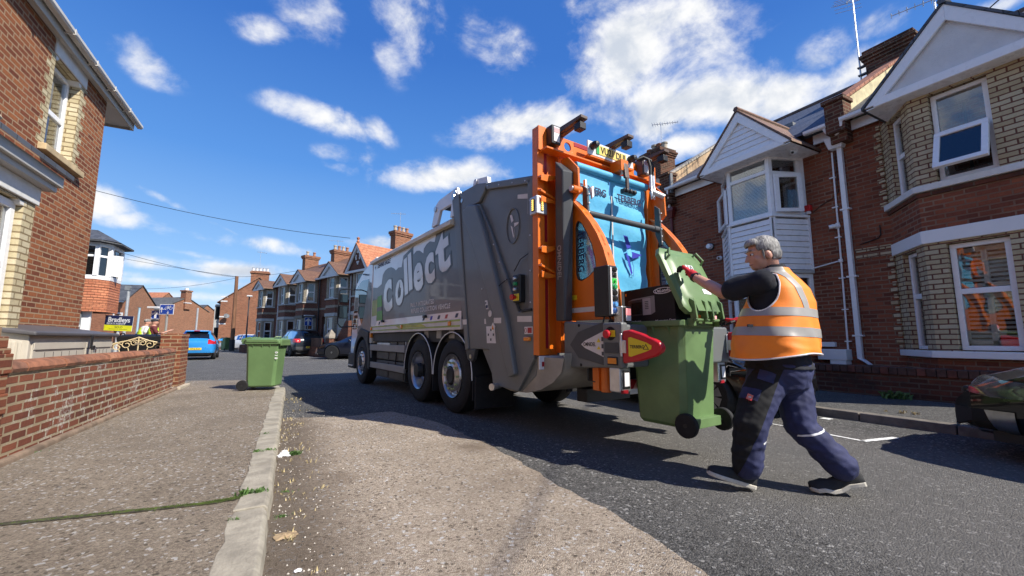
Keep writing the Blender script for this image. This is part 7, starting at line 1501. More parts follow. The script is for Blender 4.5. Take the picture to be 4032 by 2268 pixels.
    for y in wy:
        for s in (-1, 1):
            hw = max(q[1] for q in shape); o = (s*(hw-.11), y, wr); mb = MB(); h = .10
            mb.lathe([(wr*.62,-h),(wr*.93,-h),(wr,-h*.7),(wr,h*.7),(wr*.93,h),(wr*.62,h)], o, 'x', 28); wh = mb.build('wheel', M_RUB, t, smooth=40); mb = MB()
            rm = pm('alloy', rim, .32, metal=.7, var=.1, vs=8, dirt=.1, dirtc=(.1,.1,.1))
            mb.lathe([(wr*.66,s*h*.6),(wr*.68,s*h),(wr*.60,s*h*.96),(wr*.58,s*h*.55)], o, 'x', 28, caps=False)
            if hub:
                nn = 8; mb.lathe([(wr*.20,s*h*1.05),(.0,s*h*1.12)], o, 'x', 16, caps=False)
                for k in range(nn):
                    a = 2*math.pi*(k+.5)/nn; Mr = Matrix.Translation(Vector(o)) @ Matrix.Rotation(a, 4, 'X')
                    mb.hexa([Mr @ Vector(p) for p in ((s*h*.9,-.022,wr*.12),(s*h*.9,.022,wr*.12),(s*h*.85,.062,wr*.62),(s*h*.85,-.062,wr*.62),(s*h*1.08,-.020,wr*.12),(s*h*1.08,.020,wr*.12),(s*h*1.0,.060,wr*.62),(s*h*1.0,-.060,wr*.62))])
            else:
                for k in range(10):
                    a = 2*math.pi*k/10+(.12 if k % 2 else -.12); Mr = Matrix.Translation(Vector(o)) @ Matrix.Rotation(a, 4, 'X')
                    mb.hexa([Mr @ Vector(p) for p in ((s*h*.7,-.018,.02),(s*h*.7,.018,.02),(s*h*.75,.013,wr*.62),(s*h*.75,-.013,wr*.62),(s*h*.98,-.016,.02),(s*h*.98,.016,.02),(s*h*.98,.010,wr*.62),(s*h*.98,-.010,wr*.62))])
                mb.lathe([(.05,s*h*.5),(.05,s*h),(0,s*h)], o, 'x', 12, caps=False)
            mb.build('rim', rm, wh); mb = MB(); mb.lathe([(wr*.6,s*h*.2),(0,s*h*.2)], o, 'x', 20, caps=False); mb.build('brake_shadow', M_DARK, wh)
    hw = max(q[1] for q in shape); mb = MB(); mb.box((-hw*.8,shape[1][0]+.1,.17),(hw*.8,shape[-2][0]-.1,.26)); mb.box((-hw*.55,wy[0]-.3,.2),(hw*.55,wy[1]+.3,.6)); mb.build('underside', M_UNDER, t)
    return t, bo_, m
def car_band(bo_, t, planes, name, mat, off=.005): return band(bo_.data, planes, off, name, mat, t)
def plate(t, y, z, txt, col, w_=.52, h=.11, rear=True, tilt=0):
    s = -1 if rear else 1; p = MB().box((-w_/2,y-.006,z-h/2),(w_/2,y+.006,z+h/2)).build('number_plate', col, t, bevel=.002)
    lettering(txt, M_BLACK, p, frame_m((0,y+s*.0075,z), (-s,0,0), (0,0,1)), h*.95, .001, 0, .0005, 1.0, 'CENTER', 'registration', .82)
M_YPLATE = pm('yellow_car_plate', (.78,.56,.05), .4, var=.03)
X_, Y_, Z_ = V((1,0,0)), V((0,1,0)), V((0,0,1))
# blue hatchback seen from behind
t, bo_, m = car('parked_car', 'bright blue hatchback seen from behind, beyond the left brick gate pier', (-4.42, 28.1, 0), R(4), [(y*1.0,a,b,c,d,e) for y,a,b,c,d,e in HATCH], (.03,.30,.74), wr=.29)
for s in (-1, 1): car_band(bo_, t, [(V((s*.50,0,0)), X_*s), (V((0,-1.45,0)), -Y_), (V((0,0,.80)), Z_), (V((0,0,1.03)), -Z_), (V((s*.5,0,.80)), V((s*.55,0,-1)).normalized()*-1 if False else X_*s)], 'tail_light', M_REDL)
car_band(bo_, t, [(V((0,-1.3,0)), -Y_), (V((0,0,.36)), -Z_)], 'lower_bumper', M_BLACK)
plate(t, -1.875, .56, 'WF10 AUA', M_YPLATE); mb = MB(); mb.lathe([(.0,-.02),(.05,-.018),(.062,0),(0,0)], (0,-1.82,.83), 'y', 18); mb.build('tail_badge', M_ALU, t, smooth=40)
MB().box((-.12,-1.70,1.455),(.12,-1.55,1.49)).build('high_brake_light', M_REDL, t, bevel=.01); mb = MB(); mb.hexa([(-.50,-1.62,1.44),(.50,-1.62,1.44),(.50,-1.30,1.48),(-.50,-1.30,1.48),(-.48,-1.60,1.475),(.48,-1.60,1.475),(.48,-1.30,1.50),(-.48,-1.30,1.50)]); mb.build('spoiler', m, t, bevel=.01)
mb = MB(); mb.tube([(-.45,-1.84,.24),(-.45,-1.66,.24)], .035, 10); mb.build('exhaust', M_ALU, t)
# dark people carrier seen from behind
t, bo_, m = car('parked_car', 'dark grey people carrier with red tail lights parked beyond the junction', (.40, 30.6, 0), R(17), SUVST, (.016,.02,.024), wy=(-1.35,1.35), wr=.34)
for s in (-1, 1): car_band(bo_, t, [(V((s*.60,0,0)), X_*s), (V((0,-1.75,0)), -Y_), (V((0,0,.86)), Z_), (V((0,0,1.06)), -Z_)], 'tail_light', pm('bright_tail_lens', (.75,.03,.03), .2, coat=.6), .012)
car_band(bo_, t, [(V((0,-1.7,0)), -Y_), (V((0,0,.60)), -Z_), (V((0,0,.42)), Z_)], 'bumper', M_BATT, .012); car_band(bo_, t, [(V((0,-1.6,0)), -Y_), (V((0,0,.42)), -Z_)], 'lower_bumper', M_BLACK)
plate(t, -2.225, .56, 'WJ61 UCC', M_YPLATE); mb = MB(); mb.lathe([(.0,-.015),(.05,-.012),(.055,0),(0,0)], (0,-2.155,.93), 'y', 16); mb.build('tail_badge', M_ALU, t, smooth=40)
for s in (-1, 1): mb = MB(); mb.tube([(s*.60,-1.5,1.60),(s*.62,-.6,1.665),(s*.60,.3,1.63)], .018, 6); mb.build('roof_rail', M_UNDER, t)
# dark saloon, nose to the left, half hidden by the cab
t, bo_, m = car('parked_car', 'dark blue saloon parked half behind the lorry cab', (3.55, 24.15, 0), R(66), SALOON, (.008,.010,.022), wy=(-1.4,1.42), wr=.36)
car_band(bo_, t, [(V((.4,0,0)), X_*1), (V((0,1.8,0)), Y_), (V((0,0,.55)), Z_), (V((0,0,.74)), -Z_)], 'headlight', G_DARK); car_band(bo_, t, [(V((-.4,0,0)), -X_), (V((0,1.8,0)), Y_), (V((0,0,.55)), Z_), (V((0,0,.74)), -Z_)], 'headlight', G_DARK)
# white car behind the low wall
t, bo_, m = car('parked_car', 'white hatchback half hidden by a low wall under the brick gable', (-4.05, 46.8, 0), R(62), HATCH, (.70,.70,.70), wr=.29)
# dark car beyond the bin, its back wheel behind the workman
t, bo_, m = car('parked_car', 'black hatchback with a grey hubcap behind the workman and the bin', (5.80, 5.02, 0), R(180), [(y,a,b,c*.98,d*.96,e) for y,a,b,c,d,e in HATCH], (.006,.006,.007), wy=(-1.2,1.2), wr=.30, rim=(.36,.36,.37), hub=True)
for s in (-1, 1): car_band(bo_, t, [(V((s*.40,0,0)), X_*s), (V((0,1.45,0)), Y_), (V((0,0,.58)), Z_), (V((0,0,.80)), -Z_)], 'headlight', G_DARK, .006)
# black car at the right edge of the frame, nose towards the far end of the street
t, bo_, m = car('parked_car', 'glossy black saloon cut off by the right edge of the photo', (6.22, -.72, 0), R(0), SALOON, (.0035,.0035,.0045), wy=(-1.4,1.36), wr=.34)
G_LAMP = glassmat('headlamp_glass', (.85,.87,.9), .75)
for s in (-1, 1):
    hl_ = car_band(bo_, t, [(V((s*.42,0,0)), X_*s), (V((0,1.62,0)), Y_), (V((0,2.0,.535)), V((0,-.22,1)).normalized()), (V((0,2.0,.70)), V((0,.10,-1)).normalized()), (V((0,0,.55)), V((-s*.0,0,1)))], 'headlight', pm('headlamp_reflector', (.34,.36,.38), .25, metal=.25, var=.5, vs=9), .004)
    car_band(bo_, t, [(V((s*.42,0,0)), X_*s), (V((0,1.62,0)), Y_), (V((0,2.0,.535)), V((0,-.22,1)).normalized()), (V((0,2.0,.70)), V((0,.10,-1)).normalized()), (V((0,0,.55)), V((0,0,1)))], 'headlight_lens', G_LAMP, .012)
    car_band(bo_, t, [(V((s*.50,0,0)), X_*s), (V((0,1.95,0)), Y_), (V((0,0,.27)), Z_), (V((0,0,.44)), -Z_)], 'fog_lamp_recess', M_DARK, .006)
    car_band(bo_, t, [(V((s*.50,0,0)), X_*s), (V((0,1.93,0)), Y_), (V((0,0,.255)), Z_), (V((0,0,.275)), -Z_)], 'chrome_strip', M_STEEL, .014); car_band(bo_, t, [(V((s*.62,0,0)), X_*s), (V((0,1.93,0)), Y_), (V((0,1.99,.0)), V((0,-1,.28)).normalized()), (V((0,0,.27)), Z_), (V((0,0,.44)), -Z_)], 'chrome_strip', M_STEEL, .014)
    mb = MB(); ell(mb, (s*.66,2.16,.385), (.07,.05,.026)); mb.build('fog_lamp', M_LED, t, smooth=60)
plate(t, 2.375, .44, 'WR13 KDX', pm('white_plate', (.78,.78,.76), .4), rear=False)
mb = MB(); mb.box((-.35,2.30,.50),(.35,2.37,.60)); mb.build('grille', M_BLACK, t, bevel=.02)
mb = MB(); mb.tube([(-.55,1.32,.985),(-.1,1.18,.99)], .012, 5); mb.build('wiper', M_BLACK, t)
# ------------------------------------------------------------------ far terrace beyond the junction
E1 = V((2.8, 28.32, 0)); UX = V((.392, -.920, 0)).normalized(); UY = V((.920, .392, 0)).normalized()
def RP(x, y=0): p = E1+UX*x+UY*y; return (p.x, p.y)
def rowbox(mb, x0, x1, y0, y1, z0, z1, mi=0):
    a, b, c, d = RP(x0,y0), RP(x1,y0), RP(x1,y1), RP(x0,y1); return mb.hexa([(*a,z0),(*b,z0),(*c,z0),(*d,z0),(*a,z1),(*b,z1),(*c,z1),(*d,z1)], mi)
FB_CREAM = brick('brick_far_cream', [(.28,.25,.19),(.36,.32,.25),(.42,.38,.30)], (.22,.18,.14), dark=.2)
M_WHF = pm('far_white', (.62,.62,.62), .6, var=.05)
def slab(mb, pts, t=.05, mi=0): mb.add([tuple(p) for p in pts] + [(p[0],p[1],p[2]+t) for p in pts], [tuple(range(len(pts)))[::-1], tuple(range(len(pts),2*len(pts)))] + [(i,(i+1) % len(pts),len(pts)+(i+1) % len(pts),len(pts)+i) for i in range(len(pts))], mi)
def far_house(label, x0, x1, bx, doors=(), style='white', za=6.0, ch=(), curt=None):
    t = thing('terraced_house', label, 'house', (*RP((x0+x1)/2), 0), R(-67), group='far terrace beyond the junction')
    F = Fr(RP(x0), RP(x1)); mb = MB(); sx = lambda x: x-x0
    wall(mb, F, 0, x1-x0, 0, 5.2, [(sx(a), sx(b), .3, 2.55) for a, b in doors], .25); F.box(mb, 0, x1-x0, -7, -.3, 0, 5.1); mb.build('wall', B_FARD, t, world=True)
    mb = MB(); F.box(mb, 0, x1-x0, -.05, .02, 3.02, 3.14); mb.build('cream_band', FB_CREAM, t, world=True)
    mb = MB(); slab(mb, [(*RP(x0,-.25),5.15),(*RP(x1,-.25),5.15),(*RP(x1,3.5),7.45),(*RP(x0,3.5),7.45)]); slab(mb, [(*RP(x1,7),5.2),(*RP(x0,7),5.2),(*RP(x0,3.5),7.44),(*RP(x1,3.5),7.44)]); mb.build('roof', S_BROWN, t, world=True)
    mb = MB(); rowbox(mb, x0, x1, -.30, -.20, 5.08, 5.18); mb.build('gutter', M_WHF, t, world=True)
    a, b = bx; pl = [RP(a), RP(a+.42,-.75), RP(b-.42,-.75), RP(b)]; mb = MB()
    for p, q in zip(pl, pl[1:]):
        G = Fr(p, q); L = G.len; w0, w1 = L*.2, L*.8
        wall(mb, G, 0, L, 0, .85, mi=0); wall(mb, G, 0, L, .85, 2.5, [(w0,w1,.95,2.4,1)], .1, 1, 1); wall(mb, G, 0, L, 2.5, 3.0, mi=0); wall(mb, G, 0, L, 3.0, 3.16, mi=1); wall(mb, G, 0, L, 3.16, 3.5, mi=0); wall(mb, G, 0, L, 3.5, 5.1, [(w0,w1,3.6,4.9,1)], .1, 1, 1)
    mb.build('bay', [B_FARD, FB_CREAM], t, world=True)
    for p, q in zip(pl, pl[1:]):
        G = Fr(p, q); L = G.len
        for (z0, z1) in ((.95,2.4),(3.6,4.9)): window(t, G, L*.2, L*.8, z0, z1, -.05, M_WHF, G_DARK, rails=((z0+z1)/2,), fw=.08, mid=.05, curtain=curt)
    mb = MB(); ring_band(mb, pl, 2.46, 2.66, .04); mb.build('lintel', M_GREY if style != 'dark' else M_BLACK, t, world=True); mb = MB(); ring_band(mb, pl, 3.5, 3.58, .07); mb.build('sill', M_GREY, t, world=True)
    mb = MB(); c = (a+b)/2; hw = (b-a)/2+.12; yf = -.95
    def gp(x, y, z): return (*RP(x,y), z)
    gm = S_RED if style == 'tile' else S_BROWN
    mb.add([gp(c-hw,yf+.1,5.0),gp(c+hw,yf+.1,5.0),gp(c,yf+.1,za-.1)], [(0,1,2)]); gb = mb.build('gable_panel', B_FARD if style == 'tile' else M_ROUGH, t, world=True)
    mb = MB()
    for s in (-1, 1): mb.hexa([gp(c+s*(hw+.05),yf-.03,4.95),gp(c+s*(hw-.18),yf-.03,4.95),gp(c+s*(hw-.18),yf+.06,4.95),gp(c+s*(hw+.05),yf+.06,4.95),gp(c,yf-.03,za),gp(c,yf-.03,za-.25),gp(c,yf+.06,za-.25),gp(c,yf+.06,za)])
    rowbox(mb, c-hw, c+hw, yf-.03, yf+.06, 4.90, 5.02); mb.build('bargeboard', M_WHF, t, world=True)
    mb = MB(); yb = .3 + (za-5.2)/(2.3/3.75)
    for s in (-1, 1): slab(mb, [gp(c,yf-.08,za),gp(c,yb+.6,za),gp(c+s*(hw+.1),.3,5.0),gp(c+s*(hw+.1),yf-.08,4.97)])
    mb.build('gable_roof', gm, t, world=True)
    if style == 'tile':
        mb = MB(); mb.lathe([(.07,za),(.09,za+.12),(.05,za+.2),(.10,za+.32),(0,za+.4)], (*RP(c,yf+.05),0), 'z', 10); mb.build('finial', S_RED, t, world=True)
        mb = MB(); zc = (5.0+za)/2
        for i in range(12): q = i*math.pi/6; r = .30; xx = r*.7*max(-1, min(1, 1.2*math.cos(q)*abs(math.cos(q)))); zz = r*1.3*math.sin(q)*abs(math.sin(q)); rowbox(mb, c+xx-.05, c+xx+.05, yf+.06, yf+.1, zc+zz-.05, zc+zz+.05)
        mb.build('cream_lozenge', M_WHF, t, world=True)
    for (p, q) in doors:
        G = Fr(RP(p), RP(q)); L = G.len; mb = MB(); G.box(mb, .05, L-.05, -.20, -.15, .32, 2.05); d = mb.build('door', M_WHF, t, world=True); mb = MB(); G.box(mb, .2, L-.2, -.149, -.145, 1.2, 1.9); rel(mb.build('door_glass', G_DARK, None), d); mb = MB(); G.box(mb, .05, L-.05, -.2, -.16, 2.12, 2.5); mb.build('fanlight', G_DARK, t, world=True)
    mb = MB(); mb.tube([(*RP(x1-.08,-.1),.2),(*RP(x1-.08,-.1),5.1)], .045, 6); mb.build('downpipe', M_WHF if style != 'dark' else M_BLACK, t, world=True)
    for (cx, w_, z0, z1, n) in ch: far_chimney(t, cx, w_, z0, z1, n)
    return t
def far_chimney(t, cx, w_, z0, z1, n):
    mb = MB(); rowbox(mb, cx-.28, cx+.28, 3.5-w_/2, 3.5+w_/2, z0, z1-.3); rowbox(mb, cx-.34, cx+.34, 3.44-w_/2, 3.56+w_/2, z1-.3, z1-.18); rowbox(mb, cx-.39, cx+.39, 3.39-w_/2, 3.61+w_/2, z1-.18, z1); c = mb.build('chimney', B_FAR, t, world=True)
    for i in range(n): mb = MB(); mb.lathe([(.12,z1),(.10,z1+.3),(.13,z1+.32),(.13,z1+.4),(.07,z1+.4)], (*RP(cx,3.5-w_/2+w_*(i+.5)/n),0), 'z', 10); rel(mb.build('chimney_pot', pm('far_pot', (.36,.17,.10) if i % 2 else (.45,.38,.30), .8), None), c)
far_house('far terrace house with a tall red tiled gable and brick lozenge, nearest the lorry cab', 1.0, 5.2, (1.85,4.0), style='tile', za=6.6, ch=[(.9,1.3,7.0,8.45,4)])
far_house('far terrace house with shuttered bay windows and two white doors beside it', -3.0, 1.0, (-1.25,.75), [(-2.75,-2.1)], curt=(M_WHF, [(0,1,0,.98)]), za=5.86)
far_house('far terrace house with black lintels behind the blue arrow sign', -6.1, -3.0, (-5.5,-3.55), [(-3.45,-3.1)], style='dark', za=5.8, ch=[(-7.2,1.4,7.0,8.22,4)])
far_house('far terrace house with an opened upper window, second from the brick gable', -9.6, -6.1, (-8.35,-6.4), [(-9.2,-8.6)], za=5.78)
far_house('far terrace house next to the large brick gable end', -12.7, -9.6, (-12.4,-10.5), za=5.7, ch=[(-12.5,1.2,7.0,8.46,2)])
t = thing('front_wall', 'low brick wall with timber fence panels before the far terrace', 'wall', (*RP(-2,-2.3), 0), R(-67)); mb = MB(); rowbox(mb, -12.6, 2.6, -1.6, -1.42, 0, .62); mb.build('wall', B_LOW, t, world=True); mb = MB()
x = -4.0
while x < .4: rowbox(mb, x, x+.13, -1.53, -1.49, .62, 1.12); x += .15
mb.build('fence', pm('fence_timber', (.10,.055,.035), .8, var=.3), t, world=True)
t = thing('gate_pier', 'far brick gate pier with a pointed stone cap beside the dark saloon', 'pier', (*RP(1.5,-1.5), 0)); mb = MB(); rowbox(mb, 1.3, 1.7, -1.7, -1.3, 0, 1.1); mb.build('shaft', B_FARD, t, world=True); mb = MB(); a = [RP(1.24,-1.76),RP(1.76,-1.76),RP(1.76,-1.24),RP(1.24,-1.24)]; c = RP(1.5,-1.5); mb.add([(*p,1.1) for p in a]+[(*p,1.2) for p in a]+[(*c,1.62)], [(0,1,2,3),(0,1,5,4),(1,2,6,5),(2,3,7,6),(3,0,4,7),(4,5,8),(5,6,8),(6,7,8),(7,4,8)]); mb.build('cap', pm('mossy_stone_cap', (.26,.23,.19), .9, var=.2), t, world=True)
t = thing('stair_wall', 'sloping brick stair wall beside the far shuttered bay', 'wall', (*RP(2.2,-1.2), 0)); mb = MB(); a = [(-.2,.2),(1.2,.2),(1.2,2.1),(.9,2.1),(-.2,.9)]; mb.add([(*RP(p+1.6,-1.2),z) for p, z in a]+[(*RP(p+1.6,-1.0),z) for p, z in a], [(0,1,2,3,4),(9,8,7,6,5)]+[(i,(i+1) % 5,5+(i+1) % 5,5+i) for i in range(5)]); mb.build('wall', B_FARD, t, world=True)
# ---- brick gable end house
gh = thing('gable_house', 'large plain brick gable end lit by the sun at the far side of the junction', 'house', (-4.5, 50, 0)); mb = MB()
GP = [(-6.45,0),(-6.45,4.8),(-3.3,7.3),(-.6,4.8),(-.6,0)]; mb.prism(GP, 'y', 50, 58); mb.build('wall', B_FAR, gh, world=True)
mb = MB(); slab(mb, [(-6.75,49.9,4.62),(-3.3,49.9,7.36),(-3.3,58,7.36),(-6.75,58,4.62)], .08); slab(mb, [(-.3,58,4.62),(-3.3,58,7.36),(-3.3,49.9,7.36),(-.3,49.9,4.62)], .08); mb.build('roof', S_BROWN, gh, world=True)
mb = MB(); mb.box((-4.1,50.2,6.4),(-2.5,51,8.1)); mb.box((-4.2,50.1,7.85),(-2.4,51.1,8.0)); c = mb.build('chimney', B_FAR, gh, world=True)
for i in range(5): mb = MB(); mb.lathe([(.13,8.1),(.11,8.42),(.14,8.45),(.08,8.45)], (-3.95+.32*i,50.6,0), 'z', 8); rel(mb.build('chimney_pot', M_WHF, None), c)
mb = MB(); mb.box((-6.95,50.4,.1),(-6.44,53,4.5)); mb.build('bay', M_GREY, gh, world=True)
FG = Fr((-6.95,50.4),(-6.45,50.4))
for z0, z1 in ((.8,2.2),(3.0,4.3)): window(gh, FG, .08, .45, z0, z1, .03, M_BLACK, G_DARK)
for z in (2.5,4.75,5.2,3.2): MB().box((-6.47,49.97,z),(-5.9,49.995,z+.12)).build('quoin_block', M_WHF, gh, world=True)
t = thing('satellite_dish', 'grey satellite dish on the far brick gable', 'satellite dish', (-5.9, 49.8, 3.3)); mb = MB(); mb.lathe([(0,0),(.13,.02),(.25,.08),(.24,.09),(.13,.03),(0,.01)], (0,0,0), 'z', 18, 0, Matrix.Translation((-5.85,49.6,3.3)) @ Matrix.Rotation(R(65), 4, 'X') @ Matrix.Rotation(R(20), 4, 'Y')); mb.build('dish', M_LEAD, t, world=True, smooth=50); mb = MB(); mb.tube([(-5.85,49.98,3.2),(-5.85,49.6,3.2),(-5.85,49.3,3.45)], .025, 6); mb.build('arm', M_LEAD, t, world=True)
MB().box((-1.2,43.6,.1),(-3.6,43.8,.95)).build('x', B_FARD); o = bpy.data.objects['x']; o.name = 'boundary_wall'; tag(o, 'low dark brick wall before the white car', 'wall')
b3 = thing('wheelie_bin', 'dark green wheelie bin far off beside the telegraph pole', 'wheelie bin', (-4.95, 43.0, .09), R(40)); r_ = bin_mesh(b3, M_GREEN, M_GREEN, Hh=1.05); bin_lid(b3, M_GREEN, *r_, 1.05, 0)
# ---- poles, lamp, signs
t = thing('telegraph_pole', 'tall brown timber telegraph pole before the brick gable', 'pole', (-4.45, 42.6, .09)); mb = MB(); mb.tube([(-4.45,42.6,.05),(-4.47,42.6,3),(-4.5,42.6,6.45)], [.17,.155,.13], 10); mb.build('shaft', pm('pole_timber', (.20,.095,.05), .85, var=.3, aniso=(6,6,.4)), t, world=True); mb = MB(); mb.tube([(-4.45,42.6,.05),(-4.46,42.6,1.0)], .21, 10); mb.build('base_sleeve', M_UNDER, t, world=True)
t = thing('street_lamp', 'slim grey street lamp with a white head against the brick gable', 'street lamp', (-3.45, 42.3, .09)); mb = MB(); mb.tube([(-3.45,42.3,.05),(-3.45,42.3,2.4)], .06, 8); mb.tube([(-3.45,42.3,2.4),(-3.45,42.3,4.7)], .045, 8); mb.build('column', M_BATT, t, world=True); mb = MB(); mb.box((-3.62,42.0,4.68),(-3.22,42.5,4.80)); mb.build('lantern', M_WHF, t, world=True, bevel=.03)
M_BLUES = pm('blue_sign_face', (.010,.06,.36), .4, var=.03); M_SIGNG = pm('sign_back', (.35,.36,.37), .5)
def arrow(mb, Mx, cx, cy, w_, h, up=1):
    P = [(-.16,-.5),(.16,-.5),(.16,.1),(.5,-.05),(.5,.12),(.0,.5),(-.5,.12),(-.5,-.05),(-.16,.1)]
    mb.add([Mx @ V((cx+a*w_, cy+up*b*h, 0)) for a, b in P], [(0,1,2,8),(2,3,4,5),(8,2,5),(8,5,6,7)])
def sign(name, label, c, right, w_, h, z0, pole=True, bar=False, edge=M_WPAN):
    t = thing(name, label, 'road sign', (c[0], c[1], 0), group='blue road signs'); Mx = frame_m(c, right, (0,0,1)); mb = MB(); mb.box((-w_/2,-h/2,-.012),(w_/2,h/2,0), 0, Mx); pn = mb.build('sign_plate', edge, t, bevel=.006, world=True)
    mb = MB(); mb.box((-w_/2+.025,-h/2+.025,.001),(w_/2-.025,h/2-.025,.003), 0, Mx); rel(mb.build('sign_face', M_BLUES, None), pn)
    q = Mx @ V((0,0,-.05)); mb = MB(); mb.tube([(q.x,q.y,z0),(q.x,q.y,c[2]+h/2-.05)], .04, 8); mb.build('post', M_RAIL, t, world=True)
    if bar: mb = MB(); mb.box((-w_*.62,h/2+.07,-.05),(w_*.62,h/2+.14,.22), 0, Mx); mb.build('sign_lamp', M_WHF, t, world=True, bevel=.01)
    return t, pn, Mx
v1 = V((.88,-.47,0))
t, pn, Mx = sign('cycle_sign', 'blue contraflow sign with arrows and a white bicycle', (-4.32,20.33,2.185), v1, .56, .40, .05); mb = MB()
M2 = Mx @ Matrix.Translation((0,0,.0045)); arrow(mb, M2, -.19, -.01, .11, .21); arrow(mb, M2, .06, -.12, .08, .13, -1); mb.box((-.13,-.005,0),(-.05,.01,.001), 0, M2)
for cx in (-.01,.16): mb.tube([M2 @ V((cx+.058*math.cos(a), .045+.058*math.sin(a), 0)) for a in [i*.3491 for i in range(18)]], .007, 4, closed=True)
for a, b in (((-.01,.045),(.04,.115)),((.04,.115),(.13,.115)),((.13,.115),(.16,.045)),((.04,.115),(.075,.04)),((.075,.04),(.13,.115)),((.03,.13),(.055,.13)),((.12,.135),(.15,.135)),((-.01,.045),(.075,.04))): mb.tube([M2 @ V((*a,0)), M2 @ V((*b,0))], .006, 4)
rel(mb.build('sign_symbols', M_WPAN, None), pn)
t, pn, Mx = sign('one_way_sign', 'blue one way arrow sign behind the second hi-vis man', (-4.70,20.6,1.98), V((.95,-.3,0)), .30, .34, .05, bar=True); mb = MB(); arrow(mb, Mx @ Matrix.Translation((0,0,.0045)), 0, 0, .24, .27); rel(mb.build('sign_arrow', M_WPAN, None), pn)
t, pn, Mx = sign('one_way_sign', 'blue one way arrow sign standing beside the dark people carrier', (.93,31.5,2.24), V((.95,.3,0)), .48, .58, .09, bar=True); mb = MB(); arrow(mb, Mx @ Matrix.Translation((0,0,.0045)), 0, 0, .38, .46); rel(mb.build('sign_arrow', M_WPAN, None), pn)
t = thing('sign_pole', 'thin pale blue pole behind the first hi-vis man', 'pole', (-5.27,20.84,.05)); mb = MB(); mb.tube([(-5.27,20.84,.05),(-5.25,20.84,2.25)], .035, 8); mb.build('post', pm('pale_blue_pole', (.32,.48,.60), .5), t, world=True); MB().box((-5.31,20.8,2.25),(-5.21,20.88,2.27)).build('cap', M_LEAD, t, world=True)
# estate agent board
t = thing('sale_board', 'navy and yellow sold board standing behind the storage shed', 'sign board', (-5.45,19.6,.1)); Mx = frame_m((-5.47,19.62,1.61), (.905,-.425,0.0), (0,0,1)) @ Matrix.Rotation(R(-2.5), 4, 'Z')
mb = MB(); mb.box((-.48,-.27,-.01),(.48,.27,0), 0, Mx); pn = mb.build('board', M_WPAN, t, world=True); mb = MB(); mb.box((-.478,-.07,.001),(.478,.268,.003), 0, Mx); rel(mb.build('navy_field', pm('navy_board', (.012,.018,.075), .4), None), pn); mb = MB(); mb.box((-.478,-.268,.001),(.478,-.07,.003), 0, Mx); rel(mb.build('yellow_field', pm('yellow_board', (.82,.80,.02), .5), None), pn)
mb = MB(); mb.box((-.03,-1.6,-.06),(.03,.30,-.011), 0, Mx); mb.build('post', M_WHF, t, world=True)
for tx, m, x, y, s, b, sx in (('Bradleys', M_WPAN, 0, .115, .235, .006, .95), ('ESTATE AGENTS', M_WPAN, -.09, -.02, .085, .001, 1.0), ('SOLD', pm('dark_olive_print', (.10,.10,.01), .6), .02, -.14, .10, .001, 1.1)): o = lettering(tx, m, None, Mx @ Matrix.Translation((x,y,.004)), s, b, 0, .001, 1, 'CENTER', 'board_lettering', sx); rel(o, pn)
mb = MB(); mb.box((-.3,-.215,.0035),(.32,-.205,.0045), 0, Mx); rel(mb.build('underline', bpy.data.materials['dark_olive_print'], None), pn)
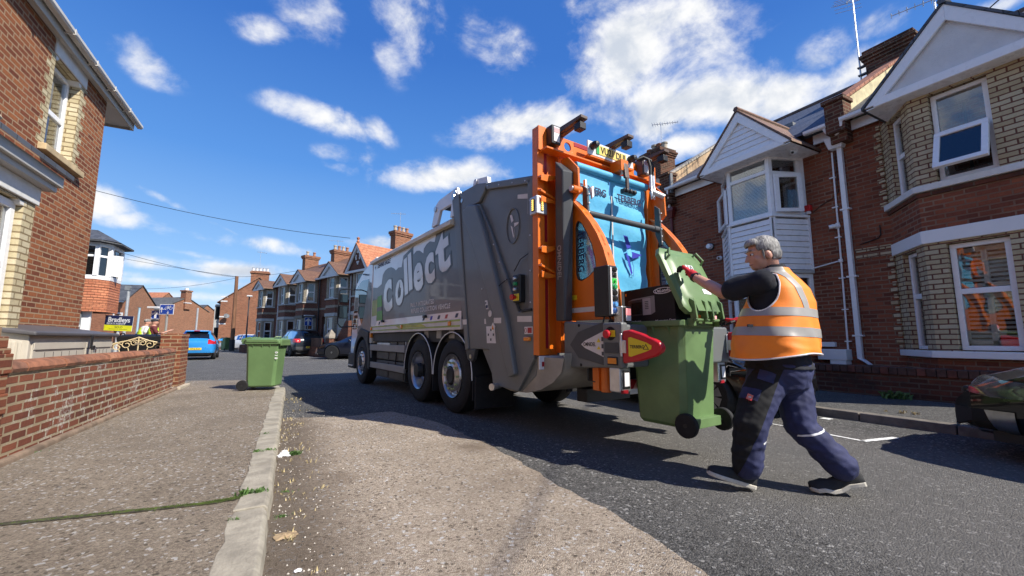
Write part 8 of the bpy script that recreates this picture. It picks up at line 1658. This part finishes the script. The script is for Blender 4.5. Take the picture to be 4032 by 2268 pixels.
# two men in yellow hi-vis waistcoats far off
def far_man(label, x, y, rz, arm=False, hat=True, lean=0):
    t = thing('person', label, 'person', (x, y, .05), rz, group='men in yellow waistcoats'); mb = MB()
    torso(mb, [(0,0,.85,.17,.12,0,2.2),(0,.0,1.05,.17,.12,0,2.2),(0,lean*.4,1.3,.20,.13,0,2.4),(0,lean*.7,1.44,.17,.11,0,2.2),(0,lean*.8,1.5,.07,.07,0,2)], 24)
    cap(mb, [V((0,lean*.8,1.46)), V((0,lean,1.56))], [.06,.055]); ell(mb, (0,lean+.02,1.63), (.075,.095,.115)); cap(mb, [V((0,lean+.10,1.63)), V((0,lean+.125,1.60))], [.014,.016], 8)
    for s in (-1, 1):
        cap(mb, [V((s*.09,0,.88)), V((s*.10,.02,.48)), V((s*.10,-.02,.08))], [.085,.06,.045]); cap(mb, [V((s*.10,-.02,.04)), V((s*.10,.16,.03))], [.04,.04])
        if arm and s == 1: cap(mb, [V((.19,lean*.7,1.40)), V((.23,.16,1.18)), V((.20,.42,1.30))], [.052,.042,.032]); cap(mb, [V((.20,.44,1.31)), V((.20,.52,1.34))], [.035,.026]); [cap(mb, [V((.20-.018*i,.50,1.34)), V((.20-.022*i,.58,1.37-.01*i))], [.011,.009], 6) for i in range(4)]; cap(mb, [V((.17,.46,1.33)), V((.15,.50,1.37))], [.012,.010], 6)
        else: cap(mb, [V((s*.19,lean*.7,1.40)), V((s*.23,lean*.3,1.12)), V((s*.21,.08,.88))], [.052,.042,.032]); cap(mb, [V((s*.21,.09,.86)), V((s*.20,.13,.76))], [.032,.022])
    bo = obj_me('body', remesh(mb, .012, 2), M_SKIN, t)
    mb = MB(); torso(mb, [(0,0,.84,.19,.14,0,2.2),(0,0,1.05,.19,.14,0,2.2),(0,lean*.4,1.3,.215,.145,0,2.4),(0,lean*.7,1.44,.185,.125,0,2.2),(0,lean*.8,1.49,.09,.09,0,2)], 24)
    for s in (-1, 1): cap(mb, [V((s*.17,lean*.7,1.41)), V((s*.215,lean*.4+(.08 if arm and s > 0 else 0),1.26))], [.072,.07])
    obj_me('shirt', remesh(mb, .014, 2), M_CURT if lean else pm('dark_red_shirt', (.12,.02,.02), .8), t)
    mb = MB(); torso(mb, [(0,0,.86,.20,.15,0,2.2),(0,0,1.05,.20,.15,0,2.2),(0,lean*.4,1.28,.20,.16,0,2.6),(0,lean*.7,1.42,.16,.14,0,2.2),(0,lean*.8,1.475,.12,.10,0,2)], 24); obj_me('waistcoat', remesh(mb, .014, 2), pm('yellow_hivis', (.62,.85,.04), .6), t)
    mb = MB()
    for s in (-1, 1): cap(mb, [V((s*.09,0,.86)), V((s*.10,.02,.48)), V((s*.10,-.02,.10))], [.105,.08,.07])
    obj_me('trousers', remesh(mb, .014, 2), M_TROU, t)
    mb = MB(); ell(mb, (0,lean+.005,1.69), (.09,.112,.07)); mb.build('cap' if hat else 'hair', pm('dark_cap', (.02,.022,.03), .8) if hat else M_HAIR, t, smooth=60); return t
far_man('man in a yellow waistcoat bending away behind the sold board', -5.0, 20.36, R(-60), False, False, .14)
far_man('man in a yellow waistcoat and dark cap pointing right behind the gate', -4.6, 20.12, R(-75), True, True, 0)
# ---- house across the side road with its oriel window, at the left
oh = thing('oriel_house', 'house with a white oriel window and orange hung tiles behind the left corner house', 'house', (-7, 19.5, 0))
mb = MB(); mb.box((-16,19.4,0),(-7.2,22.4,4.6)); mb.build('wall', B_FAR, oh, world=True); mb = MB(); mb.add([(-16,19.2,4.6),(-7.1,19.2,4.6),(-7.1,22.5,4.6),(-16,22.5,4.6),(-14,20.8,5.2),(-9,20.8,5.2)], [(0,1,5,4),(1,2,5),(2,3,4,5)]); mb.build('roof', S_SLATE, oh, world=True)
OP_ = [(-6.4,21.6),(-5.90,21.2),(-5.90,19.75),(-6.3,19.35)]
OP_ = [(-7.4,19.05),(-6.05,19.05),(-5.80,19.35),(-5.80,20.4),(-6.35,20.8)]
mb = MB(); ring_band(mb, OP_, 3.08, 3.22, .05, 0, .3); ring_band(mb, OP_, 4.22, 4.36, .04, 0, .3)
for p in OP_[1:4]: mb.box((p[0]-.07,p[1]-.07,3.2),(p[0]+.05,p[1]+.07,4.25))
mb.build('oriel_frame', M_PVC, oh, world=True, bevel=.01); mb = MB(); ring_band(mb, OP_, 3.22, 4.22, -.05, 0, .02); mb.build('oriel_glass', G_DARK, oh, world=True)
mb = MB(); ring_band(mb, OP_, 3.86, 3.93, .0, 0, .06); mb.build('transom', M_PVC, oh, world=True); mb = MB(); mb.hexa([(-5.80,19.5,3.26),(-5.55,19.62,3.26),(-5.55,19.66,3.26),(-5.80,19.54,3.26),(-5.80,19.5,4.0),(-5.55,19.62,4.0),(-5.55,19.66,4.0),(-5.80,19.54,4.0)]); mb.build('open_casement', M_PVC, oh, world=True)
mb = MB(); z = 1.98; i = 0
while z < 3.06: ring_band(mb, OP_, z, z+.088, .03-.012*(i % 1)+.012, 0, .25); z += .094; i += 1
mb.build('hung_tiles', M_TILEH, oh, world=True, bevel=.008); mb = MB(); ring_band(mb, OP_, 4.36, 4.42, .28, 0, .3); mb.add([(-7.6,18.8,4.42),(-5.9,18.78,4.42),(-5.52,19.2,4.42),(-5.52,20.5,4.42),(-6.35,21.0,4.42),(-6.4,19.9,4.95),(-7.6,19.9,4.95)], [(0,1,5,6),(1,2,5),(2,3,5),(3,4,5)]); mb.build('oriel_roof', S_SLATE, oh, world=True)
mb = MB(); mb.box((-6.36,19.2,.1),(-6.1,19.3,1.98)); mb.box((-7.2,19.02,.1),(-7.05,19.1,1.98)); mb.box((-7.1,19.03,1.45),(-6.3,19.08,1.53)); mb.build('door_frame', M_PVC, oh, world=True); mb = MB(); mb.box((-7.1,19.1,.1),(-6.3,19.15,1.95)); mb.build('door_glass', M_CURTG, oh, world=True)
# ---- houses far off at the end of the side road
def bg_house(label, pL, pR, ze, zr, rm, wm, dep=7, wins=(), chim=None, gable=True, panel=None):
    L, Q = V((*pL,0)), V((*pR,0)); F = Fr(pL, pR); t = thing('background_house', label, 'house', ((pL[0]+pR[0])/2, (pL[1]+pR[1])/2, 0), group='houses at the end of the side road'); n = F.len; mb = MB()
    P = [F(0,0,0),F(n,0,0),F(n,-dep,0),F(0,-dep,0),F(0,0,ze),F(n,0,ze),F(n,-dep,ze),F(0,-dep,ze),F(0,-dep/2,zr-.06),F(n,-dep/2,zr-.06)]
    mb.add(P, [(0,1,5,4),(1,2,6,9,5),(2,3,7,6),(3,0,4,8,7)]); mb.build('wall', wm, t, world=True)
    mb = MB(); e = .25; slab(mb, [F(-.1,e,ze-.12),F(n+.12,e,ze-.12),F(n+.12,-dep/2,zr),F(-.1,-dep/2,zr)], .08); slab(mb, [F(n+.12,-dep-e,ze-.12),F(-.1,-dep-e,ze-.12),F(-.1,-dep/2,zr),F(n+.12,-dep/2,zr)], .08); mb.build('roof', rm, t, world=True); mb = MB(); F.box(mb, -.1, n+.1, e-.02, e+.1, ze-.2, ze-.1); mb.build('gutter', M_WHF, t, world=True)
    if panel: mb = MB(); F.box(mb, panel[0]*n, panel[1]*n, .0, .35, panel[2], panel[3]); mb.build('bay_panel', panel[4], t, world=True)
    for (a, b, z0, z1, off) in wins: window(t, F, a*n, b*n, z0, z1, off, M_WHF, G_DARK, fw=.14, dp=.1, rails=((z0+z1)/2,), mid=.05)
    if chim:
        s, z0, z1 = chim; mb = MB(); F.box(mb, s*n-.45, s*n+.45, -dep/2-.5, -dep/2+.5, z0, z1-.3); F.box(mb, s*n-.55, s*n+.55, -dep/2-.6, -dep/2+.6, z1-.3, z1-.1); F.box(mb, s*n-.52, s*n+.52, -dep/2-.57, -dep/2+.57, z0+.9, z0+1.02, 1); c = mb.build('chimney', [B_FAR, M_WHF], t, world=True)
        mb = MB(); q = F(s*n,-dep/2,0); mb.lathe([(.3,z1-.1),(.26,z1+.25),(.2,z1+.25)], (q[0],q[1],0), 'z', 10); rel(mb.build('chimney_pot', M_WHF, None), c)
    return t
bg_house('brick background house with a long slate roof right of the oriel house', (-23.5,60.9), (-16.3,59.4), 5.2, 7.2, S_SLATE, B_FAR, 6, [(.42,.50,2.6,4.5,.02),(.88,1.0,2.6,3.9,.02)])
bg_house('background house with a grey slate roof and banded round chimney behind the road signs', (-22.2,80.2), (-16.9,76.5), 5.5, 7.4, S_OLD, B_FAR, 8, [(.30,.52,2.3,4.6,.04),(.0,.06,2.5,4.0,.02),(.70,.78,2.4,4.4,.02)], (.97,5.6,8.6))
bg_house('background house with a red tiled roof above the slate roofs', (-30.5,96), (-22,92), 6.5, 9.4, S_RED, B_FAR, 8)
bg_house('background house with a dark slate roof and white panelled bay behind the blue car', (-18.3,83.4), (-14.5,81.0), 4.7, 6.6, S_SLATE, B_FAR, 7, [(.50,.78,2.2,4.2,.40)], None, True, (.42,.86,1.2,4.5,M_WHF))
bg_house('background house with a cream upper floor left of the brick gable', (-15.9,87.6), (-12.9,85.6), 4.4, 6.2, S_OLD, B_FAR, 7, [(.55,.75,2.6,4.0,.40)], None, True, (.02,.98,2.3,4.2,pm('cream_panel', (.52,.46,.33), .8)))
bg_house('smallest background house beside the dark bay of the brick gable', (-13.6,91.9), (-11.4,90.6), 4.3, 5.7, S_SLATE, B_FAR, 7, [(.2,.42,2.2,4.0,.02),(.6,.7,2.2,4.0,.02)], (.95,4.6,7.2))
t = thing('satellite_dish', 'dark satellite dish on the background house behind the blue car', 'satellite dish', (-15.2, 80.5, 3.6)); mb = MB(); mb.lathe([(0,0),(.3,.05),(.5,.16),(.3,.06),(0,.02)], (0,0,0), 'z', 16, 0, Matrix.Translation((-15.3,80.6,3.6)) @ Matrix.Rotation(R(60), 4, 'X')); mb.build('dish', M_UNDER, t, world=True, smooth=50)
t = thing('telegraph_pole', 'weathered telegraph pole with a transformer among the background roofs', 'pole', (-15.6,57.8,0)); mb = MB(); mb.tube([(-15.6,57.8,0),(-15.6,57.8,6.6)], .13, 8); mb.build('shaft', M_SIGNG, t, world=True); mb = MB(); mb.box((-15.9,57.6,6.2),(-15.4,57.9,6.65)); mb.build('crossarm', M_LEAD, t, world=True)
t = thing('telegraph_pole', 'thin distant pole in front of the cream background house', 'pole', (-12.2,74,0)); mb = MB(); mb.tube([(-12.2,74,0),(-12.2,74,5.5)], .12, 8); mb.build('shaft', M_SIGNG, t, world=True)
# distant ground cover at the end of the street so that the road does not run to a bare horizon
tufts('hedge', [(-30+i*.9+rr.uniform(-.3,.3), 100+rr.uniform(-1,1), .0, 1.0) for i in range(50)], pm('hedge_leaf', (.05,.08,.03), .8, var=.4), 40, 1.6, .7, 'dark hedge closing the far end of the side road', 'hedge')
# ---- overhead wires
def wire(label, pts, sag, r=.012):
    A, B = V(pts[0]), V(pts[1]); n = 16; P = [A.lerp(B, i/n) + V((0,0,-sag*4*(i/n)*(1-i/n))) for i in range(n+1)]; mb = MB(); mb.tube(P, r, 5); return tag(mb.build('overhead_cable', M_UNDER), label, 'cable', 'overhead cables')
wire('thick overhead cable sagging from the left house to the red tiled gable', ((-13.6,33.6,10.6), (2.9,27.4,7.35)), .45, .016)
wire('overhead cable running from the left to the telegraph pole top', ((-19.5,61,10.4), (-4.5,42.6,6.4)), .1, .016)
wire('overhead cable dropping from the oriel house to the telegraph pole', ((-11,31,6.6), (-4.5,42.6,6.35)), .3, .013)
wire('overhead cable between the two telegraph poles', ((-15.6,57.8,6.4), (-4.5,42.6,6.3)), .35, .014)
wire('overhead cable from the telegraph pole to the far terrace roof', ((-4.5,42.6,6.4), (2.2,33,6.6)), .25, .013)
wire('overhead cable crossing the sky above the roughcast gable', ((11.5,2.2,7.35), (3,-9,8.6)), .1, .012)
# aerials on the far chimneys
aerial('small aerial on the chimney behind the lorry roof', (*RP(.9,3.4), 8.4), 1.5, (-.9,.3,.0), 9, .2)
aerial('bent aerial on the far terrace chimney in the middle', (*RP(-7.2,3.2), 8.1), 1.0, (-1,.2,0), 6, .25)
aerial('white aerial above the far brick gable house', (-3.4,50.6,8.1), 2.2, (.8,.3,0), 9, .35)
